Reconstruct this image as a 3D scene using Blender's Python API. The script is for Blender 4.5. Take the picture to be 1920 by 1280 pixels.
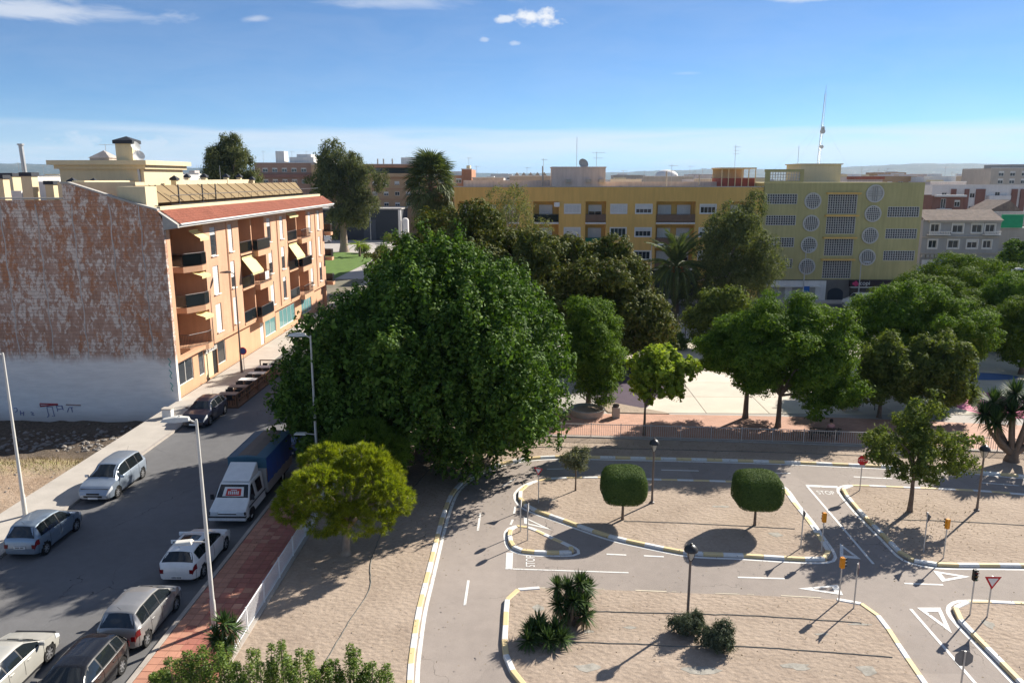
import bpy, bmesh, math, random
import numpy as np
from mathutils import Vector, Matrix, Euler
R = math.radians
for o in list(bpy.data.objects): bpy.data.objects.remove(o)
SC = bpy.context.scene
C = SC.collection

# ---------------------------------------------------------------- camera
cam = bpy.data.cameras.new('camera'); cam_ob = bpy.data.objects.new('camera', cam); C.objects.link(cam_ob)
cam_ob.location = (0, 0, 17.0)
cam_ob.rotation_euler = (R(90 - 11.954), 0, R(1.1596))
cam.sensor_width = 36; cam.lens = 27.1875; cam.clip_start = 0.1; cam.clip_end = 40000
SC.camera = cam_ob

# ---------------------------------------------------------------- sun, sky, exposure
SUN_AZ, SUN_EL = 45.5, 31.0           # degrees from +Y towards +X, above the horizon
sd = Vector((math.sin(R(SUN_AZ)) * math.cos(R(SUN_EL)), math.cos(R(SUN_AZ)) * math.cos(R(SUN_EL)), math.sin(R(SUN_EL))))
sun = bpy.data.lights.new('sun', 'SUN'); sun.energy = 4.35; sun.angle = R(0.55); sun.color = (1.0, 0.93, 0.82)
sun_ob = bpy.data.objects.new('sun', sun); C.objects.link(sun_ob)
sun_ob.rotation_euler = sd.to_track_quat('Z', 'Y').to_euler(); sun_ob.location = (60, 60, 80)
SC.view_settings.view_transform = 'Standard'; SC.view_settings.look = 'None'
SC.view_settings.exposure = 1.15; SC.view_settings.gamma = 1.0; SC.view_settings.use_curve_mapping = False
SC.render.engine = 'CYCLES'
SC.cycles.max_bounces = 6; SC.cycles.diffuse_bounces = 3; SC.cycles.glossy_bounces = 2
SC.cycles.transmission_bounces = 3; SC.cycles.transparent_max_bounces = 4; SC.cycles.volume_bounces = 0

W = bpy.data.worlds.new('World'); SC.world = W; W.use_nodes = True
NT = W.node_tree; NT.nodes.clear()
def wn(t, **k):
    n = NT.nodes.new(t)
    for a, b in k.items(): setattr(n, a, b)
    return n
def wl(a, b): NT.links.new(a, b)
def wmath(op, a, b=None, c=None, clamp=False):
    n = wn('ShaderNodeMath', operation=op, use_clamp=clamp)
    for i, x in enumerate((a, b, c)):
        if x is None: continue
        if isinstance(x, (int, float)): n.inputs[i].default_value = x
        else: wl(x, n.inputs[i])
    return n.outputs[0]
sky = wn('ShaderNodeTexSky', sky_type='NISHITA', sun_disc=False, sun_elevation=R(SUN_EL), sun_rotation=R(SUN_AZ),
         altitude=30, air_density=0.62, dust_density=0.0, ozone_density=5.5)
tc = wn('ShaderNodeTexCoord'); DIR = tc.outputs['Generated']
def noise(vec, scale, detail=6, rough=0.55, dist=0.0):
    n = wn('ShaderNodeTexNoise'); wl(vec, n.inputs['Vector'])
    n.inputs['Scale'].default_value = scale; n.inputs['Detail'].default_value = detail
    n.inputs['Roughness'].default_value = rough; n.inputs['Distortion'].default_value = dist
    return n.outputs['Fac']
def vmap(sx, sy, sz):
    m = wn('ShaderNodeMapping'); m.inputs['Scale'].default_value = (sx, sy, sz); wl(DIR, m.inputs['Vector']); return m.outputs[0]
sep = wn('ShaderNodeSeparateXYZ'); wl(DIR, sep.inputs[0])
def dot(v):
    n = wn('ShaderNodeVectorMath', operation='DOT_PRODUCT'); wl(DIR, n.inputs[0]); n.inputs[1].default_value = v; return n.outputs['Value']
def mrange(v, a, b, c=0.0, d=1.0, smooth=True):
    n = wn('ShaderNodeMapRange', interpolation_type='SMOOTHSTEP' if smooth else 'LINEAR')
    wl(v, n.inputs['Value']); n.inputs['From Min'].default_value = a; n.inputs['From Max'].default_value = b
    n.inputs['To Min'].default_value = c; n.inputs['To Max'].default_value = d; return n.outputs['Result']
nz_puff = noise(vmap(1, 1, 1.6), 42, 7, 0.6)
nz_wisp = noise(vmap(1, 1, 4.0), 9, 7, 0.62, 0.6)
nz_band = noise(vmap(1, 1, 9.0), 4.0, 6, 0.55)
# thin sheet of high cloud low over the horizon, all round
el = sep.outputs['Z']
top_edge = wmath('ADD', el, wmath('MULTIPLY', wmath('SUBTRACT', nz_band, 0.5), 0.035))
sheet = wmath('MULTIPLY', mrange(top_edge, 0.065, 0.050), mrange(nz_band, 0.28, 0.62, 0.22, 0.66))
cirrus_fill = wmath('MULTIPLY', mrange(nz_wisp, 0.40, 0.78), mrange(el, 0.15, 0.50, 0.0, 0.72))  # cirrus thickened overhead, out of view, added as fill to lighten the shade
veil = mrange(nz_wisp, 0.2, 0.8, 0.02, 0.09)          # thin milky veil over the whole sky
dens = wmath('MAXIMUM', wmath('MAXIMUM', sheet, cirrus_fill), veil)
def cloud(az, elv, a, b, k, soft, gain, nz, tilt=0.0):
    """one cloud: azimuth / elevation of its middle (deg), half sizes (deg)"""
    global dens
    az, elv = R(az), R(elv)
    c = Vector((math.sin(az) * math.cos(elv), math.cos(az) * math.cos(elv), math.sin(elv)))
    r = Vector((math.cos(az), -math.sin(az), 0)); u = r.cross(c)
    r2 = r * math.cos(R(tilt)) + u * math.sin(R(tilt)); u2 = -r * math.sin(R(tilt)) + u * math.cos(R(tilt))
    x = wmath('DIVIDE', dot(r2), math.sin(R(a))); y = wmath('DIVIDE', dot(u2), math.sin(R(b)))
    d = wmath('SQRT', wmath('ADD', wmath('MULTIPLY', x, x), wmath('MULTIPLY', y, y)))
    m = wmath('ADD', wmath('SUBTRACT', 1.0, d), wmath('MULTIPLY', wmath('SUBTRACT', nz, 0.5), k))
    m = wmath('MULTIPLY', mrange(m, 0.0, soft, 0.0, gain), mrange(dot(c), 0.5, 0.8))
    dens = wmath('MAXIMUM', dens, m)
cloud(0.45, 10.75, 2.0, 0.72, 2.4, 0.75, 0.97, nz_puff)
cloud(-1.55, 10.65, 0.8, 0.32, 2.4, 0.8, 0.8, nz_puff)
cloud(-3.1, 9.35, 0.55, 0.22, 2.2, 0.9, 0.42, nz_puff)
cloud(-0.95, 9.1, 0.5, 0.2, 2.2, 0.9, 0.42, nz_puff)
cloud(-30.5, 9.75, 10.5, 0.75, 2.4, 1.0, 0.62, nz_wisp, 3)
cloud(-29.8, 11.0, 3.0, 0.8, 2.2, 1.2, 0.42, nz_wisp, -42)
cloud(-18.6, 10.2, 1.6, 0.4, 2.2, 1.0, 0.5, nz_wisp, 6)
cloud(-9, 11.6, 12.0, 0.8, 2.6, 1.2, 0.42, nz_wisp, 3)
cloud(18.3, 11.4, 3.6, 0.42, 2.2, 0.9, 0.62, nz_wisp, -3)
cloud(-37.2, 2.9, 3.0, 1.1, 2.4, 0.8, 0.62, nz_puff)
cloud(-25.6, 2.0, 2.2, 1.2, 2.6, 0.8, 0.58, nz_puff)
cloud(-29.5, 2.2, 2.6, 0.9, 2.6, 0.9, 0.5, nz_puff)
cloud(11, 7.0, 2.0, 0.18, 2.0, 1.0, 0.25, nz_wisp)
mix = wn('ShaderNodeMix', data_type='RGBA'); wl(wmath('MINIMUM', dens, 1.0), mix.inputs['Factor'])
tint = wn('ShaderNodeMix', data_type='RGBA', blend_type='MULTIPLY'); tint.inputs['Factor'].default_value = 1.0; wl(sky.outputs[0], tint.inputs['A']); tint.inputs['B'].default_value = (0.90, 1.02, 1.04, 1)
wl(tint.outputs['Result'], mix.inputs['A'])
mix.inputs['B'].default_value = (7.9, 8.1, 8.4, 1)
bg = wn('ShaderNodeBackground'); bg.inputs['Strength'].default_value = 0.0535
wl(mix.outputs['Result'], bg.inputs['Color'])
wo = wn('ShaderNodeOutputWorld'); wl(bg.outputs[0], wo.inputs['Surface'])

# ---------------------------------------------------------------- helpers
def tag(o, label=None, cat=None, group=None, kind=None):
    if label: o['label'] = label
    if cat: o['category'] = cat
    if group: o['group'] = group
    if kind: o['kind'] = kind
    return o
def empty(name, loc=(0, 0, 0), rz=0.0):
    o = bpy.data.objects.new(name, None); C.objects.link(o); o.location = loc; o.rotation_euler = (0, 0, rz)
    o.empty_display_size = 0.2
    return o
def thing(name, label, cat, loc=(0, 0, 0), rz=0.0, group=None):
    return tag(empty(name, loc, rz), label, cat, group)
def inst(name, me, parent=None, loc=(0, 0, 0), rot=(0, 0, 0), scale=(1, 1, 1), mat=None):
    o = bpy.data.objects.new(name, me); C.objects.link(o)
    o.location = loc; o.rotation_euler = rot; o.scale = scale
    if parent: o.parent = parent
    if mat is not None and me.materials:
        o.material_slots[0].link = 'OBJECT'; o.material_slots[0].material = mat
    return o
def origin(p):
    v = Vector((0, 0, 0))
    while p is not None:
        v += p.location; p = p.parent
    return v
def copy_tree(o, parent=None):
    c = o.copy(); C.objects.link(c); c.parent = parent
    for ch in o.children: copy_tree(ch, c)
    return c

class MB:
    """collects faces, then links them as one mesh object"""
    def __init__(s): s.v = []; s.f = []
    def add(s, vs, fs):
        b = len(s.v); s.v += [tuple(p) for p in vs]; s.f += [tuple(i + b for i in f) for f in fs]; return s
    def box(s, x0, x1, y0, y1, z0, z1):
        return s.add([(x0, y0, z0), (x1, y0, z0), (x1, y1, z0), (x0, y1, z0), (x0, y0, z1), (x1, y0, z1), (x1, y1, z1), (x0, y1, z1)],
                     [(0, 3, 2, 1), (4, 5, 6, 7), (0, 1, 5, 4), (1, 2, 6, 5), (2, 3, 7, 6), (3, 0, 4, 7)])
    def cbox(s, c, d, M=None):
        x, y, z = (k / 2 for k in d)
        vs = [Vector(p) for p in ((-x, -y, -z), (x, -y, -z), (x, y, -z), (-x, y, -z), (-x, -y, z), (x, -y, z), (x, y, z), (-x, y, z))]
        c = Vector(c)
        return s.add([((M @ p) if M else p) + c for p in vs],
                     [(0, 3, 2, 1), (4, 5, 6, 7), (0, 1, 5, 4), (1, 2, 6, 5), (2, 3, 7, 6), (3, 0, 4, 7)])
    def quad(s, a, b, c, d): return s.add([a, b, c, d], [(0, 1, 2, 3)])
    def prism(s, pts, z0, z1):
        n = len(pts)
        return s.add([(p[0], p[1], z0) for p in pts] + [(p[0], p[1], z1) for p in pts],
                     [tuple(range(n - 1, -1, -1)), tuple(range(n, 2 * n))] + [(i, (i + 1) % n, n + (i + 1) % n, n + i) for i in range(n)])
    def extr(s, pts, d):
        """planar polygon pts (3-D) pushed along d"""
        n = len(pts); d = Vector(d); P = [Vector(p) for p in pts]
        return s.add(P + [p + d for p in P],
                     [tuple(range(n - 1, -1, -1)), tuple(range(n, 2 * n))] + [(i, (i + 1) % n, n + (i + 1) % n, n + i) for i in range(n)])
    def tube(s, path, rad, n=8, caps=True):
        path = [Vector(p) for p in path]; m = len(path)
        if isinstance(rad, (int, float)): rad = [rad] * m
        vs = []; fs = []; prev = None
        for i, p in enumerate(path):
            t = (path[min(i + 1, m - 1)] - path[max(i - 1, 0)])
            if t.length < 1e-9: t = Vector((0, 0, 1))
            t.normalize()
            if prev is None:
                a = Vector((1, 0, 0)) if abs(t.x) < 0.9 else Vector((0, 1, 0))
            else: a = prev
            u = (a - t * a.dot(t)).normalized(); w = t.cross(u); prev = u
            for k in range(n):
                q = 2 * math.pi * k / n
                vs.append(p + (u * math.cos(q) + w * math.sin(q)) * rad[i])
        for i in range(m - 1):
            for k in range(n):
                k2 = (k + 1) % n
                fs.append((i * n + k, i * n + k2, (i + 1) * n + k2, (i + 1) * n + k))
        if caps: fs += [tuple(range(n - 1, -1, -1)), tuple(range((m - 1) * n, m * n))]
        return s.add(vs, fs)
    def lathe(s, prof, c=(0, 0, 0), n=16):
        vs = []; fs = []; m = len(prof)
        for r, z in prof:
            for k in range(n):
                q = 2 * math.pi * k / n; vs.append((c[0] + r * math.cos(q), c[1] + r * math.sin(q), c[2] + z))
        for i in range(m - 1):
            for k in range(n):
                k2 = (k + 1) % n; fs.append((i * n + k, i * n + k2, (i + 1) * n + k2, (i + 1) * n + k))
        fs += [tuple(range(n - 1, -1, -1)), tuple(range((m - 1) * n, m * n))]
        return s.add(vs, fs)
    def grid(s, fn, nu, nv):
        vs = [fn(i / nu, j / nv) for j in range(nv + 1) for i in range(nu + 1)]
        fs = [(j * (nu + 1) + i, j * (nu + 1) + i + 1, (j + 1) * (nu + 1) + i + 1, (j + 1) * (nu + 1) + i) for j in range(nv) for i in range(nu)]
        return s.add(vs, fs)
    def mesh(s, name, mat=None, smooth=0, off=None):
        me = bpy.data.meshes.new(name)
        v = s.v if off is None else [(p[0] - off[0], p[1] - off[1], p[2] - off[2]) for p in s.v]
        me.from_pydata(v, [], s.f); me.validate()
        if mat: me.materials.append(mat)
        if smooth:
            me.polygons.foreach_set('use_smooth', [True] * len(me.polygons))
            me.set_sharp_from_angle(angle=R(smooth))
        return me
    def build(s, name, mat, parent=None, smooth=0, world=False):
        off = origin(parent) if (world and parent) else None
        o = bpy.data.objects.new(name, s.mesh(name, mat, smooth, off)); C.objects.link(o)
        if parent: o.parent = parent
        return o
def structure(name, mb, mat, smooth=0):
    return tag(mb.build(name, mat, None, smooth), kind='structure')
def bevel(o, w=0.01, seg=1):
    m = o.modifiers.new('bevel', 'BEVEL'); m.width = w; m.segments = seg; m.limit_method = 'ANGLE'; m.angle_limit = R(40)
    return o
def wall_open(mb, org, U, N, w, h, ops, depth=0.15):
    """wall w x h from org along U (unit), up +Z, facing N, with openings (u0,u1,v0,v1[,depth[,back]])"""
    org, U, N = Vector(org), Vector(U), Vector(N); Z = Vector((0, 0, 1))
    us = sorted({0.0, w} | {round(x, 3) for o in ops for x in o[:2] if 0 < x < w})
    vs = sorted({0.0, h} | {round(x, 3) for o in ops for x in o[2:4] if 0 < x < h})
    flip = U.cross(Z).dot(N) < 0
    def P(u, v, d=0.0): return org + U * u + Z * v - N * d
    def q(a, b, c, d): mb.quad(*((a, d, c, b) if flip else (a, b, c, d)))
    for j in range(len(vs) - 1):
        run = None
        for i in range(len(us) - 1):
            cu, cv = (us[i] + us[i + 1]) / 2, (vs[j] + vs[j + 1]) / 2
            hole = any(o[0] < cu < o[1] and o[2] < cv < o[3] for o in ops)
            if not hole:
                if run is None: run = us[i]
            if run is not None and (hole or i == len(us) - 2):
                e = us[i] if hole else us[i + 1]
                q(P(run, vs[j]), P(e, vs[j]), P(e, vs[j + 1]), P(run, vs[j + 1])); run = None
    for o in ops:
        u0, u1, v0, v1 = o[:4]; d = o[4] if len(o) > 4 else depth
        q(P(u0, v0), P(u0, v1), P(u0, v1, d), P(u0, v0, d)); q(P(u1, v1), P(u1, v0), P(u1, v0, d), P(u1, v1, d))
        if v0 > 0.001: q(P(u1, v0), P(u0, v0), P(u0, v0, d), P(u1, v0, d))
        q(P(u0, v1), P(u1, v1), P(u1, v1, d), P(u0, v1, d))
        if len(o) > 5 and o[5]: q(P(u0, v0, d), P(u1, v0, d), P(u1, v1, d), P(u0, v1, d))
    return mb

# ---------------------------------------------------------------- materials
MATS = {}
def newmat(name):
    m = bpy.data.materials.new(name); m.use_nodes = True; nt = m.node_tree; nt.nodes.clear()
    out = nt.nodes.new('ShaderNodeOutputMaterial'); b = nt.nodes.new('ShaderNodeBsdfPrincipled')
    nt.links.new(b.outputs[0], out.inputs['Surface'])
    return m, nt, b, out
class NB:
    """small node-building helper"""
    def __init__(s, nt): s.nt = nt
    def n(s, t, ins=None, **k):
        x = s.nt.nodes.new(t)
        for a, b in k.items(): setattr(x, a, b)
        for a, b in (ins or {}).items():
            if hasattr(b, 'is_output'): s.nt.links.new(b, x.inputs[a])
            else: x.inputs[a].default_value = b
        return x
    def pos(s): return s.n('ShaderNodeNewGeometry').outputs['Position']
    def obj(s): return s.n('ShaderNodeTexCoord').outputs['Object']
    def map(s, v, scale=(1, 1, 1), loc=(0, 0, 0), rot=(0, 0, 0)):
        return s.n('ShaderNodeMapping', {'Vector': v, 'Scale': scale, 'Location': loc, 'Rotation': rot}).outputs[0]
    def noise(s, v, scale, detail=4, rough=0.55, dist=0.0):
        return s.n('ShaderNodeTexNoise', {'Vector': v, 'Scale': scale, 'Detail': detail, 'Roughness': rough, 'Distortion': dist}).outputs['Fac']
    def ramp(s, f, stops, interp='LINEAR'):
        r = s.n('ShaderNodeValToRGB', {'Fac': f}); cr = r.color_ramp; cr.interpolation = interp
        while len(cr.elements) < len(stops): cr.elements.new(0.5)
        for e, (p, c) in zip(cr.elements, stops):
            e.position = p; e.color = (*c, 1) if len(c) == 3 else c
        return r.outputs['Color']
    def rng(s, f, a, b, c=0.0, d=1.0):
        return s.n('ShaderNodeMapRange', {'Value': f, 'From Min': a, 'From Max': b, 'To Min': c, 'To Max': d}).outputs['Result']
    def mix(s, f, a, b, mode='MIX'):
        x = s.n('ShaderNodeMix', data_type='RGBA', blend_type=mode)
        for key, val in (('Factor', f), ('A', a), ('B', b)):
            soc = [i for i in x.inputs if i.name == key and i.enabled][0] if key != 'Factor' else x.inputs[0]
            if hasattr(val, 'is_output'): s.nt.links.new(val, soc)
            else: soc.default_value = val if isinstance(val, (int, float)) else ((*val, 1) if len(val) == 3 else val)
        return [o for o in x.outputs if o.enabled][0]
    def math(s, op, a, b=0.0, clamp=False):
        x = s.n('ShaderNodeMath', operation=op, use_clamp=clamp)
        for i, v in enumerate((a, b)):
            if hasattr(v, 'is_output'): s.nt.links.new(v, x.inputs[i])
            else: x.inputs[i].default_value = v
        return x.outputs[0]
    def bump(s, h, strength=0.3, dist=0.05):
        return s.n('ShaderNodeBump', {'Height': h, 'Strength': strength, 'Distance': dist}).outputs[0]
def dk(c, k): return tuple(min(1.0, x * k) for x in c)
def M(name, col, rough=0.8, var=0.14, scale=1.2, bump=0.0, bscale=30.0, metal=0.0, spec=0.3, fine=0.06, fscale=18.0, coat=0.0, rnd=0.0, streak=0.0):
    """painted / mineral surface with large and fine tone variation"""
    if name in MATS: return MATS[name]
    m, nt, b, out = newmat(name); k = NB(nt); p = k.pos()
    f = k.noise(p, scale, 5); g = k.noise(p, fscale, 3)
    c = k.ramp(f, [(0.25, dk(col, 1 - var)), (0.75, dk(col, 1 + var))])
    c = k.mix(1.0, c, k.ramp(g, [(0.3, (1 - fine,) * 3), (0.7, (1 + fine,) * 3)]), 'MULTIPLY')
    if streak:
        s = k.noise(k.map(p, (2.2, 2.2, 0.22)), 1.4, 5, 0.6)
        c = k.mix(1.0, c, k.ramp(s, [(0.3, (1 - streak,) * 3), (0.62, (1.0,) * 3)]), 'MULTIPLY')
    if rnd:
        r = k.n('ShaderNodeObjectInfo').outputs['Random']
        c = k.mix(1.0, c, k.ramp(r, [(0.0, (1 - rnd,) * 3), (1.0, (1 + rnd,) * 3)]), 'MULTIPLY')
    nt.links.new(c, b.inputs['Base Color'])
    b.inputs['Roughness'].default_value = rough; b.inputs['Metallic'].default_value = metal
    b.inputs['Specular IOR Level'].default_value = spec; b.inputs['Coat Weight'].default_value = coat
    b.inputs['Coat Roughness'].default_value = 0.06
    if bump:
        nt.links.new(k.bump(k.noise(p, bscale, 4), bump, 0.03), b.inputs['Normal'])
    MATS[name] = m
    return m
# ---------------------------------------------------------------- special materials
def mat_gable():
    m, nt, b, out = newmat('peeling_gable_paint'); k = NB(nt); p = k.pos()
    zz = k.n('ShaderNodeSeparateXYZ', {'Vector': p}).outputs['Z']
    base = k.ramp(k.noise(k.map(p, (1.2, 1, 0.5)), 2.2, 6, 0.7), [(0.35, (0.36, 0.20, 0.135)), (0.65, (0.52, 0.345, 0.265))])
    wn_ = k.noise(k.map(p, (1.0, 1, 0.48)), 2.3, 9, 0.72, 0.6); wf_ = k.noise(k.map(p, (1.0, 1, 0.6)), 5.5, 6, 0.72)
    mixf = k.math('ADD', k.math('MULTIPLY', wn_, 0.62), k.math('MULTIPLY', wf_, 0.38))
    vb = k.noise(p, 0.30, 5, 0.65); mixf = k.math('ADD', mixf, k.math('MULTIPLY', k.math('SUBTRACT', vb, 0.5), 0.36))
    up = k.mix(k.rng(mixf, 0.495, 0.545, 0, 0.92), base, k.ramp(wf_, [(0.35, (0.60, 0.51, 0.44)), (0.65, (0.80, 0.70, 0.62))]))
    rn = k.noise(k.map(p, (1.0, 1, 0.38), (7.3, 0, 2.1)), 1.5, 9, 0.70, 0.5)
    rr_ = k.math('ADD', k.math('MULTIPLY', rn, 0.72), k.math('MULTIPLY', k.noise(p, 6.5, 5, 0.7), 0.28))
    rr_ = k.math('ADD', rr_, k.math('MULTIPLY', k.math('SUBTRACT', k.noise(k.map(p, (1, 1, 1), (11, 0, 5)), 0.35, 4, 0.6), 0.5), 0.2))
    rr_ = k.math('ADD', rr_, k.rng(zz, 4.0, 15.0, -0.03, 0.025))
    up = k.mix(k.rng(rr_, 0.522, 0.560, 0, 0.82), up, k.ramp(wf_, [(0.3, (0.38, 0.16, 0.08)), (0.7, (0.52, 0.23, 0.11))]))
    spk = k.noise(p, 9.0, 5, 0.7)
    up = k.mix(k.rng(spk, 0.58, 0.72, 0, 0.5), up, (0.66, 0.63, 0.61))
    crs = k.n('ShaderNodeTexWave', {'Vector': k.map(p, (0.15, 0.15, 1.0)), 'Scale': 1.15, 'Distortion': 3.0, 'Detail': 4.0, 'Detail Scale': 2.0}, bands_direction='Z').outputs['Fac']
    up = k.mix(k.rng(crs, 0.88, 0.99, 0, 0.5), up, (0.20, 0.14, 0.12))
    lo = k.ramp(k.noise(k.map(p, (0.5, 1, 2.2)), 1.3, 6, 0.6), [(0.3, (0.76, 0.72, 0.68)), (0.7, (0.88, 0.835, 0.79))])
    lo = k.mix(k.rng(k.noise(k.map(p, (0.3, 1, 3.4)), 2.6, 5), 0.56, 0.72, 0, 0.35), lo, (0.60, 0.58, 0.56))
    lo = k.mix(k.rng(zz, -1.6, -0.6, 0.5, 0.0), lo, (0.30, 0.25, 0.20))
    edge = k.math('ADD', zz, k.math('MULTIPLY', k.math('SUBTRACT', k.noise(k.map(p, (1, 1, 0.4)), 0.8, 6), 0.5), 1.5))
    nt.links.new(k.mix(k.rng(edge, 3.0, 3.9), lo, up), b.inputs['Base Color'])
    b.inputs['Roughness'].default_value = 0.9; b.inputs['Specular IOR Level'].default_value = 0.15
    nt.links.new(k.bump(mixf, 0.5, 0.06), b.inputs['Normal'])
    return m
def mat_gravel(name, c0, c1, dimple=4.2):
    m, nt, b, out = newmat(name); k = NB(nt); p = k.pos()
    n1 = k.noise(p, 0.35, 4); n2 = k.noise(p, 7.0, 5, 0.6); n3 = k.noise(p, 34.0, 3, 0.6)
    v = k.n('ShaderNodeTexVoronoi', {'Vector': k.map(p, (1, 1.5, 1)), 'Scale': dimple, 'Randomness': 1.0}, feature='SMOOTH_F1').outputs['Distance']
    c = k.ramp(k.math('ADD', k.math('MULTIPLY', n1, 0.5), k.math('MULTIPLY', n2, 0.5)), [(0.36, c0), (0.64, c1)])
    c = k.mix(1.0, c, k.ramp(n3, [(0.30, (0.80,) * 3), (0.7, (1.15,) * 3)]), 'MULTIPLY')
    big = k.noise(p, 0.55, 6, 0.65, 0.5)
    c = k.mix(k.rng(big, 0.55, 0.70, 0, 0.55), c, dk(c1, 0.86)); c = k.mix(k.rng(big, 0.44, 0.30, 0, 0.5), c, (c0[0] * 0.80, c0[1] * 0.78, c0[2] * 0.78))
    nt.links.new(c, b.inputs['Base Color']); b.inputs['Roughness'].default_value = 0.95; b.inputs['Specular IOR Level'].default_value = 0.1
    h = k.math('ADD', k.math('MULTIPLY', v, 0.75), k.math('ADD', k.math('MULTIPLY', n2, 0.55), k.math('MULTIPLY', n3, 0.12)))
    nt.links.new(k.bump(h, 0.42, 0.10), b.inputs['Normal'])
    return m
def mat_asphalt(name, c, patch=0.12):
    m, nt, b, out = newmat(name); k = NB(nt); p = k.pos()
    n1 = k.noise(p, 0.22, 5, 0.6); n2 = k.noise(p, 1.9, 5); n3 = k.noise(p, 60.0, 2)
    f = k.math('ADD', k.math('MULTIPLY', n1, 0.6), k.math('MULTIPLY', n2, 0.4))
    col = k.ramp(f, [(0.35, dk(c, 1 - patch)), (0.65, dk(c, 1 + patch))])
    col = k.mix(1.0, col, k.ramp(n3, [(0.3, (0.82,) * 3), (0.7, (1.18,) * 3)]), 'MULTIPLY')
    st = k.noise(p, 0.9, 6, 0.7, 1.0)
    col = k.mix(k.rng(st, 0.66, 0.76, 0, 0.35), col, dk(c, 0.55))
    ck = k.n('ShaderNodeTexVoronoi', {'Vector': k.n('ShaderNodeVectorMath', {0: p, 1: k.n('ShaderNodeTexNoise', {'Vector': p, 'Scale': 1.4, 'Detail': 4.0}).outputs['Color']}, operation='ADD').outputs[0], 'Scale': 0.20}, feature='DISTANCE_TO_EDGE').outputs['Distance']
    col = k.mix(k.math('MULTIPLY', k.rng(ck, 0.004, 0.0015), k.rng(n1, 0.47, 0.60)), col, dk(c, 0.45))
    pt = k.n('ShaderNodeTexVoronoi', {'Vector': k.map(p, (0.16, 0.07, 1)), 'Scale': 1.0}, distance='CHEBYCHEV').outputs['Color']
    pr_ = k.n('ShaderNodeSeparateColor', {'Color': pt}).outputs[0]
    col = k.mix(1.0, col, k.ramp(pr_, [(0.0, (0.90,) * 3), (0.5, (1.0,) * 3), (1.0, (1.07,) * 3)]), 'MULTIPLY')
    nt.links.new(col, b.inputs['Base Color']); b.inputs['Roughness'].default_value = 0.85; b.inputs['Specular IOR Level'].default_value = 0.25
    nt.links.new(k.bump(n3, 0.25, 0.01), b.inputs['Normal'])
    return m
def mat_paint_line(name, col, wear=0.5, base=(0.22, 0.19, 0.17)):
    m, nt, b, out = newmat(name); k = NB(nt); p = k.pos()
    n = k.noise(p, 6.0, 6, 0.7); n2 = k.noise(p, 1.1, 3)
    f = k.math('ADD', k.math('MULTIPLY', n, 0.7), k.math('MULTIPLY', n2, 0.3))
    nt.links.new(k.mix(k.rng(f, 0.54, 0.66, 0, wear), col, base), b.inputs['Base Color'])
    b.inputs['Roughness'].default_value = 0.7
    return m
def mat_glass(name, col=(0.02, 0.025, 0.03), rough=0.05, spec=0.6, var=0.5):
    m, nt, b, out = newmat(name); k = NB(nt)
    r = k.n('ShaderNodeObjectInfo').outputs['Random']
    nt.links.new(k.ramp(r, [(0, dk(col, 1 - var)), (1, dk(col, 1 + var))]), b.inputs['Base Color'])
    b.inputs['Roughness'].default_value = rough; b.inputs['Specular IOR Level'].default_value = spec
    return m
def mat_brickpave(name, c0, c1, w=0.4, h=0.2, mortar=(0.30, 0.22, 0.18), msize=0.012):
    m, nt, b, out = newmat(name); k = NB(nt); p = k.pos()
    t = k.n('ShaderNodeTexBrick', {'Vector': p, 'Color1': (*c0, 1), 'Color2': (*c1, 1), 'Mortar': (*mortar, 1), 'Scale': 1.0, 'Mortar Size': msize, 'Brick Width': w, 'Row Height': h, 'Bias': 0.0})
    c = k.mix(1.0, t.outputs['Color'], k.ramp(k.noise(p, 0.6, 5), [(0.3, (0.84,) * 3), (0.7, (1.12,) * 3)]), 'MULTIPLY')
    nt.links.new(c, b.inputs['Base Color']); b.inputs['Roughness'].default_value = 0.85
    nt.links.new(k.bump(t.outputs['Fac'], -0.3, 0.01), b.inputs['Normal'])
    return m
def mat_lot():
    m, nt, b, out = newmat('bare_lot_earth'); k = NB(nt); p = k.pos()
    n1 = k.noise(p, 0.30, 6, 0.62); n2 = k.noise(p, 5.0, 5, 0.65); n3 = k.noise(p, 22.0, 3)
    c = k.ramp(k.math('ADD', k.math('MULTIPLY', n1, 0.6), k.math('MULTIPLY', n2, 0.4)), [(0.34, (0.30, 0.21, 0.14)), (0.52, (0.44, 0.33, 0.24)), (0.7, (0.53, 0.44, 0.35))])
    y = k.n('ShaderNodeSeparateXYZ', {'Vector': p}).outputs['Y']
    # darker soil with dry grass along its rim, near the wall
    band = k.math('MULTIPLY', k.rng(y, 44.0, 46.5), k.rng(n2, 0.40, 0.60))
    c = k.mix(k.math('MULTIPLY', k.math('MULTIPLY', k.rng(y, 42.0, 44.5), k.rng(y, 47.5, 45.0)), k.rng(n2, 0.42, 0.6)), c, (0.30, 0.29, 0.11))
    c = k.mix(k.math('MULTIPLY', k.rng(k.math('ADD', y, k.math('MULTIPLY', n1, 5.0)), 47.6, 49.6), 0.9), c, k.ramp(n2, [(0.35, (0.045, 0.038, 0.030)), (0.68, (0.15, 0.12, 0.095))]))
    nt.links.new(c, b.inputs['Base Color']); b.inputs['Roughness'].default_value = 0.95; b.inputs['Specular IOR Level'].default_value = 0.1
    nt.links.new(k.bump(k.math('ADD', n2, k.math('MULTIPLY', n3, 0.5)), 0.8, 0.12), b.inputs['Normal'])
    return m
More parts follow.
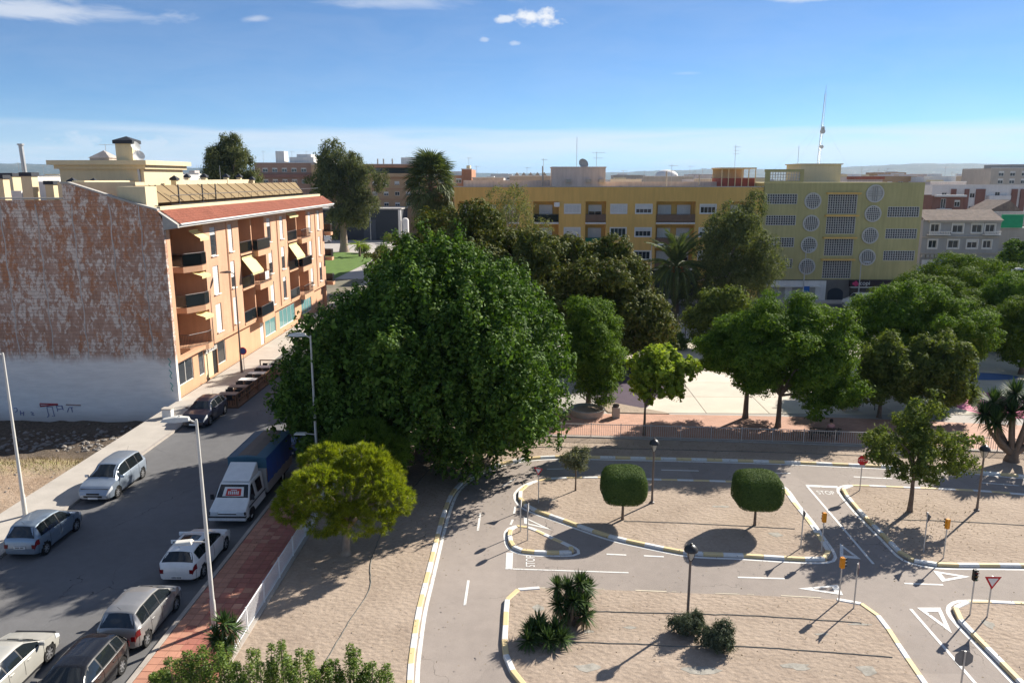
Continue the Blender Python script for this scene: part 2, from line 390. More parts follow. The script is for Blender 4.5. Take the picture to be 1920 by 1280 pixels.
def mat_hills():
    m, nt, b, out = newmat('wooded_hill'); k = NB(nt); p = k.pos()
    n1 = k.noise(p, 0.0016, 6, 0.6); n2 = k.noise(p, 0.012, 4, 0.6); n3 = k.noise(p, 0.03, 2)
    c = k.ramp(k.math('ADD', k.math('MULTIPLY', n1, 0.5), k.math('MULTIPLY', n2, 0.5)), [(0.35, (0.045, 0.06, 0.04)), (0.55, (0.09, 0.10, 0.06)), (0.72, (0.24, 0.20, 0.15))])
    c = k.mix(k.rng(n3, 0.70, 0.74), c, (0.7, 0.66, 0.60))
    nt.links.new(c, b.inputs['Base Color']); b.inputs['Roughness'].default_value = 0.95
    return m
def mat_plain():
    m, nt, b, out = newmat('town_plain'); k = NB(nt); p = k.pos()
    n1 = k.noise(p, 0.006, 6, 0.6); n2 = k.noise(p, 0.05, 4)
    c = k.ramp(k.math('ADD', k.math('MULTIPLY', n1, 0.5), k.math('MULTIPLY', n2, 0.5)), [(0.36, (0.07, 0.09, 0.05)), (0.5, (0.20, 0.17, 0.12)), (0.64, (0.33, 0.29, 0.24))])
    nt.links.new(c, b.inputs['Base Color']); b.inputs['Roughness'].default_value = 0.95
    return m

MT = dict(
    gable=mat_gable(), gravel=mat_gravel('pink_gravel', (0.325, 0.256, 0.200), (0.435, 0.350, 0.278)),
    street=mat_asphalt('street_asphalt', (0.150, 0.149, 0.152)), track=mat_asphalt('track_asphalt', (0.305, 0.262, 0.232), 0.10),
    farroad=mat_asphalt('far_road_asphalt', (0.10, 0.10, 0.105)),
    white_line=mat_paint_line('worn_white_road_paint', (0.74, 0.73, 0.70), 0.75), yellow_line=mat_paint_line('worn_yellow_road_paint', (0.68, 0.52, 0.24), 0.7),
    kerb_white=mat_paint_line('white_kerb_paint', (0.72, 0.71, 0.68), 0.6, (0.42, 0.38, 0.34)),
    kerb_yellow=mat_paint_line('yellow_kerb_paint', (0.70, 0.54, 0.28), 0.6, (0.56, 0.48, 0.37)),
    concrete=M('pavement_concrete', (0.46, 0.42, 0.37), 0.9, 0.12, 0.8, 0.2, 40), kerbstone=M('kerbstone', (0.40, 0.36, 0.32), 0.9, 0.12, 1.5),
    plaza=M('pale_plaza_concrete', (0.60, 0.54, 0.45), 0.9, 0.10, 0.5, 0.1, 30, rnd=0.06),
    brickpave=mat_brickpave('red_brick_paving', (0.47, 0.25, 0.17), (0.54, 0.30, 0.21)),
    pink=M('pink_play_surface', (0.70, 0.22, 0.34), 0.9, 0.06), blue=M('blue_play_surface', (0.10, 0.18, 0.38), 0.9, 0.08), purple=M('purple_play_surface', (0.085, 0.06, 0.085), 0.9, 0.15),
    lawn=M('lawn_grass', (0.10, 0.17, 0.03), 0.95, 0.25, 0.6, 0.4, 20, fine=0.2), lot=mat_lot(), hills=mat_hills(), plain=mat_plain(),
    pale=M('pale_square_paving', (0.42, 0.39, 0.36), 0.9, 0.1, 0.4),
    tile_a=M('salmon_paving_tile', (0.47, 0.235, 0.16), 0.8, 0.14, 1.5, rnd=0.10), tile_b=M('red_paving_tile', (0.38, 0.15, 0.11), 0.8, 0.14, 1.5, rnd=0.12),
    tile_c=M('dark_red_paving_tile', (0.35, 0.13, 0.10), 0.8, 0.14, 1.5, rnd=0.12),
    grout=M('paving_grout', (0.30, 0.19, 0.15), 0.95), rubble=M('rubble_stone', (0.34, 0.31, 0.28), 0.95, 0.3, 3, rnd=0.3),
    white_metal=M('white_painted_metal', (0.72, 0.73, 0.74), 0.4, 0.05, 2, spec=0.5), grey_metal=M('galvanised_steel', (0.48, 0.48, 0.47), 0.45, 0.08, 2, metal=0.5, spec=0.5),
    lamp_paint=M('cream_lamp_paint', (0.62, 0.60, 0.55), 0.45, 0.05, 2, spec=0.5), black_metal=M('black_cast_metal', (0.025, 0.025, 0.027), 0.4, 0.1, 3, spec=0.5),
    steel_dull=M('dull_fence_steel', (0.50, 0.48, 0.46), 0.5, 0.1, 2, metal=0.2),
    white=M('white_render', (0.74, 0.72, 0.69), 0.85, 0.06, 0.6, streak=0.10), cream=M('cream_render', (0.70, 0.59, 0.38), 0.85, 0.05, 0.5, streak=0.08),
    dark=M('charcoal_render', (0.035, 0.04, 0.05), 0.7, 0.1), glass=mat_glass('window_glass', (0.035, 0.042, 0.05)), shutter=M('white_roller_shutter', (0.70, 0.69, 0.66), 0.6, 0.05, 0.8, rnd=0.08),
    black=M('matt_black', (0.012, 0.012, 0.013), 0.7), rubber=M('tyre_rubber', (0.018, 0.018, 0.018), 0.85), wood=M('brown_timber', (0.17, 0.09, 0.05), 0.7, 0.2, 4),
    bark=M('grey_brown_bark', (0.16, 0.12, 0.09), 0.95, 0.3, 5, 0.8, 14), bark_pale=M('pale_bark', (0.34, 0.27, 0.21), 0.95, 0.25, 4, 0.5, 12),
)
G_W = MT['white_line']

# ---------------------------------------------------------------- setting
def smooth_path(pts, closed=False, step=0.25):
    P = [Vector((p[0], p[1])) for p in pts]; n = len(P); out = []
    segs = n if closed else n - 1
    for i in range(segs):
        if closed: a, b, c, d = P[(i - 1) % n], P[i], P[(i + 1) % n], P[(i + 2) % n]
        else: a, b, c, d = P[max(i - 1, 0)], P[i], P[i + 1], P[min(i + 2, n - 1)]
        m = max(2, int((c - b).length / step))
        for j in range(m):
            t = j / m
            out.append(0.5 * ((2 * b) + (c - a) * t + (2 * a - 5 * b + 4 * c - d) * t * t + (3 * b - a - 3 * c + d) * t ** 3))
    if not closed: out.append(P[-1])
    return out
def resample(path, n, closed=False):
    Q = path + [path[0]] if closed else path
    L = [0.0]
    for a, b in zip(Q, Q[1:]): L.append(L[-1] + (b - a).length)
    out = []
    for i in range(n + (0 if closed else 1)):
        s = L[-1] * i / n; j = min(max(np.searchsorted(L, s) - 1, 0), len(Q) - 2)
        t = (s - L[j]) / max(L[j + 1] - L[j], 1e-9); out.append(Q[j].lerp(Q[j + 1], t))
    return out, L[-1]
def ribbon(mb, path, w, z, closed=False, off=0.0, z1=None):
    n = len(path); vs = []; fs = []
    for i, p in enumerate(path):
        a = path[(i - 1) % n] if (closed or i > 0) else p; b = path[(i + 1) % n] if (closed or i < n - 1) else p
        t = (b - a).normalized(); nr = Vector((-t.y, t.x))
        l = p + nr * (off + w / 2); r = p + nr * (off - w / 2)
        vs += [(l.x, l.y, z), (r.x, r.y, z)]
    m = n if closed else n - 1
    for i in range(m):
        j = (i + 1) % n; fs.append((2 * i + 1, 2 * j + 1, 2 * j, 2 * i))
    mb.add(vs, fs)
def sheet(name, pts, z, mat):
    return structure(name, MB().add([(p[0], p[1], z) for p in pts], [tuple(range(len(pts)))]), mat)
def rect(x0, x1, y0, y1): return [(x0, y0), (x1, y0), (x1, y1), (x0, y1)]

# the ground: one sheet to the horizon, open where the sunken lot lies
LOT = (-75.0, -26.35, 14.0, 57.05)
xs = [-14000, LOT[0], LOT[1], 14000]; ys = [-600, LOT[2], LOT[3], 16000]
g = MB()
for i in range(3):
    for j in range(3):
        if i == 1 and j == 1: continue
        g.quad((xs[i], ys[j], -0.06), (xs[i + 1], ys[j], -0.06), (xs[i + 1], ys[j + 1], -0.06), (xs[i], ys[j + 1], -0.06))
structure('ground', g, MT['plain'])

rng = np.random.default_rng(7)
def vnoise(x, y, s=1.0, seed=0):
    v = 0.0
    for k in range(4):
        a = 1.7 * k + seed; v += math.sin(x * s * (1.3 ** k) * 1.1 + a * 2.1 + math.sin(y * s * 0.9 + a)) * math.cos(y * s * (1.35 ** k) + a * 1.3) * 0.55 ** k
    return v * 0.5
def lot_z(x, y):
    t = min(max((y - 43.5) / 7.0, 0), 1); t = t * t * (3 - 2 * t)
    ed = min(max((-26.4 - x) / 1.6, 0), 1)
    return -0.05 - ed * (0.10 + 1.42 * t) + ed * 0.10 * vnoise(x, y, 1.1) + ed * t * 0.16 * vnoise(x, y, 2.3, 4)
lot = MB().grid(lambda u, v: (LOT[0] + (LOT[1] - LOT[0]) * u, LOT[2] + (LOT[3] - LOT[2]) * v, lot_z(LOT[0] + (LOT[1] - LOT[0]) * u, LOT[2] + (LOT[3] - LOT[2]) * v)), 130, 116)
structure('vacant_lot', lot, MT['lot'], 60)
# hills along the horizon
def hill_h(az):
    a = math.degrees(az)
    return 60 + 62 * math.exp(-((a + 34) / 7.0) ** 2) + 40 * math.exp(-((a + 24) / 6.0) ** 2) + 78 * math.exp(-((a - 27) / 7.5) ** 2) + 34 * math.exp(-((a - 13) / 6) ** 2) + 40 * math.exp(-((a - 44) / 9) ** 2) + 50 * math.exp(-((a + 50) / 12) ** 2)
hb = MB(); na, nr = 420, 14; vs = []; fs = []
for i in range(na + 1):
    az = R(-75 + 150 * i / na)
    for j in range(nr + 1):
        t = j / nr; d = 5600 + 2600 * t
        h = -3 + (hill_h(az) + 9 * vnoise(az * 60, t * 6, 1.0) + 5 * vnoise(az * 220, t * 9, 1.0, 3)) * math.sin(math.pi * min(t * 1.15, 1.0) * 0.5) ** 1.3
        vs.append((math.sin(az) * d, math.cos(az) * d, h))
for i in range(na):
    for j in range(nr):
        a = i * (nr + 1) + j; fs.append((a, a + nr + 1, a + nr + 2, a + 1))
hb.add(vs, fs); structure('hills', hb, MT['hills'], 80)

# street, pavements
sheet('street', rect(-24.1, -13.7, 0, 131), -0.012, MT['street'])
sheet('cross_street', rect(-24.1, 140, 93.0, 106.2), -0.026, MT['farroad'])
sheet('square_paving', rect(-95, -20, 131.5, 235), -0.02, MT['pale'])
sheet('lawn', [(-56, 134), (-33.2, 128), (-32.6, 160), (-35, 176), (-44, 180), (-58, 179)], 0.02, MT['lawn'])
lw = structure('concrete_pavement', MB().box(-27.05, -24.22, 8, 131, -0.06, 0.125), MT['concrete'])
kb = MB().box(-0.5, 0.5, -0.09, 0.09, -0.07, 0.07); kerb_me = kb.mesh('kerb_block', MT['kerbstone'])
for i in range(58):
    inst('kerb_block', kerb_me, lw, (-24.125, 12.5 + i * 1.0, 0.065), (0, 0, R(90)), (0.985, 1, 1))
# joints of the left pavement are slabs of their own
# red tiled pavement on the right of the street
rp = structure('red_pavement', MB().box(-13.46, -10.62, 8, 118, -0.05, 0.105), MT['grout'])
for i in range(46):
    inst('kerb_block', kerb_me, rp, (-13.58, 17.5 + i * 1.0, 0.06), (0, 0, R(90)), (0.985, 1, 1))
TS = 0.405
tile_me = MB().add([(-.19, -.19, -.02), (.19, -.19, -.02), (.19, .19, -.02), (-.19, .19, -.02), (-.19, -.19, .008), (.19, -.19, .008), (.19, .19, .008), (-.19, .19, .008), ],
    [(4, 5, 6, 7), (0, 1, 5, 4), (1, 2, 6, 5), (2, 3, 7, 6), (3, 0, 4, 7)]).mesh('paving_tile', MT['tile_a'])
rnd = random.Random(3)
rest = {k: MB() for k in 'abc'}
cnt = 0
for r_ in range(-4, 236):
    for c_ in range(7):
        x = -13.46 + 0.2 + c_ * TS; y = 23.2 + r_ * TS
        blk = (c_ // 2 + r_ // 2) % 2
        key = 'a' if c_ < 2 else ('b' if blk else 'c')
        if c_ == 2 or rnd.random() < 0.12: key = rnd.choice('abb')
        if 0 <= r_ < 42:
            inst('paving_tile', tile_me, rp, (x, y, 0.112 + rnd.uniform(-0.002, 0.002)), mat=MT['tile_' + key]); cnt += 1
        else:
            rest[key].box(x - .19, x + .19, y - .19, y + .19, 0.09, 0.12)
for key in 'abc':
    tag(rest[key].build('far_paving_tiles', MT['tile_' + key], rp), kind='stuff')

# traffic training track: asphalt, gravel beds, painted kerbs
sheet('training_track', rect(-5.2, 60, 2, 47.0), -0.004, MT['track'])
OUTER = [(-3.2, 18), (-3.7, 21.5), (-4.05, 24), (-4.2, 26.0), (-4.3, 28.1), (-4.3, 30.2), (-4.3, 32.6), (-4.3, 35.2), (-4.25, 37.4), (-4.1, 39.6), (-3.7, 41.2), (-3.0, 42.6), (-2.0, 43.9), (-0.6, 44.9), (0.8, 45.4), (2.5, 45.6), (4.9, 45.5), (7.2, 45.4), (11.6, 45.2), (16.0, 44.9), (18.8, 44.6), (21.6, 44.3), (25.3, 43.8), (27.0, 43.4), (28.9, 42.9), (34, 41.6), (42, 39.2)]
BED_A = [(1.4, 41.9), (4.1, 42.1), (6.8, 41.9), (10.7, 41.7), (13.6, 41.45), (14.25, 41.0), (14.2, 38.7), (14.2, 36.6), (14.1, 34.9), (14.0, 33.4), (13.75, 32.75), (13.1, 32.6), (11.6, 32.7), (9.9, 32.9), (8.2, 33.0), (7.2, 33.2), (5.6, 33.9), (4.2, 34.6), (3.0, 35.5), (1.6, 36.7), (0.6, 37.5), (-0.1, 38.3), (-0.4, 39.4), (-0.3, 40.2), (0.1, 41.0), (0.7, 41.6)]
BED_T = [(-0.8, 35.2), (-0.5, 35.65), (0.1, 35.5), (1.0, 34.6), (1.9, 33.7), (2.2, 33.3), (2.05, 33.03), (0.8, 33.0), (-0.2, 33.15), (-0.65, 33.6), (-0.8, 34.4)]
BED_B = [(3.2, 18), (1.6, 20.5), (0.4, 22.6), (-0.4, 24.0), (-0.65, 24.8), (-0.8, 25.5), (-0.8, 26.8), (-0.8, 28.2), (-0.75, 29.0), (-0.4, 29.55), (0.2, 29.75), (2.8, 29.7), (6.1, 29.5), (9.4, 29.35), (12.2, 29.15), (13.2, 29.0), (13.75, 28.6), (13.9, 27.6), (13.8, 26.2), (13.7, 24.8), (13.55, 22), (13.4, 18)]
BED_C = [(44, 31.6), (30, 32.0), (22.2, 32.2), (19.1, 32.2), (18.1, 32.3), (17.5, 32.6), (17.3, 33.1), (17.3, 34.6), (17.3, 37.4), (17.4, 39.3), (17.5, 40.5), (17.85, 41.05), (18.6, 41.2), (21.4, 40.95), (24.9, 40.6), (27.2, 40.1), (33, 38.8), (44, 36)]
BED_D = [(17.05, 16), (17.0, 20), (17.0, 22.5), (17.0, 25.8), (17.0, 27.6), (17.15, 28.4), (17.6, 28.9), (18.3, 29.05), (20.2, 28.95), (26, 28.6), (44, 27.6), (44, 16)]
FENCE_L = [(-10.62, 24.6), (-10.62, 52)]
FENCE_N = [(-1.6, 49.7), (2.3, 49.3), (9.7, 48.85), (17.1, 48.3), (22.5, 47.75), (27.9, 47.1), (33, 46.5)]
kerb_blk = MB().add([(-.5, -.11, -.13), (.5, -.11, -.13), (.5, .11, -.13), (-.5, .11, -.13), (-.5, -.11, -.025), (.5, -.11, -.025), (.5, .11, -.025), (-.5, .11, -.025), (-.49, -.085, 0), (.49, -.085, 0), (.49, .085, 0), (-.49, .085, 0)],
    [(0, 1, 5, 4), (1, 2, 6, 5), (2, 3, 7, 6), (3, 0, 4, 7), (4, 5, 9, 8), (5, 6, 10, 9), (6, 7, 11, 10), (7, 4, 8, 11), (8, 9, 10, 11)]).mesh('kerb_block', MT['kerb_white'])
def kerb(path, closed, seg=0.92, top=0.125, gutter=0.0, skip=()):
    P = smooth_path(path, closed)
    L = sum((b - a).length for a, b in zip(P, P[1:])) + ((P[0] - P[-1]).length if closed else 0)
    n = int(L / seg); n += (n % 2 if closed else 0)
    Q, L = resample(P, n, closed)
    base = MB(); ribbon(base, P, 0.16, 0.05, closed); root = structure('kerb', base, MT['kerbstone'])
    for i in range(n):
        a = Q[i]; b = Q[(i + 1) % len(Q)]; c = (a + b) / 2; d = b - a
        if any(x0 < c.x < x1 and y0 < c.y < y1 for x0, x1, y0, y1 in skip): continue
        inst('kerb_block', kerb_blk, root, (c.x, c.y, top), (0, 0, math.atan2(d.y, d.x)), (d.length * 0.995 + 0.01, 1, 1), MT['kerb_yellow' if i % 2 else 'kerb_white'])
    if gutter:
        m = MB(); ribbon(m, P, 0.15, 0.002, closed, gutter); m.build('edge_line', MT['white_line'], root)
    return root
def bed(name, path, closed=True, z=0.095):
    P = smooth_path(path, True, 0.5) if closed else [Vector(p) for p in path]
    return structure(name, MB().prism([(p.x, p.y) for p in P], -0.05, z), MT['gravel'])
OP = smooth_path(OUTER, False, 0.5)
og = [(-10.5, 10), (-3.0, 10)] + [(p.x, p.y) for p in OP] + [(42, 45.0), (33, 46.3), (27.9, 46.9), (22.5, 47.55), (17.1, 48.1), (9.7, 48.65), (2.3, 49.1), (-1.6, 49.5), (-1.6, 62), (-10.5, 62)]
structure('gravel_bed', MB().prism(og, -0.05, 0.09), MT['gravel'])
for b_ in (BED_A, BED_T, BED_B, BED_C, BED_D):
    bed('gravel_bed', b_)
kerb(OUTER, False, gutter=-0.26)
kerb(BED_A, True, gutter=0.26); kerb(BED_T, True, 0.6, gutter=0.22)
kerb(BED_B, True, skip=((1.0, 12.4, 29, 30.5), (-2, 20, 10, 22))); kerb(BED_C, True, gutter=0.26, skip=((28, 60, 20, 45),)); kerb(BED_D, True, gutter=0.24, skip=((24, 60, 10, 45), (10, 60, 10, 21)))

# road markings: thin sheets on the track
def marking(name, polys, mat=None, z=0.006):
    mb = MB()
    for p in polys: mb.add([(q[0], q[1], z) for q in p], [tuple(range(len(p)))])
    return structure(name, mb, mat or MT['white_line'])
def dash(a, b, w=0.11):
    a, b = Vector(a), Vector(b); t = (b - a).normalized(); n = Vector((-t.y, t.x)) * w / 2
    return [a - n, b - n, b + n, a + n]
for a, b in [((-2.5, 28.5), (-2.5, 30.5)), ((-2.4, 35.3), (-2.4, 37.3)), ((-0.65, 37.3), (-0.6, 38.2)), ((-0.8, 36.0), (-0.7, 36.6)), ((3.7, 33.0), (4.6, 32.93)), ((5.4, 32.88), (6.3, 32.8)),
             ((9.2, 31.0), (11.2, 30.92)), ((16.2, 30.62), (17.8, 30.53)), ((19.0, 42.75), (21.1, 42.5)), ((25.9, 42.0), (27.8, 41.6)), ((8.0, 43.6), (10.2, 43.5)), ((13.5, 43.3), (15.5, 43.2)), ((-1.4, 40.9), (-0.7, 42.0)), ((1.2, 43.6), (3.3, 43.75)), ((-2.4, 32.0), (-2.4, 33.2))][:-1]:
    marking('lane_dash', [dash(a, b)])
marking('stop_line', [[(-0.93, 31.5), (-0.62, 31.5), (-0.62, 33.05), (-0.93, 33.05)]])
marking('lane_line', [dash((-0.6, 31.53), (4.5, 31.3), 0.09)])
marking('stop_line', [[(15.85, 41.2), (17.5, 41.05), (17.5, 41.33), (15.75, 41.5)]])
marking('lane_line', [dash((15.8, 41.3), (15.62, 32.3), 0.12)])
marking('lane_line', [dash((15.5, 28.6), (15.4, 18), 0.12)])
def yield_tri(a, b, c, w=0.16):
    """outlined give-way triangle a-b-c"""
    P = [Vector(p) for p in (a, b, c)]; ctr = (P[0] + P[1] + P[2]) / 3
    k = 0.50; I = [ctr + (p - ctr) * k for p in P]
    return marking('give_way_marking', [[P[i], P[(i + 1) % 3], I[(i + 1) % 3], I[i]] for i in range(3)])
marking('bed_edge_line', [dash((a, y), (b, y2), w_) for a, y, b, y2, w_ in ((.2, 29.93, .8, 29.94, .05), (2.9, 29.9, 3.3, 29.88, .04), (4.6, 29.82, 5.9, 29.74, .07), (6.1, 29.73, 6.3, 29.72, .03), (7.9, 29.64, 8.9, 29.6, .045), (9.2, 29.59, 9.5, 29.58, .03), (10.6, 29.52, 12.2, 29.38, .06))], M('sanded_over_paint', (0.62, 0.55, 0.42), .8, .15, 4))
yield_tri((-0.15, 36.95), (-0.12, 36.15), (1.25, 35.45)); yield_tri((14.9, 34.3), (14.35, 32.9), (15.25, 32.75))
yield_tri((11.5, 30.1), (13.3, 30.45), (13.2, 29.6)); yield_tri((18.0, 31.75), (17.9, 30.8), (19.35, 31.25)); yield_tri((15.8, 28.7), (16.75, 28.72), (16.25, 26.9))
def text_mesh(name, body, size, mat, extrude=0.0, sx=1.0, sy=1.0, align='CENTER'):
    cu = bpy.data.curves.new(name, 'FONT'); cu.body = body; cu.size = size; cu.extrude = extrude; cu.align_x = align; cu.align_y = 'CENTER'
    ob = bpy.data.objects.new(name, cu); C.objects.link(ob)
    dg = bpy.context.evaluated_depsgraph_get(); dg.update()
    me = bpy.data.meshes.new_from_object(ob.evaluated_get(dg)); bpy.data.objects.remove(ob)
    for v in me.vertices: v.co.x *= sx; v.co.y *= sy
    me.materials.clear(); me.materials.append(mat)
    return me
tag(inst('road_lettering', text_mesh('road_lettering', 'STOP', 0.62, G_W, 0, 0.72, 0.95), None, (0.2, 32.25, 0.007), (0, 0, R(90))), kind='structure')
tag(inst('road_lettering', text_mesh('road_lettering', 'STOP', 0.60, G_W, 0, 0.66, 1.2), None, (16.5, 40.35, 0.007), (0, 0, R(-4))), kind='structure')

# walk and plaza behind the railing
structure('brick_walk', MB().prism([(-1.6, 49.6), (2.3, 49.35), (9.7, 48.9), (17.1, 48.35), (22.5, 47.8), (27.9, 47.15), (45, 45.1), (60, 43.2), (60, 52.0), (34.5, 52.3), (23.1, 53.8), (15, 54.2), (9.6, 54.4), (-1.6, 54.5)], -0.05, 0.10), MT['brickpave'])
pz = structure('plaza', MB().prism([(-1.6, 54.5), (9.6, 54.4), (15, 54.2), (23.1, 53.8), (34.5, 52.3), (60, 52.0), (60, 93), (-13.5, 93), (-13.5, 62), (-1.6, 62)], -0.05, 0.07), MT['pale'])
for i in range(9):
    for j in range(6):
        x0, y0 = 8.6 + i * 4.6, 54.75 + j * 4.4
        if i == 8 and j > 3: continue
        MB().box(x0, x0 + 4.55, y0, y0 + 4.35, 0.02, 0.092 + 0.002 * ((i + j) % 3)).build('slab', MT['plaza'], pz)
def disc(cx, cy, rx, ry, n=40): return [(cx + rx * math.cos(2 * math.pi * k / n), cy + ry * math.sin(2 * math.pi * k / n)) for k in range(n)]
sheet('pink_play_surface', disc(36.6, 57.3, 4.4, 3.5), 0.108, MT['pink'])
sheet('blue_play_surface', disc(39.4, 66.0, 3.2, 1.3), 0.108, MT['blue'])
sheet('purple_play_surface', [(5.2, 56.2), (9.0, 56.0), (11.6, 62), (11.6, 70), (7.4, 70.4), (5.6, 63)], 0.108, MT['purple'])
MB().box(3.2, 5.6, 53.7, 54.1, 0.1, 0.5)
structure('gravel_bed', MB().prism([(6.0, 54.75), (10.4, 54.4), (10.2, 54.75), (6.6, 57.2), (5.4, 57.0)], 0.0, 0.14), MT['gravel'])
structure('cross_pavement', MB().box(-13.0, 58, 106.2, 109.2, -0.05, 0.12), MT['concrete'])
structure('verge', MB().box(-13.0, 58, 91.0, 93.0, -0.04, 0.09), MT['gravel'])
# ---------------------------------------------------------------- windows shared by all buildings
_wc = {}
def cached(key, fn):
    if key not in _wc: _wc[key] = fn()
    return _wc[key]
def window(parent, pos, rz, w, h, shutter=0.0, mull=1, frame=0.07, fmat=None, proud=0.0, smat=None, sill=False, pane=None, surround=0.0):
    """window centred at pos (foot of the opening, world), local -Y outwards; > frame, shutter, sill"""
    fmat = fmat or MT['shutter']; smat = smat or MT['shutter']; pane = pane or MT['glass']
    w, h = round(w, 2), round(h, 2); o = origin(parent)
    me = cached(('p', w, h, pane.name), lambda: MB().box(-w / 2, w / 2, -0.01, 0.02, 0, h).mesh('window', pane))
    win = inst('window', me, parent, (pos[0] - o[0], pos[1] - o[1], pos[2] - o[2]), (0, 0, rz))
    def fr():
        m = MB(); f = frame
        m.box(-w / 2, -w / 2 + f, -0.05, 0.03, 0, h).box(w / 2 - f, w / 2, -0.05, 0.03, 0, h)
        m.box(-w / 2 + f, w / 2 - f, -0.05, 0.03, 0, f).box(-w / 2 + f, w / 2 - f, -0.05, 0.03, h - f, h)
        for i in range(mull):
            x = -w / 2 + w * (i + 1) / (mull + 1); m.box(x - f * .4, x + f * .4, -0.04, 0.025, f, h - f)
        return m.mesh('frame', fmat)
    inst('frame', cached(('f', w, h, mull, frame, fmat.name), fr), win)
    if surround:
        def su():
            m = MB(); s = surround; e = w / 2 + s
            m.box(-e, -w / 2 - .001, -proud - 0.05, 0, -s, h + s).box(w / 2 + .001, e, -proud - 0.05, 0, -s, h + s)
            m.box(-w / 2, w / 2, -proud - 0.05, 0, -s, -.001).box(-w / 2, w / 2, -proud - 0.05, 0, h + .001, h + s)
            return m.mesh('surround', MT['shutter'])
        inst('surround', cached(('su', w, h, surround, proud), su), win)
    if shutter > 0.02:
        def sh():
            m = MB(); n = max(3, int(h * shutter / 0.14)); z1 = h - frame * .6; z0 = h - (h - frame * .6) * shutter
            for i in range(n):
                a = z0 + (z1 - z0) * i / n; b = z0 + (z1 - z0) * (i + 1) / n
                m.add([(-w / 2 + .03, -0.055, a + .012), (w / 2 - .03, -0.055, a + .012), (w / 2 - .03, -0.072, (a + b) / 2), (-w / 2 + .03, -0.072, (a + b) / 2), (w / 2 - .03, -0.055, b), (-w / 2 + .03, -0.055, b)], [(0, 1, 2, 3), (3, 2, 4, 5)])
            return m.mesh('shutter', smat)
        inst('shutter', cached(('s', w, h, round(shutter, 1), smat.name), sh), win)
    if sill:
        inst('sill', cached(('l', w), lambda: MB().box(-w / 2 - .06, w / 2 + .06, -0.26, 0.0, -0.07, -0.002).mesh('sill', MT['white'])), win)
    return win
def railing(parent, pts, z, h=1.0, glass=None, name='railing', mat=None, bars=0.13):
    """balcony railing along a polyline (world), optional glass / sheet infill as sub-part"""
    mat = mat or MT['black_metal']; m = MB(); o = origin(parent)
    pts = [Vector((p[0], p[1], 0)) for p in pts]
    for a, b in zip(pts, pts[1:]):
        L = (b - a).length
        m.tube([(a.x, a.y, z + h), (b.x, b.y, z + h)], 0.028, 5); m.tube([(a.x, a.y, z + 0.08), (b.x, b.y, z + 0.08)], 0.018, 4)
        n = max(2, int(L / bars))
        for i in range(n + 1):
            p = a.lerp(b, i / n); m.box(p.x - .009, p.x + .009, p.y - .009, p.y + .009, z, z + h)
    r = m.build(name, mat, parent, world=True)
    if glass:
        g = MB()
        for a, b in zip(pts, pts[1:]):
            t = (b - a).normalized(); n_ = Vector((t.y, -t.x, 0)) * 0.03
            a2, b2 = a + n_, b + n_
            g.quad((a2.x, a2.y, z + .1), (b2.x, b2.y, z + .1), (b2.x, b2.y, z + h - .05), (a2.x, a2.y, z + h - .05))
        g.build('infill', glass, r, world=True)
    return r

# ---------------------------------------------------------------- orange brick apartment house on the street
def mat_orange():
    m, nt, b, out = newmat('orange_brick'); k = NB(nt); p = k.pos()
    sw = k.n('ShaderNodeSeparateXYZ', {'Vector': p}); v = k.n('ShaderNodeCombineXYZ', {'X': sw.outputs['Y'], 'Y': sw.outputs['Z'], 'Z': 0.0}).outputs[0]
    t = k.n('ShaderNodeTexBrick', {'Vector': v, 'Color1': (0.64, 0.375, 0.235, 1), 'Color2': (0.58, 0.335, 0.205, 1), 'Mortar': (0.60, 0.36, 0.23, 1), 'Scale': 1.0, 'Mortar Size': 0.012, 'Brick Width': 0.25, 'Row Height': 0.075})
    c = k.mix(1.0, t.outputs['Color'], k.ramp(k.noise(p, 0.5, 5), [(0.3, (0.9,) * 3), (0.7, (1.08,) * 3)]), 'MULTIPLY')
    c = k.mix(1.0, c, k.ramp(k.noise(k.map(p, (1, 1, .15)), 1.2, 5), [(0.34, (0.86,) * 3), (0.55, (1.0,) * 3)]), 'MULTIPLY')
    nt.links.new(c, b.inputs['Base Color']); b.inputs['Roughness'].default_value = 0.9; return m
MT['orange'] = mat_orange()
MT['orange_plaster'] = M('peach_plaster', (0.62, 0.36, 0.22), 0.9, 0.08, 0.6, streak=0.1)
MT['rooftile'] = M('red_roof_tile', (0.40, 0.145, 0.09), 0.75, 0.18, 1.0, fine=0.12, fscale=9)
MT['awning'] = M('cream_awning_cloth', (0.76, 0.62, 0.30), 0.8, 0.06, 2)
MT['smoke_glass'] = mat_glass('smoked_railing_glass', (0.012, 0.016, 0.018), 0.12, 0.5)
MT['teal_glass'] = mat_glass('teal_shop_glass', (0.14, 0.30, 0.30), 0.08, 0.7, 0.15)
MT['tan_net'] = M('tan_shade_net', (0.25, 0.18, 0.095), 0.95, 0.12, 0.6, fine=0.15, fscale=40)
MT['coping'] = M('grey_coping', (0.40, 0.38, 0.35), 0.9, 0.15, 2)
FX = -26.9
ap = thing('apartment_house', 'orange brick apartment house with red tiled eaves and peeling gable wall', 'building', (-27, 57, 0))
F = [(9.95, 13.2), (6.65, 9.9), (3.35, 6.6)]             # storeys: floor level, ceiling level
cols = [(65.35, 66.6), (69.38, 70.4), (79.87, 81.05), (84.07, 85.22), (95.14, 96.3), (99.25, 100.4)]
ops = []
Y0 = 57.35
for z0, z1 in F:
    for a, b in cols: ops.append((a - Y0, b - Y0, z0 + 0.5 - 3.3, z0 + 2.92 - 3.3, 0.14))
    for a, b in ((71.95, 79.08), (86.54, 94.2)): ops.append((a - Y0, b - Y0, z0 + 0.0 - 3.3, min(z1, 13.15) - 3.3 - 0.02, 1.7, True))
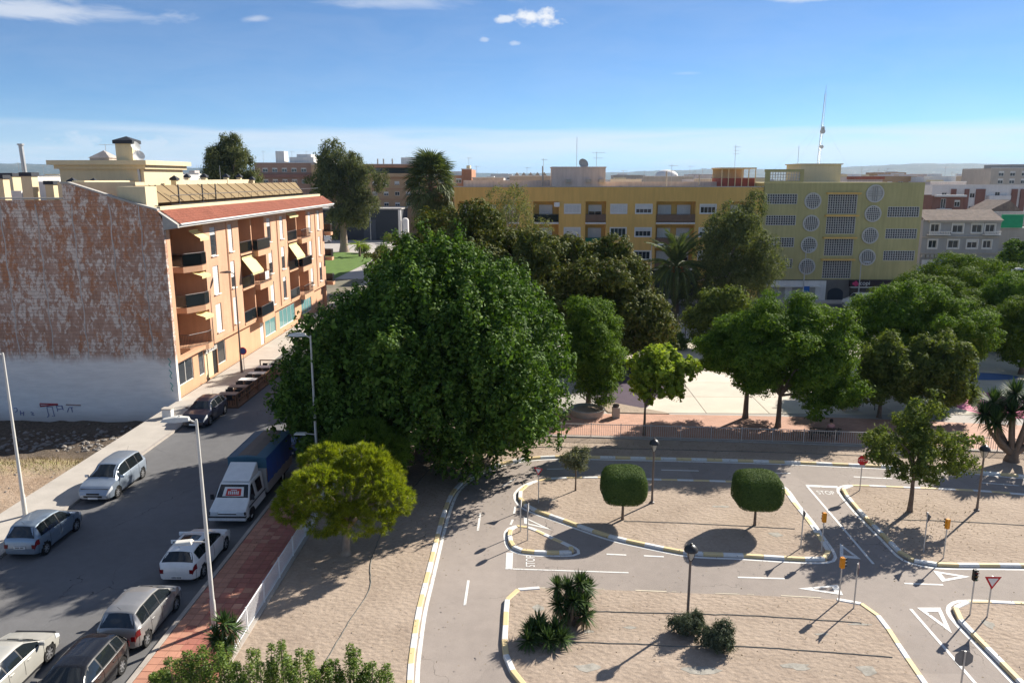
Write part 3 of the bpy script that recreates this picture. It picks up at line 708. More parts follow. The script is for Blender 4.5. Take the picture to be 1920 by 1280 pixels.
fw = wall_open(MB(), (FX, 64.0, 3.3), (0, 1, 0), (1, 0, 0), 102.0 - 64.0, 9.9, [(o[0] - (64 - Y0), o[1] - (64 - Y0)) + tuple(o[2:]) for o in ops])
fw.box(FX - 12, FX - 0.01, 102.01, 102.3, 0, 14.6)                          # far end wall
fw.build('wall', MT['orange'], ap, world=True)
# corner bay: open loggia beside the gable wall
lg = MB(); lg.box(-29.9, -29.6, Y0, 64.0, 3.3, 13.2); lg.box(-29.6, -26.95, 64.0, 64.25, 3.3, 13.2); lg.box(-27.2, -26.9, Y0 + .02, 57.95, 3.3, 13.2)
lg.build('loggia_wall', MT['orange_plaster'], ap, world=True)
for z0, z1 in F:
    MB().add([(-29.6, 61.3, z0 - .45), (-27.6, 61.3, z0 - .45), (-26.75, 63.0, z0 - .45), (-26.75, 64.0, z0 - .45), (-29.6, 64.0, z0 - .45),
             (-29.6, 61.3, z0), (-27.6, 61.3, z0), (-26.75, 63.0, z0), (-26.75, 64.0, z0), (-29.6, 64.0, z0)],
            [(4, 3, 2, 1, 0), (5, 6, 7, 8, 9), (0, 1, 6, 5), (1, 2, 7, 6), (2, 3, 8, 7), (3, 4, 9, 8), (4, 0, 5, 9)]).build('balcony_slab', MT['orange_plaster'], ap, world=True)
    railing(ap, [(-29.5, 61.38), (-27.65, 61.38), (-26.82, 63.05), (-26.82, 63.95)], z0, 1.05, MT['smoke_glass'] if z0 > 5 else None)
    window(ap, (-29.58, 62.7, z0 + .05), R(90), 1.5, 2.2, 0.5 if z0 < 9 else 0.1)
shut = [[.28, 1, .35, 1, 1, 1], [1, .62, .55, .45, .85, 1], [1, 1, 1, .2, .9, .3]]
for fi, (z0, z1) in enumerate(F):
    for ci, (a, b) in enumerate(cols):
        window(ap, (FX - 0.13, (a + b) / 2, z0 + 0.5), R(90), b - a - 0.02, 2.4, shut[fi][ci], 0, 0.06, sill=True)
    for a, m_, b in ((71.95, 75.25, 79.08), (86.54, 90.2, 94.2)):
        MB().box(FX - .02, FX + 0.06, a, m_, z0 - .12, z0 + .06).build('balcony_sill', MT['orange_plaster'], ap, world=True)
        MB().box(FX - .02, FX + 0.55, m_ + .02, b, z0 - .5, z0 + .04).build('balcony_slab', MT['orange_plaster'], ap, world=True)
        MB().box(FX - 1.69, FX - .02, m_ - .1, m_ + .1, z0, z1 - .06).build('pier', MT['orange_plaster'], ap, world=True)
        railing(ap, [(FX + .0, a + .03), (FX + .0, m_ - .1)], z0 + .06, 1.05, MT['smoke_glass'])
        railing(ap, [(FX + .05, m_ + .1), (FX + .48, m_ + .1), (FX + .48, b - .06), (FX + .02, b - .06)], z0 + .04, 1.05, MT['smoke_glass'] if (fi + int(a)) % 2 else None)
        window(ap, (FX - 1.66, a + 1.5, z0 + .05), R(90), 1.5, 2.2, 0.0, 1)
        window(ap, (FX - 1.66, b - 1.6, z0 + .05), R(90), 1.5, 2.2, 0.45, 1)
    # balconies round the far corner
    MB().box(FX - 3.4, FX + .9, 102.31, 103.4, z0 - .4, z0).build('balcony_slab', MT['orange_plaster'], ap, world=True)
    railing(ap, [(FX + .82, 102.4), (FX + .82, 103.32), (FX - 3.3, 103.32)], z0, 1.05, MT['smoke_glass'])
# awnings: rolled part out over the loggias
def awning(y0, y1, z, out, drop, x=FX):
    m = MB(); n = 8
    for i in range(n):
        a = i / n; b = (i + 1) / n
        m.quad((x + out * a, y0, z - drop * a), (x + out * b, y0, z - drop * b), (x + out * b, y1, z - drop * b), (x + out * a, y1, z - drop * a))
    m.quad((x + out, y0, z - drop), (x + out, y0, z - drop - .22), (x + out, y1, z - drop - .22), (x + out, y1, z - drop))
    m.box(x + .0, x + .06, y0, y1, z, z + .1)
    return m.build('awning', MT['awning'], ap, world=True)
awning(62.2, 63.9, 12.75, 0.9, 0.55, -27.3); awning(62.2, 63.9, 9.4, 0.8, 0.25, -27.3); awning(62.2, 63.9, 6.0, 0.8, 0.25, -27.3)
awning(72.2, 75.2, 9.55, 1.0, 1.35); awning(86.8, 90.0, 9.55, 0.9, 1.4); awning(86.7, 90.0, 12.95, 0.35, 0.15)
# things drying on balconies are hung on the rail: white towel
MB().box(FX + .47, FX + .52, 77.0, 78.1, 6.95, 7.75).build('towel', MT['white'], ap, world=True)
# ground floor set back under the first floor
gf = MB(); GX = FX - 0.45
g_ops = [(58.3, 61.0, 0.9, 2.75), (62.1, 63.2, 0.75, 2.8), (63.35, 66.0, 0.13, 2.8), (66.1, 67.9, 0.75, 2.75), (77.2, 78.3, 0.13, 2.6), (78.7, 82.2, 0.65, 2.65), (83.45, 89.3, 0.65, 2.65), (91.9, 96.3, 0.65, 2.65)]
wall_open(gf, (GX, 57.35, 0), (0, 1, 0), (1, 0, 0), 102 - 57.35, 3.3, [(a - 57.35, b - 57.35, c, d, 0.12) for a, b, c, d in g_ops])
gf.box(-27.3, FX, 57.36, 102, 3.02, 3.29)
gf.build('ground_floor_wall', MT['orange_plaster'], ap, world=True)
window(ap, (GX - .1, 59.65, .9), R(90), 2.7, 1.85, 0, 1); window(ap, (GX - .1, 62.65, .75), R(90), 1.08, 2.05, 0, 0)
window(ap, (GX - .1, 67.0, .75), R(90), 1.78, 2.0, 0.0, 0)
MB().box(GX - .12, GX - .06, 63.36, 65.1, .14, 2.3).build('shop_door', MT['cream'], ap, world=True)
MB().box(GX - .14, GX - .10, 65.1, 66.0, .14, 2.3).build('doorway', MT['black'], ap, world=True)
sg = MB().box(GX - .05, GX + .03, 63.36, 66.0, 2.3, 2.79).build('shop_sign', M('grey_sign_board', (0.42, 0.40, 0.37), 0.6), ap, world=True)
scr = MB()
for l in ([(63.62, 2.66), (63.5, 2.42), (63.66, 2.40)], [(63.75, 2.44), (63.9, 2.55), (63.98, 2.42), (64.1, 2.56), (64.2, 2.42)], [(64.3, 2.44), (64.44, 2.56), (64.5, 2.42), (64.66, 2.58), (64.72, 2.42)], [(64.86, 2.70), (64.84, 2.42), (65.0, 2.5), (65.12, 2.42)], [(65.3, 2.72), (65.22, 2.42)], [(63.55, 2.36), (65.2, 2.37)]):
    scr.tube([(GX + .045, y, z) for y, z in l], 0.035, 4)
scr.build('sign_lettering', MT['white'], sg, world=True)
MB().box(GX - .12, GX - .06, 77.2, 78.3, .14, 2.58).build('entrance_door', MT['white'], ap, world=True)
for a, b in ((78.7, 82.2), (83.45, 89.3), (91.9, 96.3)):
    window(ap, (GX - .1, (a + b) / 2, .65), R(90), b - a, 2.0, 0, 1 if b - a < 4 else 3, pane=MT['teal_glass'])
for y in (68.9, 98.0, 83.0):
    MB().tube([(FX + .06, y, 13.1), (FX + .06, y, 3.3)], 0.045, 6).build('downpipe', MT['orange_plaster'], ap, world=True)
# gable wall: party wall with stepped, sloping top, thick, coped
prof = [(-26.88, -2.0), (-26.88, 13.9), (-27.2, 14.62), (-28.6, 15.0), (-30.3, 15.5), (-32.0, 16.05), (-33.6, 16.55), (-34.1, 16.55), (-34.1, 15.35), (-62, 15.45), (-62, -2.0)]
gw = MB().extr([(x, 57.0, z) for x, z in prof], (0, 0.34, 0)).build('gable_wall', MT['gable'], ap, world=True)
cp = MB()
for (xa, za), (xb, zb) in zip(prof[2:6], prof[3:7]): cp.add([(xa, 56.94, za + .002), (xb, 56.94, zb + .002), (xb, 57.42, zb + .002), (xa, 57.42, za + .002), (xa, 56.94, za + .13), (xb, 56.94, zb + .13), (xb, 57.42, zb + .13), (xa, 57.42, za + .13)], [(0, 1, 2, 3), (7, 6, 5, 4), (0, 4, 5, 1), (2, 6, 7, 3), (1, 5, 6, 2), (3, 7, 4, 0)])
cp.box(-34.15, -33.6, 56.94, 57.42, 16.552, 16.69).box(-62, -34.1, 56.95, 57.4, 15.452, 15.56)
cp.build('coping', MT['coping'], gw, world=True)
seam = MB()
for x in (-28.55, -30.75, -33.55, -36.2, -38.9, -41.4, -44.2): seam.tube([(x + .05 * math.sin(z * 2.3 + x), 57.0, z) for z in np.linspace(3.4, 15.1 if x < -28 else 14.8, 24)], .045, 4)
seam.build('joint_strip', M('grey_mortar_joint', (0.60, 0.55, 0.51), 0.9, 0.3, 3, streak=0.3), gw, world=True)
# graffiti on the plaster foot of the wall
gm_b = M('faded_blue_spray', (0.20, 0.22, 0.36), 0.8, 0.3, 5); gm_r = M('red_spray', (0.36, 0.06, 0.07), 0.8, 0.3, 5); gm_g = M('green_spray', (0.16, 0.42, 0.36), 0.8, 0.3, 5)
def spray(lines, m, w=0.035):
    for l in lines: MB().tube([(x, 56.985, z) for x, z in l], w, 4).build('graffiti_stroke', m, gw, world=True)
gx = lambda px: -41.15 + px * 0.0427; gz = lambda py: -1.5 + (787 - py) * 0.0405
spray([[(gx(a[0]), gz(a[1])) for a in l] for l in ([(90, 761), (91, 773), (92, 776), (89, 781)], [(90, 760), (100, 760), (102, 779), (98, 778)], [(108, 758), (109, 769)], [(107, 758), (119, 758), (119, 764), (109, 765)], [(117, 757), (120, 766)], [(127, 770), (130, 762)], [(131, 761), (138, 761)], [(135, 761), (136, 770)], [(29, 763), (34, 763), (35, 768), (31, 771)], [(40, 768), (40, 777)], [(46, 770), (45, 778)], [(40, 773), (46, 773)], [(59, 771), (64, 772), (60, 776), (65, 777)])], gm_b)
spray([[(gx(a[0]), gz(a[1])) for a in l] for l in ([(78, 754), (111, 754.5)], [(78, 756), (78, 759), (111, 755.5)])], gm_r, 0.06)
spray([[(gx(a[0]), gz(a[1])) for a in l] for l in ([(126, 755.5), (153, 756.5)],)], M('brown_spray', (0.30, 0.20, 0.17), 0.8), 0.05)
spray([[(-26.98 - .3, z), (-27.12 - .3, z + .2), (-26.95 - .3, z + .45), (-27.15 - .3, z + .7)] for z in (0.9, 1.9, 2.8)], gm_g)
# eaves: tiled slope, white fascia
EX0, EX1, EZ0, EZ1 = -25.8, -27.15, 13.62, 14.58
def tile_slope(y0, y1):
    m = MB(); step = 0.23; n = int((y1 - y0) / step); rows = 6
    for i in range(n):
        ya = y0 + i * step; yb = ya + step; ym = (ya + yb) / 2
        for r_ in range(rows):
            ta, tb = r_ / rows, (r_ + 1) / rows
            xa, xb = EX0 + (EX1 - EX0) * ta, EX0 + (EX1 - EX0) * tb; za, zb = EZ0 + (EZ1 - EZ0) * ta, EZ0 + (EZ1 - EZ0) * tb
            l = 0.03
            m.add([(xa, ya, za + l * .4), (xa, ym - .05, za + l + .07), (xa, ym + .05, za + l + .07), (xa, yb, za + l * .4), (xb, ya, zb), (xb, ym - .05, zb + .07), (xb, ym + .05, zb + .07), (xb, yb, zb), (xa, ya, za - .02), (xa, yb, za - .02)],
                  [(0, 1, 5, 4), (1, 2, 6, 5), (2, 3, 7, 6), (8, 9, 3, 2, 1, 0)])
    return m
rf = tile_slope(57.4, 103.6).build('roof', MT['rooftile'], ap, world=True); tag(rf, kind='stuff')
MB().add([(EX0, 57.0, EZ0 - .03), (EX0, 57.0, 13.36), (-26.88, 57.0, 13.2), (-26.88, 57.0, 14.2), (EX1, 57.0, EZ1 - .04), (EX0, 57.36, EZ0 - .03), (EX0, 57.36, 13.36), (-26.88, 57.36, 13.2), (-26.88, 57.36, 14.2), (EX1, 57.36, EZ1 - .04)],
         [(0, 4, 3, 2, 1), (5, 6, 7, 8, 9), (0, 1, 6, 5), (1, 2, 7, 6), (0, 5, 9, 4)]).build('verge_wall', MT['coping'], ap, world=True)
MB().add([(EX0, 57.37, 13.40), (EX0, 103.6, 13.40), (FX, 103.6, 13.2), (FX, 57.37, 13.2), (EX0, 57.37, 13.59), (EX0, 103.6, 13.59), (FX, 103.6, 13.59), (FX, 57.37, 13.59)],
         [(0, 1, 2, 3), (4, 7, 6, 5), (0, 4, 5, 1), (2, 6, 7, 3), (1, 5, 6, 2)]).build('fascia', MT['white'], ap, world=True)
MB().tube([(EX0 + .07, 57.4, 13.6), (EX0 + .07, 103.6, 13.6)], 0.075, 6).build('gutter', MT['white'], ap, world=True)
# roof terrace with parapet, netted pergola, stair tower, chimneys
MB().box(-60, -27.43, 57.36, 102.3, 14.3, 14.45).build('roof_deck', M('terracotta_deck', (0.30, 0.20, 0.15), 0.9), ap, world=True)
MB().box(-27.42, -27.16, 57.4, 102.3, 14.3, 14.9).build('parapet', MT['cream'], ap, world=True)
railing(ap, [(-27.3, 59.6), (-27.3, 101.9)], 14.9, 0.75, None, bars=1.7)
pn = MB()
pn.add([(-28.4, 59.5, 15.1), (-28.4, 99.0, 15.1), (-30.0, 101.2, 16.4), (-30.0, 59.5, 16.4)], [(0, 1, 2, 3)])
pn.add([(-28.4, 99.0, 15.1), (-30.0, 101.2, 16.4), (-30.0, 101.2, 14.46), (-28.4, 99.0, 14.46)], [(0, 1, 2, 3)])
pn.box(-30.06, -30.01, 59.5, 101.2, 14.46, 16.38)
pn.build('shade_net', MT['tan_net'], ap, world=True)
for i in range(18):
    y = 59.6 + i * 2.3
    MB().tube([(-28.38, y, 15.12), (-30.0, y - 0.1, 16.43)], 0.03, 5).build('pergola_rafter', MT['wood'], ap, world=True)
for y in (59.5, 63.4, 68.1, 71.0):
    MB().box(-28.42, -28.34, y - .05, y + .05, 14.46, 16.45).build('pergola_post', MT['black_metal'], ap, world=True)
MB().box(-30.3, -28.2, 57.5, 59.3, 14.46, 16.35).build('terrace_wall', MT['cream'], ap, world=True)
MB().box(-36.5, -30.4, 60.5, 62.0, 14.46, 16.65).box(-36.2, -35.2, 62.0, 101, 14.46, 16.75).build('terrace_wall', MT['cream'], ap, world=True)
tw = MB().box(-41.9, -34.3, 70, 78, 14.46, 17.75).box(-42.2, -34.0, 69.7, 78.3, 17.75, 18.1).box(-42.6, -33.7, 69.3, 78.7, 18.1, 18.5).build('stair_tower', MT['cream'], ap, world=True)
MB().box(-36.8, -35.3, 70.3, 71.6, 18.5, 19.95).build('chimney', MT['cream'], ap, world=True)
MB().add([(-36.95, 70.15, 19.95), (-35.15, 70.15, 19.95), (-35.15, 71.75, 19.95), (-36.95, 71.75, 19.95), (-36.95, 70.15, 20.25), (-35.15, 70.15, 20.25), (-35.15, 71.75, 20.25), (-36.95, 71.75, 20.25), (-36.05, 70.95, 20.62)], [(0, 3, 2, 1), (0, 1, 5, 4), (1, 2, 6, 5), (2, 3, 7, 6), (3, 0, 4, 7), (4, 5, 8), (5, 6, 8), (6, 7, 8), (7, 4, 8)]).build('chimney_cap', MT['dark'], ap, world=True)
MB().box(-39.9, -38.1, 71.5, 73.3, 18.5, 18.75).add([(-40.0, 71.4, 18.75), (-38.0, 71.4, 18.75), (-38.0, 73.4, 18.75), (-40.0, 73.4, 18.75), (-39, 72.4, 19.45)], [(0, 3, 2, 1), (0, 1, 4), (1, 2, 4), (2, 3, 4), (3, 0, 4)]).build('roof_lantern', M('weathered_zinc', (0.42, 0.37, 0.34), 0.6, 0.2), ap, world=True)
def dish(parent, p, r=0.45, az=150, mat=None):
    m = MB(); a = R(az); n = Vector((math.sin(a), math.cos(a), 0.45)).normalized(); u = n.cross(Vector((0, 0, 1))).normalized(); w = n.cross(u)
    P = Vector(p); vs = []; N = 16
    for k, (rr, dd) in enumerate(((0.02, -.10), (.5, -.075), (1.0, 0.0))):
        vs += [P + (u * math.cos(2 * math.pi * i / N) + w * math.sin(2 * math.pi * i / N)) * r * rr + n * r * dd * 2 for i in range(N)]
    fs = [(j * N + i, j * N + (i + 1) % N, (j + 1) * N + (i + 1) % N, (j + 1) * N + i) for j in range(2) for i in range(N)]
    m.add(vs, fs); m.tube([P - n * .2 * r, P - n * .3 * r - Vector((0, 0, r * 1.3))], 0.035, 5)
    m.tube([P - w * r * .9, P + n * r * .7], 0.012, 4)
    return m.build('satellite_dish', mat or MT['shutter'], parent, 60, world=True)
dish(ap, (-35.0, 70.4, 19.75), 0.45, 120); dish(ap, (-34.6, 70.0, 18.9), 0.5, 140)
MB().tube([(-34.6, 69.9, 14.5), (-34.75, 69.9, 18.6)], 0.11, 8).build('flue_pipe', MT['grey_metal'], ap, world=True)
MB().tube([(-48.2, 75, 14.5), (-48.35, 75, 20.0)], 0.2, 10).tube([(-48.35, 75, 20.0), (-48.35, 75, 20.15)], 0.3, 10).build('flue_pipe', MT['grey_metal'], ap, world=True)
def vent(p, s=0.55):
    x, y, z = p
    m = MB().box(x - s * .4, x + s * .4, y - s * .4, y + s * .4, z - 1.2, z)
    m2 = MB().box(x - s * .55, x + s * .55, y - s * .55, y + s * .55, z + .0, z + s * .25).add([(x - s * .6, y - s * .6, z + s * .25), (x + s * .6, y - s * .6, z + s * .25), (x + s * .6, y + s * .6, z + s * .25), (x - s * .6, y + s * .6, z + s * .25), (x, y, z + s * .75)], [(0, 3, 2, 1), (0, 1, 4), (1, 2, 4), (2, 3, 4), (3, 0, 4)])
    c_ = m.build('chimney', MT['cream'], ap, world=True); m2.build('cowl', MT['dark'], c_, world=True)
for p in ((-38.5, 66, 16.55), (-36.9, 66.4, 16.5), (-35.6, 80, 16.8), (-33.4, 74, 16.75), (-35.5, 86, 17.0), (-35.4, 92, 17.0), (-35.7, 97, 17.0), (-43, 90, 16.9), (-40, 92, 17.0), (-35.0, 99.5, 16.7)): vent(p, 0.62)
for x, y, w, h in ((-39.6, 62, 0.42, 17.1), (-38.2, 62.5, 0.33, 16.45), (-41.9, 62, 0.4, 16.9), (-46.5, 70, .7, 17.1), (-49, 72, .7, 17.1)):
    c_ = MB().box(x - w, x + w, y - w, y + w, 14.46, h).build('chimney', MT['cream'], ap, world=True)
    MB().box(x - w - .08, x + w + .08, y - w - .08, y + w + .08, h, h + .3).build('cowl', MT['dark'], c_, world=True)
MB().box(-60, -37, 80, 81, 14.46, 16.6).box(-60, -43, 66, 66.3, 14.46, 15.9).build('terrace_wall', MT['white'], ap, world=True)
def aerial(parent, p, h, arms=((.92, 1.1), (.8, .7)), r=0.02, mat=None, az=0.0):
    m = MB(); x, y, z = p; m.tube([(x, y, z), (x, y, z + h)], r, 5)
    dx, dy = math.cos(az), math.sin(az)
    for t, L in arms:
        zz = z + h * t; m.tube([(x - dx * L * .35, y - dy * L * .35, zz), (x + dx * L * .65, y + dy * L * .65, zz)], r * .7, 4)
        for i in range(7):
            q = -.3 + .95 * i / 6; m.tube([(x + dx * L * q - dy * .22, y + dy * L * q + dx * .22, zz), (x + dx * L * q + dy * .22, y + dy * L * q - dx * .22, zz)], r * .45, 3)
    return m.build('aerial', mat or MT['grey_metal'], parent, world=True)
aerial(ap, (-38.6, 72, 18.5), 1.5, ((.95, 1.6),)); aerial(ap, (-34.5, 88, 16.7), 1.6, ())

# ---------------------------------------------------------------- ochre apartment block across the park
MT['ochre'] = M('ochre_render', (0.74, 0.465, 0.145), 0.9, 0.05, 0.35, streak=0.12); MT['ochre_dark'] = M('brown_loggia_render', (0.55, 0.33, 0.18), 0.9, 0.08, streak=0.1)
MT['sheet_brown'] = M('brown_balcony_sheet', (0.20, 0.13, 0.09), 0.8); MT['sheet_green'] = M('green_balcony_net', (0.015, 0.13, 0.07), 0.8)
oc = thing('ochre_apartment_block', 'long ochre apartment block with recessed balconies behind the dark trees', 'building', (10, 109, 0))
X0o, X1o = -10.2, 32.4; fl = [(10.85, 13.75), (7.65, 10.55), (4.45, 7.35)]
recs = [(-9.6, -1.2), (0.75, 4.3), (8.0, 10.85), (17.8, 23.2), (27.6, 31.0)]
wcols = [(5.0, 7.38), (11.4, 13.8), (14.85, 17.28), (23.75, 26.1)]
ops = []
for z0, z1 in fl:
    for a, b in recs: ops.append((a - X0o, b - X0o, z0, z1, 1.5, True))
    for a, b in wcols: ops.append((a - X0o + .12, b - X0o - .12, z0 + 1.32, z0 + 2.48, 0.12))
sh_ops = [(11.2, 17.3, 0.1, 4.2), (18.0, 24.0, 0.1, 3.9), (-6, 0, 0.1, 3.9), (1.5, 9.5, 0.1, 3.9), (25, 31, .1, 3.9)]
ow = wall_open(MB(), (X0o, 109, 0), (1, 0, 0), (0, -1, 0), X1o - X0o, 15.7, ops + [(a - X0o, b - X0o, c, d, 0.4, False) for a, b, c, d in sh_ops])
ow.box(X0o, X1o, 110.8, 121, 0, 15.68); ow.quad((X0o, 109, 0), (X0o, 109, 15.7), (X0o, 110.8, 15.7), (X0o, 110.8, 0)); ow.quad((X0o, 109, 15.7), (X1o, 109, 15.7), (X1o, 110.8, 15.69), (X0o, 110.8, 15.69))
ow.build('wall', MT['ochre'], oc, world=True)
MB().box(X0o - .1, X1o - .01, 108.94, 109.2, 15.705, 15.82).build('coping', MT['coping'], oc, world=True)
shs = [[1, 1, .55, .3], [1, 0, .4, .5], [.3, 0, .1, .6]]
for fi, (z0, z1) in enumerate(fl):
    for wi, (a, b) in enumerate(wcols):
        window(oc, ((a + b) / 2, 109.1, z0 + 1.33), 0, b - a - .26, 1.14, shs[fi][wi], 3, 0.06, surround=0.12, proud=0.1)
    for ri, (a, b) in enumerate(recs):
        MB().box(a, b, 108.82, 109.3, z0 - .16, z0 + .05).build('balcony_slab', MT['white'], oc, world=True)
        inf = MT['sheet_green'] if (fi == 1 and ri == 2) else (MT['sheet_brown'] if ri in (2, 3) else MT['smoke_glass'])
        railing(oc, [(a + .03, 108.9), (b - .03, 108.9)], z0 + .05, 1.12, inf, bars=0.3)
        n = 1 if b - a < 4 else (2 if b - a < 6 else 3)
        for i in range(n):
            window(oc, (a + (b - a) * (i + .5) / n, 110.42, z0 + .1), 0, 1.85, 2.3, [.9, .8, .75, .95, .4][(fi + ri * 2 + i) % 5], 1)
        MB().box(a + .01, b - .01, 110.38, 110.49, z0 + .02, z1 - .02).build('loggia_wall', MT['ochre_dark'], oc, world=True) if False else None
for a, b, c, d in sh_ops:
    MB().box(a, b, 109.35, 109.45, c, d).build('shop_front', M('navy_shutter', (0.012, 0.022, 0.06), 0.6, 0.15) if a == 11.2 else MT['dark'], oc, world=True)
fb = MB().box(11.0, 24.2, 108.8, 108.98, 3.0, 4.25).build('fascia_board', MT['black'], oc, world=True)
for i, (s, z) in enumerate((('LA MA', 3.85), ('DE', 3.3))):
    inst('sign_lettering', text_mesh('sign_lettering', s, 0.62, MT['white'], 0.004), fb, (16.2 - 10 - .75 * i, 108.78 - 109, z), (R(90), 0, 0))
MB().cbox((4.0, 108.7, 13.35), (0.75, 0.35, 0.6)).build('air_conditioner', MT['shutter'], oc, world=True)
# stair house, roof walls and aerials on the roof
MT['pinkwall'] = M('pale_pink_render', (0.62, 0.54, 0.50), 0.9, 0.08, 0.4, streak=0.18)
MB().box(3.4, 11.0, 112.5, 119, 15.7, 18.35).box(3.3, 11.1, 112.4, 119.1, 18.35, 18.5).build('stair_house', MT['pinkwall'], oc, world=True)
MB().box(-9.5, 3.3, 116, 116.3, 15.7, 16.6).box(11.1, 32, 116, 116.3, 15.7, 16.4).build('roof_wall', MT['pinkwall'], oc, world=True)
for x in (5.7, 8.6, 10.4): MB().box(x - .35, x + .35, 112.0, 112.45, 16.3, 16.75).build('vent_box', MT['coping'], oc, world=True)
dish(oc, (7.9, 113, 18.95), 0.75, 155, MT['coping']); aerial(oc, (6.9, 113, 18.4), 4.2, (), 0.035); aerial(oc, (9.8, 114, 18.4), 2.2, ((.95, 1.9), (.6, 1.4)), 0.03); aerial(oc, (2.2, 114, 15.7), 4.0, ((.95, .9),), 0.03)
for x, h in ((2.1, 2.9), (19.8, 2.2), (24.5, 1.6)): MB().tube([(x, 113.5, 15.7), (x, 113.5, 15.7 + h)], 0.1, 6).build('flue_pipe', MT['coping'], oc, world=True)
aerial(oc, (20.6, 114, 15.7), 3.2, ((.92, 1.3), (.7, .8)), 0.03)

# ---------------------------------------------------------------- olive green telephone exchange with lattice windows
MT['olive'] = M('olive_render', (0.48, 0.425, 0.20), 0.9, 0.07, 0.3, streak=0.16); MT['lattice'] = M('white_lattice_concrete', (0.54, 0.52, 0.48), 0.85, 0.06)
gb = thing('olive_building', 'olive green windowless-looking block with round and square white lattice windows', 'building', (43, 109, 0))
GX0, GX1 = 32.5, 54.3
lat = [(41.35, 45.25, a, b) for a, b in ((12.15, 14.72), (9.4, 11.7), (6.37, 8.66), (3.2, 5.64))] + [(33.0, 37.05, a, b) for a, b in ((13.45, 14.76), (10.56, 11.85), (7.55, 8.8), (4.6, 5.85))] + [(49.6, 53.85, a, b) for a, b in ((11.71, 13.04), (8.75, 10.04), (5.71, 7.01))]
bw = wall_open(MB(), (GX0, 109, 3.0), (1, 0, 0), (0, -1, 0), GX1 - GX0, 13.35, [(a - GX0, b - GX0, c - 3, d - 3, 0.35, False) for a, b, c, d in lat], 0.35)
bw.box(GX0, GX1, 109.5, 124, 0, 16.3); bw.quad((GX1, 109, 0), (GX1, 109.5, 0), (GX1, 109.5, 16.35), (GX1, 109, 16.35)); bw.quad((GX0, 109, 3), (GX0, 109, 16.35), (GX0, 109.5, 16.35), (GX0, 109.5, 3)); bw.quad((GX0, 109, 16.35), (GX1, 109, 16.35), (GX1, 109.5, 16.34), (GX0, 109.5, 16.34))
bw.build('wall', MT['olive'], gb, world=True)
def lattice(a, b, c, d, cell=0.33, y=108.99, t=0.075):
    pane = MB().box(a, b, y + .30, y + .34, c, d).build('window', MT['glass'], gb, world=True)
    m = MB(); nx = max(2, round((b - a) / cell)); nz = max(2, round((d - c) / cell))
    for i in range(nx + 1):
        x = a + (b - a) * i / nx; m.box(x - t / 2, x + t / 2, y, y + .22, c, d)
    for j in range(nz + 1):
        z = c + (d - c) * j / nz; m.box(a, b, y + .004, y + .2, z - t / 2, z + t / 2)
    m.build('lattice', MT['lattice'], pane, world=True); return pane
for l in lat: lattice(*l)
for a, b, c, d in lat[:4]:
    MB().box(41.0, 45.6, 108.55, 109.0, d + .06, d + .28).build('ledge', MT['ochre'], gb, world=True)
def round_win(cx, cz, r=1.08, plain=False):
    y = 108.9
    pane = MB(); N = 28; pane.add([(cx + r * math.cos(2 * math.pi * k / N), y + .06, cz + r * math.sin(2 * math.pi * k / N)) for k in range(N)], [tuple(range(N - 1, -1, -1))])
    p_ = pane.build('window', MT['glass'] if not plain else MT['lattice'], gb, world=True)
    ring = MB(); vs = []
    for rr, yy in ((r * .9, y + .08), (r * .9, y - .08), (r * 1.06, y - .08), (r * 1.06, y + .11)):
        vs += [(cx + rr * math.cos(2 * math.pi * k / N), yy, cz + rr * math.sin(2 * math.pi * k / N)) for k in range(N)]
    ring.add(vs, [(j * N + k, (j + 1) * N + k, (j + 1) * N + (k + 1) % N, j * N + (k + 1) % N) for j in range(3) for k in range(N)])
    ring.build('ring_frame', MT['lattice'], p_, world=True)
    g = MB(); n = 3
    for i in range(-n, n + 1):
        q = i * r * .9 / (n + .6); h = math.sqrt(max(0, (r * .9) ** 2 - q * q))
        if plain and abs(i) > 1: continue
        g.box(cx + q - .035, cx + q + .035, y - .05, y + .05, cz - h, cz + h); g.box(cx - h, cx + h, y - .045, y + .045, cz + q - .035, cz + q + .035)
    g.build('lattice', MT['lattice'] if not plain else MT['coping'], p_, world=True)
for cx, cz in ((39.2, 13.84), (39.2, 10.82), (39.15, 7.83), (39.1, 4.82), (47.55, 12.13), (47.45, 9.14), (47.35, 6.12)): round_win(cx, cz)
round_win(47.6, 14.85, 1.15, True)
# raised frame of the roof terrace, penthouse, mast
rfw = wall_open(MB(), (32.45, 109.0, 16.36), (1, 0, 0), (0, -1, 0), 5.3, 1.75, [(0.7, 4.8, 0.2, 1.4, 0.3)], 0.3); rfw.box(32.45, 37.75, 109.31, 109.34, 17.76, 18.1)
rfw.build('roof_frame', MT['olive'], gb, world=True)
m_ = MB(); [m_.box(33.15 + i * .36, 33.22 + i * .36, 109.05, 109.2, 16.57, 17.75) for i in range(12)]; [m_.box(33.15, 37.25, 109.06, 109.18, 16.6 + j * .38, 16.67 + j * .38) for j in range(4)]
m_.build('lattice', MT['lattice'], gb, world=True)
MB().box(37.9, 43.5, 111, 117, 16.36, 18.75).box(37.7, 43.7, 110.8, 117.2, 18.75, 18.9).build('penthouse', MT['cream'], gb, world=True)
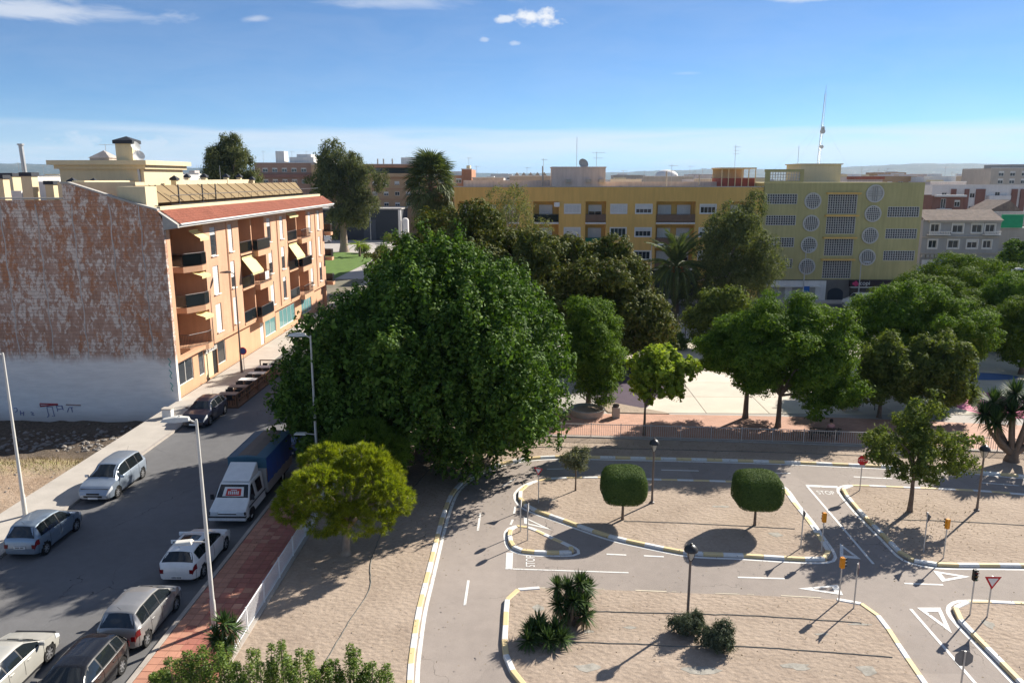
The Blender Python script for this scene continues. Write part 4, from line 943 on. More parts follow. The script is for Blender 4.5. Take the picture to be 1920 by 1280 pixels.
# red and white clad terrace between the two blocks
tr_ = MB().box(27.6, 32.4, 113.5, 119, 15.7, 16.9); tr_.build('brick_screen', M('brick_screen', (0.30, 0.09, 0.07), 0.8), gb, world=True)
m_ = MB(); [m_.box(27.6 + i * .95, 27.7 + i * .95, 113.3, 113.45, 15.7, 18.2) for i in range(6)]; m_.box(27.4, 32.5, 113.2, 119, 18.2, 18.4); m_.box(27.6, 32.2, 118.8, 119, 16.9, 18.2)
m_.build('pergola', MT['cream'], gb, world=True)
aerial(gb, (29.8, 115, 18.4), 3.2, ((.9, 1.0), (.75, .8), (.6, .8)), 0.03); aerial(gb, (37.8, 112, 18.9), 2.4, (), 0.03)
mast = thing('radio_mast', 'tall lattice radio mast on the roof of the olive building', 'mast', (41.0, 113, 18.9))
mm = MB()
for k in range(3):
    a = R(90 + 120 * k); mm.tube([(.24 * math.cos(a), .24 * math.sin(a), 0), (.12 * math.cos(a) + .25, .12 * math.sin(a), 9.6)], 0.02, 4)
for i in range(26):
    z = 9.4 * i / 26; z2 = 9.4 * (i + 1) / 26
    for k in range(3):
        a = R(90 + 120 * k); b = R(90 + 120 * (k + 1)); r1 = .24 - .12 * z / 9.6; s1, s2 = .25 * z / 9.6, .25 * z2 / 9.6
        mm.tube([(r1 * math.cos(a) + s1, r1 * math.sin(a), z), (r1 * math.cos(b) + s2, r1 * math.sin(b), z2)], 0.010, 3)
mm.build('lattice_tower', MT['grey_metal'], mast)
for z, r_ in ((4.4, .34), (4.85, .22), (2.3, .26)):
    MB().tube([(.1, -.32, z), (.1, -.62, z)], r_, 14).build('drum_antenna', MT['shutter'], mast)
gw_ = MB(); [gw_.tube([(.15, 0, 5.6), (x, y, -2.4)], 0.007, 3) for x, y in ((-7, 2), (-5, -2), (6, 1))]; gw_.build('guy_wire', MT['grey_metal'], mast)
MB().tube([(.25, 0, 9.6), (.27, 0, 10.6)], 0.02, 4).build('whip_antenna', MT['grey_metal'], mast)
# ground floor of the olive building: shops
MB().box(GX0 + .01, GX1 - .01, 109.05, 109.4, 0.0, 2.98).build('ground_floor_wall', M('grey_stone_plinth', (0.17, 0.155, 0.14), 0.85), gb, world=True)
MB().box(33.6, 41.9, 108.7, 109.0, 0.12, 2.85).build('shop_surround', MT['white'], gb, world=True)
for a, b in ((34.0, 36.2), (37.2, 40.4)): MB().box(a, b, 108.64, 108.69, .15, 2.0).build('roller_shutter', MT['coping'], gb, world=True)
MB().box(33.4, 41.0, 108.2, 108.69, 2.0, 2.15).build('canopy', MT['white'], gb, world=True)
N_ = 12; MB().add([(43.4 + 1.1 * x, 109.03, z) for x, z in [(-1, .1), (1, .1)] + [(math.cos(math.pi * k / N_), 1.0 + .8 * math.sin(math.pi * k / N_)) for k in range(N_ + 1)]], [tuple(range(N_ + 3))]).build('arched_door', MT['dark'], gb, world=True)
cs = MB().box(45.2, 54.2, 108.55, 109.0, 2.05, 2.95).build('fascia_board', M('dark_brown_board', (0.035, 0.022, 0.025), 0.6), gb, world=True)
pk = M('magenta_sign', (0.62, 0.05, 0.16), 0.5)
m_ = MB()
for k, (x, z) in enumerate(((45.65, 2.5), (45.95, 2.68), (46.2, 2.42), (45.95, 2.3))): m_.tube([(x, 108.53, z), (x, 108.50, z)], 0.2, 12)
m_.build('logo', pk, cs, world=True)
inst('sign_lettering', text_mesh('sign_lettering', 'copi', 0.85, MT['white'], 0.004), cs, (47.2 - 43, 108.53 - 109, 2.55), (R(90), 0, 0))
MB().box(45.4, 54.0, 108.75, 109.04, .15, 1.9).build('shop_window', MT['glass'], gb, world=True)
MB().box(45.3, 54.1, 108.6, 109.04, 1.9, 2.04).build('lintel', MT['white'], gb, world=True)

# ---------------------------------------------------------------- generic town houses farther back
def house(name, label, x0, x1, y0, y1, h, mat, wins=(), parapet=0.5, roof=None, cat='building', extra=None, group=None, base=0.0):
    """wins: (x0,x1,z0,z1,shutter) on the front; extra(root) adds its own parts"""
    t = thing(name, label, cat, ((x0 + x1) / 2, y0, base), 0, group)
    w = wall_open(MB(), (x0, y0, base), (1, 0, 0), (0, -1, 0), x1 - x0, h, [(a - x0, b - x0, c, d, 0.15) for a, b, c, d, s in wins])
    w.quad((x1, y0, base), (x1, y1, base), (x1, y1, base + h), (x1, y0, base + h)); w.quad((x0, y1, base), (x0, y0, base), (x0, y0, base + h), (x0, y1, base + h))
    w.quad((x1, y1, base), (x0, y1, base), (x0, y1, base + h), (x1, y1, base + h))
    w.build('wall', mat, t, world=True)
    r_ = MB().box(x0 + .02, x1 - .02, y0 + .2, y1 - .02, base + h - .35, base + h - .2)
    r_.build('roof', roof or MT['coping'], t, world=True)
    p = MB(); z = base + h
    p.box(x0 - .08, x1 + .08, y0 - .08, y0 + .22, z + .002, z + .16)
    p.build('coping', MT['white'] if parapet else MT['coping'], t, world=True)
    for a, b, c, d, s in wins:
        window(t, ((a + b) / 2, y0 + .12, base + c), 0, b - a, d - c, s, 1, 0.09)
    if extra: extra(t)
    return t
MT['grey_r'] = M('slate_grey_render', (0.38, 0.37, 0.365), 0.9, 0.06, 0.4, streak=0.1); MT['beige_r'] = M('beige_render', (0.46, 0.41, 0.35), 0.9, 0.08, 0.4, streak=0.15)
MT['brownbrick'] = M('brown_brick', (0.25, 0.13, 0.10), 0.9, 0.1, 0.6); MT['tanbrick'] = M('tan_brick', (0.47, 0.315, 0.185), 0.9, 0.08, 0.5)
MT['oldroof'] = M('weathered_tile_roof', (0.22, 0.17, 0.14), 0.95, 0.3, 1.2, streak=0.2); MT['orangebrick2'] = M('orange_far_brick', (0.46, 0.22, 0.13), 0.9, 0.1)
gwins = [(74.6, 76.15, 7.05, 8.6, 0), (78.6, 80.5, 7.05, 8.6, .2), (82.15, 84.0, 7.05, 8.6, .15), (84.6, 86.3, 7.05, 8.55, 0), (74.5, 76.0, 4.2, 5.65, .1), (78.1, 80.0, 4.2, 5.65, .1), (81.6, 83.45, 4.2, 5.65, .3), (84.5, 86.0, 4.2, 5.6, .1)]
def grey_extra(t):
    for a, b, c, d, s in gwins:
        m = MB(); e = .22
        m.box(a - e, a - .002, 145.9, 145.99, c - e, d + e).box(b + .002, b + e, 145.9, 145.99, c - e, d + e).box(a, b, 145.9, 145.99, d + .002, d + e).box(a, b, 145.9, 145.99, c - e, c - .002); m.build('surround', MT['white'], t, world=True)
    MB().box(73.2, 87.4, 145.7, 145.99, 6.1, 6.35).box(73.2, 87.4, 145.7, 145.99, 3.1, 3.3).box(74.0, 87.2, 145.4, 145.99, 8.95, 9.25).build('string_course', MT['beige_r'], t, world=True)
    for a, b in ((74.0, 78.0), (84.2, 87.2)):
        MB().box(a, b, 145.2, 145.99, 6.6, 6.78).build('balcony_slab', MT['white'], t, world=True)
        m = MB(); [m.box(a + .1 + i * .3, a + .22 + i * .3, 145.25, 145.37, 6.78, 7.2) for i in range(int((b - a) / .3))]; m.box(a, b, 145.2, 145.4, 7.2, 7.32); m.build('balustrade', MT['white'], t, world=True)
    MB().add([(73.2, 145.5, 9.3), (87.6, 145.5, 9.3), (87.6, 150, 11.1), (73.2, 150, 11.1), (87.6, 154.5, 9.3), (73.2, 154.5, 9.3)], [(0, 1, 2, 3), (3, 2, 4, 5), (1, 4, 2), (0, 3, 5)]).build('tiled_roof', MT['oldroof'], t, world=True)
    MB().box(76.8, 80.6, 145.9, 145.99, .1, 2.7).build('garage_door', M('blue_grey_garage', (0.20, 0.26, 0.33), 0.6), t, world=True)
    MB().box(73.6, 76.2, 145.9, 145.99, .1, 2.0).build('garage_door', MT['white'], t, world=True)
    for i in range(4): MB().box(73.3 + i * .8, 73.9 + i * .8, 145.5, 145.99, 2.5, 3.0).build('air_conditioner', MT['coping'], t, world=True)
house('grey_house', 'slate grey house with white window surrounds right of the olive building', 73.2, 87.4, 146, 154, 9.3, MT['grey_r'], gwins, extra=grey_extra)
def green_extra(t):
    MB().box(89.6, 93.6, 149.6, 149.9, 7.7, 10.2).build('green_sheeting', M('green_tarpaulin', (0.03, 0.34, 0.15), 0.7, 0.12), t, world=True)
    MB().box(88.2, 97.0, 149.3, 149.99, 3.2, 3.5).build('canopy', MT['coping'], t, world=True)
house('beige_house', 'beige house with green sheeting along its roof edge', 87.6, 99, 150, 160, 7.6, MT['beige_r'], [(92.0, 93.7, 4.4, 5.8, .1), (95.2, 96.8, 4.4, 5.8, .5), (90, 93, .3, 2.6, 0)], extra=green_extra)
def wb_extra(t):
    for a, b in ((106.2, 107.4), (109.6, 110.6), (112.4, 114.6), (121.2, 122.6), (123.4, 124.6)):
        MB().box(a, b, 199.6, 199.98, 3.0, 14.2).build('brick_strip', MT['brownbrick'], t, world=True)
    for z in (8.6, 11.6):
        for a, b in ((115.2, 120.6),):
            MB().box(a, b, 198.8, 199.98, z, z + 1.0).build('balcony', MT['white'], t, world=True)
wbw = [(a, a + 1.3, z, z + 1.5, s) for z in (5.2, 8.8, 12.0) for a, s in ((104.0, .2), (107.9, .7), (111.0, .3), (115.5, .9), (117.2, .1), (118.9, .6), (125.6, .3))]
house('white_apartment_block', 'white apartment block with brown brick strips and balconies at the right edge', 101.5, 133, 200, 212, 15.1, MT['white'], wbw, extra=wb_extra)
def bb_extra(t):
    MB().box(86.9, 93.2, 169.0, 169.98, 9.4, 9.7).box(86.9, 93.2, 168.9, 169.98, 13.0, 13.4).build('string_course', MT['white'], t, world=True)
    MB().box(87.6, 90.4, 169.1, 169.98, 9.75, 10.5).build('balcony', MT['white'], t, world=True)
house('brown_brick_house', 'brown brick house with white bands above the grey house', 86.5, 93.2, 170, 180, 13.2, MT['brownbrick'], [(91.3, 92.5, 10.9, 12.3, .3), (88.4, 89.5, 10.5, 12.6, 0)], extra=bb_extra)
house('pink_rendered_house', 'low pink rendered house with hipped gable behind the grey house roof', 93.3, 103.5, 164, 172, 10.0, MT['pinkwall'], [], extra=lambda t: MB().add([(95, 163.8, 10.2), (102, 163.8, 10.2), (102, 172, 10.2), (95, 172, 10.2), (99.2, 163.8, 12.4), (99.2, 172, 12.4)], [(0, 1, 4), (1, 2, 5, 4), (2, 3, 5), (3, 0, 4, 5)]).build('gabled_roof', MT['oldroof'], t, world=True))
house('grey_concrete_tower', 'grey concrete building rising highest at the right edge of the skyline', 138.8, 156, 240, 256, 19.7, MT['beige_r'], [(141 + 3.4 * i, 142.6 + 3.4 * i, z, z + 1.5, .4) for i in range(4) for z in (15.2, 17.4)], extra=lambda t: MB().box(144.9, 156, 241, 255, 19.7, 20.9).build('upper_storey', MT['coping'], t, world=True))
house('pink_roof_house', 'dull pink house on the skyline just right of the olive building', 125.4, 133.4, 262, 270, 18.0, MT['pinkwall'], [(131.2, 132.2, 15.8, 17.0, 0)])
# six-storey tan brick block behind the eucalyptus
def tan_wins(x0, x1, zs, step=3.4, w=1.45):
    return [(x, x + w, z, z + 1.15, [0, .3, .5, 0, .8][(i + j) % 5]) for j, z in enumerate(zs) for i, x in enumerate(np.arange(x0, x1, step))]
def tan_extra(t):
    for z in (7.3, 10.4, 13.5, 16.7): MB().box(-66, -31.0, 239.85, 239.99, z, z + .16).build('string_course', MT['orangebrick2'], t, world=True)
    MB().box(-60, -31.0, 238.9, 239.98, 17.2, 18.2).build('balcony', MT['tanbrick'], t, world=True)
    MB().box(-60, -31.0, 238.6, 239.98, 20.0, 20.5).build('eaves', MT['orangebrick2'], t, world=True)
    MB().box(-59.8, -31.3, 239.80, 239.97, 18.3, 19.9).build('glazed_gallery', MT['glass'], t, world=True)
    [MB().box(*b_).build('roof_house', MT['white'], t, world=True) for b_ in ((-39.0, -33.5, 243, 250, 20.9, 23.0), (-64, -60, 243, 250, 20.9, 23.6))]
    for x in (-46, -44.2, -41.5): MB().tube([(x, 242, 20.9), (x, 242, 22.6)], 0.22, 6).build('flue_pipe', MT['coping'], t, world=True)
house('tan_apartment_block', 'six storey tan brick block behind the eucalyptus and the fan palm', -66, -31, 240, 254, 20.9, MT['tanbrick'], tan_wins(-64.5, -32, (8.4, 11.6, 14.75)), extra=tan_extra)
def brn_extra(t):
    [MB().box(*b_).build('roof_house', MT['white'], t, world=True) for b_ in ((-74, -66.5, 245, 252, 21.4, 23.2), (-78.3, -75.6, 245, 249, 21.4, 25.0), (-72, -67.5, 246, 251, 23.21, 24.1))]
    for x in (-82.5, -73.5, -69): aerial(t, (x, 246, 21.5), 3.6, ((.95, 1.2),), 0.04)
    MB().box(-84, -66.1, 241.6, 242.9, 17.0, 18.0).build('balcony', MT['brownbrick'], t, world=True)
house('brown_apartment_block', 'brown brick block with white roof houses between the two eucalyptus trees', -84.5, -66.1, 243, 256, 21.4, M('dull_brown_brick', (0.34, 0.215, 0.16), 0.9, 0.1, 0.6), [(-82 + 3 * i, -80.4 + 3 * i, z, z + 1.3, .3) for i in range(5) for z in (15.2, 18.6)], extra=brn_extra)
house('orange_terrace_house', 'orange and white terraced house right of the fan palm crown', -30.5, -18.5, 232, 244, 17.6, MT['orangebrick2'], [(-29 + 2.6 * i, -27.4 + 2.6 * i, z, z + 1.4, .3) for i in range(4) for z in (12.6, 15.4)], extra=lambda t: [MB().box(*b_).build('roof_house', MT['white'], t, world=True) for b_ in ((-30, -24.5, 236, 243, 17.6, 20.4), (-24, -19, 232.5, 236, 17.6, 18.8))])
# dark shed and the small white tank house beside it
def shed_extra(t):
    MB().box(-58.2, -34.7, 214.6, 227.3, 8.4, 8.75).build('roof_edge', MT['coping'], t, world=True)
    MB().box(-45.4, -42.0, 214.9, 214.99, .1, 5.6).build('loading_door', M('blue_grey_sheet', (0.06, 0.07, 0.09), 0.6), t, world=True)
house('dark_shed', 'windowless charcoal shed behind the eucalyptus trunk', -58, -35, 215, 227, 8.4, MT['dark'], [], extra=shed_extra)
tk = thing('white_silo', 'upright white tank beside the charcoal shed', 'tank', (-33.6, 214, 0))
MB().lathe([(0.9, 0), (0.9, 5.6), (0.7, 6.0), (0.2, 6.2)], n=18).build('vessel', MT['white'], tk, 40); MB().box(-1.9, -1.2, -.4, .4, 0, 8.3).build('ladder_frame', MT['white'], tk)

# skyline: single houses one can tell apart over the near roofs
SKY = [
 ('tall_orange_house', 'narrow orange house rising at the left end of the ochre roof', -12.6, -10.7, 150, 18.5, 'orangebrick2'),
 ('pale_terrace_house', 'low pale pink roof house with dark roof edge left of the grey gable roof', -10.0, -4.4, 142, 16.9, 'pinkwall'),
 ('grey_gable_house', 'long grey house with zigzag roof edge left of the pink stair house', -3.5, 4.6, 150, 17.2, 'beige_r'),
 ('low_white_house', 'low white house directly right of the pink stair house', 14.6, 20.1, 140, 16.6, 'white'),
 ('domed_house', 'long beige house carrying a pale dome', 24.7, 35.4, 170, 17.2, 'beige_r'),
 ('pale_pink_house', 'pale pink house between the domed house and the red screened terrace', 30.4, 36.6, 145, 16.7, 'pinkwall'),
 ('cream_skyline_house', 'cream house behind the red screened terrace', 50.5, 60.3, 200, 16.9, 'cream'),
 ('red_roof_house', 'house with red roof edge behind the penthouse of the olive building', 76.2, 84.5, 190, 17.1, 'pinkwall'),
 ('brown_skyline_house', 'brown house on the skyline above the right part of the olive building', 104.2, 116.9, 240, 17.4, 'tanbrick'),
 ('pale_row_house', 'pale house left of the dark windowed row on the right skyline', 115.1, 124.2, 232, 17.2, 'white'),
 ('dark_window_house', 'house with a dark window row left of the grey concrete tower', 140.4, 151.0, 262, 17.4, 'beige_r'),
 ('white_low_house', 'white low house behind the chimneys at the left edge', -76.5, -69.5, 110, 17.1, 'white'),
 ('cream_low_house', 'cream house behind the tall flue at the left', -81.0, -73.6, 125, 17.2, 'cream'),
 ('white_far_house', 'white far house left of the dense eucalyptus', -84.0, -76.3, 170, 17.6, 'white'),
 ('small_white_house', 'small white house against the foot of the dense eucalyptus', -91.0, -83.9, 200, 18.0, 'white'),
 ('distant_beige_house', 'distant beige house above the low white house', 45.2, 62.1, 420, 18.2, 'beige_r'),
 ('distant_pink_house', 'distant pink house above the pale pink house', 96.6, 112.6, 480, 18.8, 'pinkwall'),
 ('distant_white_house', 'distant white house above the low pale pink roof house', -23.6, -10.1, 500, 18.9, 'white'),
 ('distant_tan_house', 'distant tan house far behind the right part of the olive roof', 225, 246, 520, 20.2, 'tanbrick'),
 ('white_terrace_block', 'long white block above the grey house between brick and concrete', 152.0, 164.0, 300, 16.4, 'white'),
 ('pink_terrace_block', 'pinkish block on the right skyline below the hill crest', 176.0, 193.0, 330, 17.0, 'pinkwall'),
 ('low_beige_block', 'low beige block left of the grey concrete tower foot', 163.5, 178.5, 285, 15.8, 'beige_r'),
 ('cream_terrace_block', 'cream block just behind the right roof edge of the olive building', 121.5, 133.0, 300, 17.4, 'cream'),
 ('tan_terrace_block', 'tan block on the skyline right of the red roof edge', 155.0, 170.5, 352, 18.2, 'tanbrick'),
 ('pale_flat_block', 'pale flat-roofed block close above the brown brick house', 113.0, 123.0, 224, 15.8, 'pinkwall'),
 ('distant_cream_house', 'distant cream house just right of the penthouse', 183, 196, 480, 18.9, 'cream'),
]
hr = random.Random(5)
for nm, lb, x0, x1, y0, h, mt in SKY:
    w = x1 - x0; n = max(1, min(4, int(w / 3))); s_ = max(1.0, y0 / 190)
    wins = [(x0 + w * (i + .5) / n - .6 * s_, x0 + w * (i + .5) / n + .6 * s_, h - 3.0, h - 1.6, hr.choice([0, .4, .8])) for i in range(n)] if w > 3 else []
    def ex(t, x0=x0, x1=x1, y0=y0, h=h, w=w, nm=nm):
        if nm == 'domed_house':
            MB().lathe([(2.6, 0), (2.4, .6), (1.8, 1.1), (.9, 1.4), (.1, 1.5)], (30.5, y0 + 5, h), 18).build('dome', MT['white'], t, 60, world=True)
        if nm == 'grey_gable_house':
            for i in range(5):
                a = x0 + .8 + i * 1.3; MB().add([(a, y0 - .05, h), (a + 1.2, y0 - .05, h), (a + .6, y0 - .05, h + .8), (a, y0 + 5, h), (a + 1.2, y0 + 5, h), (a + .6, y0 + 5, h + .8)], [(0, 1, 2), (3, 5, 4), (1, 4, 5, 2), (0, 2, 5, 3)]).build('gablet', MT['coping'], t, world=True)
        a = x0 + w * hr.uniform(.15, .5); b = a + w * hr.uniform(.2, .4)
        MB().box(a, b, y0 + 3, y0 + 6, h - .2, h + hr.uniform(.3, .9)).build('roof_house', MT[hr.choice(['white', 'pinkwall', 'cream'])], t, world=True)
        aerial(t, (x0 + w * hr.random(), y0 + 2, h), hr.uniform(1.5, 3), ((.93, 1.1),), 0.03 * max(1, y0 / 200))
        if nm == 'red_roof_house': MB().box(x0 - .3, x1 + .3, y0 - .4, y0 - .1, h - .5, h + .15).build('tiled_edge', MT['rooftile'], t, world=True)
    house(nm, lb, x0, x1, y0, y0 + 12, h, MT[mt], wins, extra=ex)
# the rest of the town is a mass of roofs nobody could count
tb = {k: MB() for k in ('white', 'pinkwall', 'beige_r', 'tanbrick')}
for i in range(520):
    d = 260 + 2600 * hr.random() ** 1.6; az = R(hr.uniform(-52, 52)); x, y = math.sin(az) * d, math.cos(az) * d
    if d < 520 and abs(x + 50) < 75: continue
    w, dp, h = hr.uniform(8, 24), hr.uniform(8, 18), hr.uniform(5, 12.5) + (4.5 if hr.random() < .14 else 0)
    m = tb[hr.choice(list(tb))]; m.box(x - w / 2, x + w / 2, y, y + dp, -.05, h)
    if hr.random() < .6: m.box(x - w / 4, x + w / 6, y + 2, y + dp * .6, h, h + hr.uniform(1, 2.4))
for k_, m in tb.items():
    tag(m.build('distant_town', MT[k_]), {'white': 'white distant houses of the town below the hills', 'pinkwall': 'pinkish distant houses of the town below the hills', 'beige_r': 'beige distant houses of the town below the hills', 'tanbrick': 'tan distant houses of the town below the hills'}[k_], 'houses', kind='stuff')
# ---------------------------------------------------------------- foliage
def mat_leaf(name, lo, hi, trans=0.30, rough=0.7, spec=0.08, tip=None):
    m, nt, b, out = newmat(name); k = NB(nt)
    g = k.n('ShaderNodeNewGeometry'); p = g.outputs['Position']; r = g.outputs['Random Per Island']
    f = k.math('ADD', k.math('MULTIPLY', r, 0.55), k.math('MULTIPLY', k.noise(p, 0.9, 4), 0.45))
    stops = [(0.22, lo), (0.68, hi)] + ([(0.82, tip)] if tip else [])
    c = k.ramp(f, stops)
    nt.links.new(c, b.inputs['Base Color']); b.inputs['Roughness'].default_value = rough; b.inputs['Specular IOR Level'].default_value = spec
    t = k.n('ShaderNodeBsdfTranslucent'); nt.links.new(k.mix(1.0, c, (1.25, 1.3, 0.55), 'MULTIPLY'), t.inputs['Color'])
    x = k.n('ShaderNodeMixShader'); x.inputs[0].default_value = trans
    nt.links.new(b.outputs[0], x.inputs[1]); nt.links.new(t.outputs[0], x.inputs[2]); nt.links.new(x.outputs[0], out.inputs['Surface'])
    return m
LF = dict(
    ficus=mat_leaf('dark_ficus_leaf', (0.020, 0.054, 0.010), (0.112, 0.200, 0.030), 0.24, 0.65, 0.12, (0.17, 0.235, 0.05)),
    rust=mat_leaf('brown_backed_leaf', (0.046, 0.064, 0.018), (0.150, 0.165, 0.038), 0.18, 0.7, 0.1, (0.166, 0.117, 0.041)),
    jaca=mat_leaf('jacaranda_leaf', (0.040, 0.092, 0.013), (0.155, 0.240, 0.032), 0.28),
    bright=mat_leaf('yellow_green_leaf', (0.135, 0.205, 0.028), (0.33, 0.40, 0.058), 0.45),
    bay=mat_leaf('olive_green_leaf', (0.060, 0.094, 0.024), (0.170, 0.205, 0.048), 0.32),
    euca=mat_leaf('grey_eucalyptus_leaf', (0.069, 0.086, 0.036), (0.159, 0.172, 0.072), 0.28),
    casu=mat_leaf('casuarina_leaf', (0.062, 0.084, 0.034), (0.165, 0.185, 0.074), 0.28),
    pine=mat_leaf('yellow_pine_needle', (0.075, 0.125, 0.010), (0.30, 0.33, 0.020), 0.42, 0.5, 0.3),
    box=mat_leaf('clipped_hedge_leaf', (0.050, 0.091, 0.025), (0.117, 0.172, 0.047), 0.2),
    olive=mat_leaf('silver_olive_leaf', (0.097, 0.110, 0.062), (0.207, 0.214, 0.124), 0.2),
    yucca=mat_leaf('yucca_blade', (0.025, 0.055, 0.019), (0.086, 0.138, 0.039), 0.15, 0.6, 0.15),
    palm=mat_leaf('palm_leaflet', (0.055, 0.086, 0.030), (0.131, 0.163, 0.062), 0.2, 0.6, 0.15),
    dry=mat_leaf('dry_palm_leaf', (0.12, 0.088, 0.05), (0.24, 0.185, 0.115), 0.2),
    hedge=mat_leaf('glossy_hedge_leaf', (0.055, 0.103, 0.017), (0.159, 0.235, 0.033), 0.3, 0.5, 0.3, (0.262, 0.290, 0.055)),
    rose=mat_leaf('rosemary_leaf', (0.048, 0.066, 0.041), (0.117, 0.138, 0.086), 0.15),
    tipu=mat_leaf('tipuana_leaf', (0.045, 0.090, 0.013), (0.150, 0.212, 0.030), 0.25),
    twig=mat_leaf('thin_acacia_leaf', (0.103, 0.117, 0.048), (0.207, 0.214, 0.097), 0.3),
)
def leaf_object(name, P, Nn, A, L, Wd, mat, parent):
    """one mesh of many leaves: P position, Nn normal, A long axis, L length, Wd width"""
    n = len(P)
    A = A - (A * Nn).sum(1, keepdims=True) * Nn; A /= np.linalg.norm(A, axis=1, keepdims=True) + 1e-9
    B = np.cross(Nn, A)
    L = L[:, None]; Wd = Wd[:, None]
    v = np.empty((n, 4, 3)); v[:, 0] = P - A * L * .5; v[:, 1] = P + B * Wd * .5 - A * L * .05 + Nn * Wd * .12; v[:, 2] = P + A * L * .5; v[:, 3] = P - B * Wd * .5 - A * L * .05 + Nn * Wd * .12
    me = bpy.data.meshes.new(name); me.vertices.add(4 * n); me.vertices.foreach_set('co', v.reshape(-1))
    me.loops.add(4 * n); me.loops.foreach_set('vertex_index', np.arange(4 * n, dtype=np.int32))
    me.polygons.add(n); me.polygons.foreach_set('loop_start', np.arange(0, 4 * n, 4, dtype=np.int32))
    me.update(calc_edges=True); me.materials.append(mat)
    o = bpy.data.objects.new(name, me); C.objects.link(o); o.parent = parent
    return o
def unit(v): return v / (np.linalg.norm(v, axis=-1, keepdims=True) + 1e-9)
def lobes_of(rg, c, r, n, lr, zmin=-1.0, core=0.62):
    """lobes spread over an ellipsoid: rows of cx,cy,cz,rx,ry,rz"""
    c = np.array(c, float); r = np.array(r, float); out = []
    if core: out.append([*c, *(r * core)])
    g = math.pi * (3 - math.sqrt(5))
    for i in range(n):
        z = 1 - 2 * (i + .5) / n; q = math.sqrt(1 - z * z); a = g * i + rg.uniform(-.35, .35)
        d = np.array([q * math.cos(a), q * math.sin(a), z]) + rg.normal(0, .15, 3)
        if d[2] < zmin: continue
        k = rg.uniform(.54, .88); s = lr * rg.uniform(.62, 1.25)
        out.append([*(c + d * r * k), *(r * s * rg.uniform(.88, 1.12, 3))])
    return np.array(out)
def plumes(rg, c, r, n, size, core):
    """upright plume-shaped lobes of about the given size set all over an ellipsoid"""
    c = np.array(c, float); r = np.array(r, float); out = [[*c, *(r * core)]]; g = math.pi * (3 - math.sqrt(5))
    for i in range(n):
        z = 1 - 1.85 * (i + .5) / n; q = math.sqrt(max(0, 1 - z * z)); a = g * i + rg.uniform(-.3, .3)
        d = np.array([q * math.cos(a), q * math.sin(a), z]); s = size * rg.uniform(.65, 1.35)
        out.append([*(c + d * r * rg.uniform(.80, .95)), s * rg.uniform(.8, 1.1), s * rg.uniform(.8, 1.1), s * rg.uniform(1.15, 1.7)])
    return np.array(out)
def pads(rg, c, r, n, size, core, flat=.62, low=1.8):
    """flattened leaf pads of unequal size set over and inside an ellipsoid, with gaps between them"""
    c = np.array(c, float); r = np.array(r, float); out = [[*c, *(r * core)]] if core else []; g = math.pi * (3 - math.sqrt(5))
    for i in range(n):
        z = 1 - low * (i + .5) / n; q = math.sqrt(max(0, 1 - z * z)); a = g * i + rg.uniform(-.5, .5)
        d = np.array([q * math.cos(a), q * math.sin(a), z]) + rg.normal(0, .08, 3); s = size * rg.uniform(.55, 1.45)
        out.append([*(c + d * r * rg.uniform(.66, 1.0)), s * rg.uniform(.85, 1.2), s * rg.uniform(.85, 1.2), s * flat * rg.uniform(.8, 1.25)])
    return np.array(out)
def crown(name, rg, lobes, tufts, per, tr, leaf, wid, mat, parent, up=0.35, stretch=(1, 1, 1), shell=0.72, droop=0.0, zfloor=0.15, fill=0.20):
    vol = (lobes[:, 3] * lobes[:, 4] + lobes[:, 3] * lobes[:, 5] + lobes[:, 4] * lobes[:, 5])
    li = rg.choice(len(lobes), int(tufts * 1.6), p=vol / vol.sum()); lb = lobes[li]
    d = unit(rg.normal(size=(len(li), 3)) + np.array([0, 0, .18])); rr = shell + (1.02 - shell) * rg.random(len(li)) ** .6
    T = lb[:, :3] + d * lb[:, 3:] * rr[:, None]
    keep = T[:, 2] > zfloor
    for l in lobes:                                   # drop tufts buried inside other lobes
        q = np.linalg.norm((T - l[:3]) / l[3:], axis=1); keep &= (q > .60) | (np.all(lb == l, axis=1))
    T, d = T[keep][:tufts], d[keep][:tufts]
    m = len(T); k = m * per
    td = np.repeat(d, per, 0); s = np.repeat(rg.uniform(.65, 1.3, m), per)
    e = rg.normal(size=(k, 3)); e = unit(e) * (rg.random(k) ** .45)[:, None]
    P = np.repeat(T, per, 0) + e * s[:, None] * tr * np.array(stretch)
    P[:, 2] -= droop * rg.random(k)
    Nn = unit(unit(e) * .8 + td * .55 + np.array([0, 0, up]) + rg.normal(0, .45, (k, 3)))
    A = unit(e + rg.normal(0, .6, (k, 3)) - np.array([0, 0, .25 + droop]))
    ls = rg.uniform(.7, 1.3, k) * leaf
    ws = ls * wid * rg.uniform(.85, 1.15, k)
    q = int(k * fill)                                  # leaves on the inner branches
    if q:
        li = rg.choice(len(lobes), q, p=vol ** 1.5 / (vol ** 1.5).sum()); e2 = unit(rg.normal(size=(q, 3))) * (rg.random(q) ** .4 * .80)[:, None]
        P = np.vstack([P, lobes[li, :3] + e2 * lobes[li, 3:]]); Nn = np.vstack([Nn, unit(e2 + rg.normal(0, .6, (q, 3)))]); A = np.vstack([A, unit(rg.normal(size=(q, 3)))])
        l2 = rg.uniform(1.3, 2.4, q) * leaf; ls = np.concatenate([ls, l2]); ws = np.concatenate([ws, l2 * max(wid, .45)])
    ok = P[:, 2] > zfloor
    return leaf_object(name, P[ok], Nn[ok], A[ok], ls[ok], ws[ok], mat, parent)
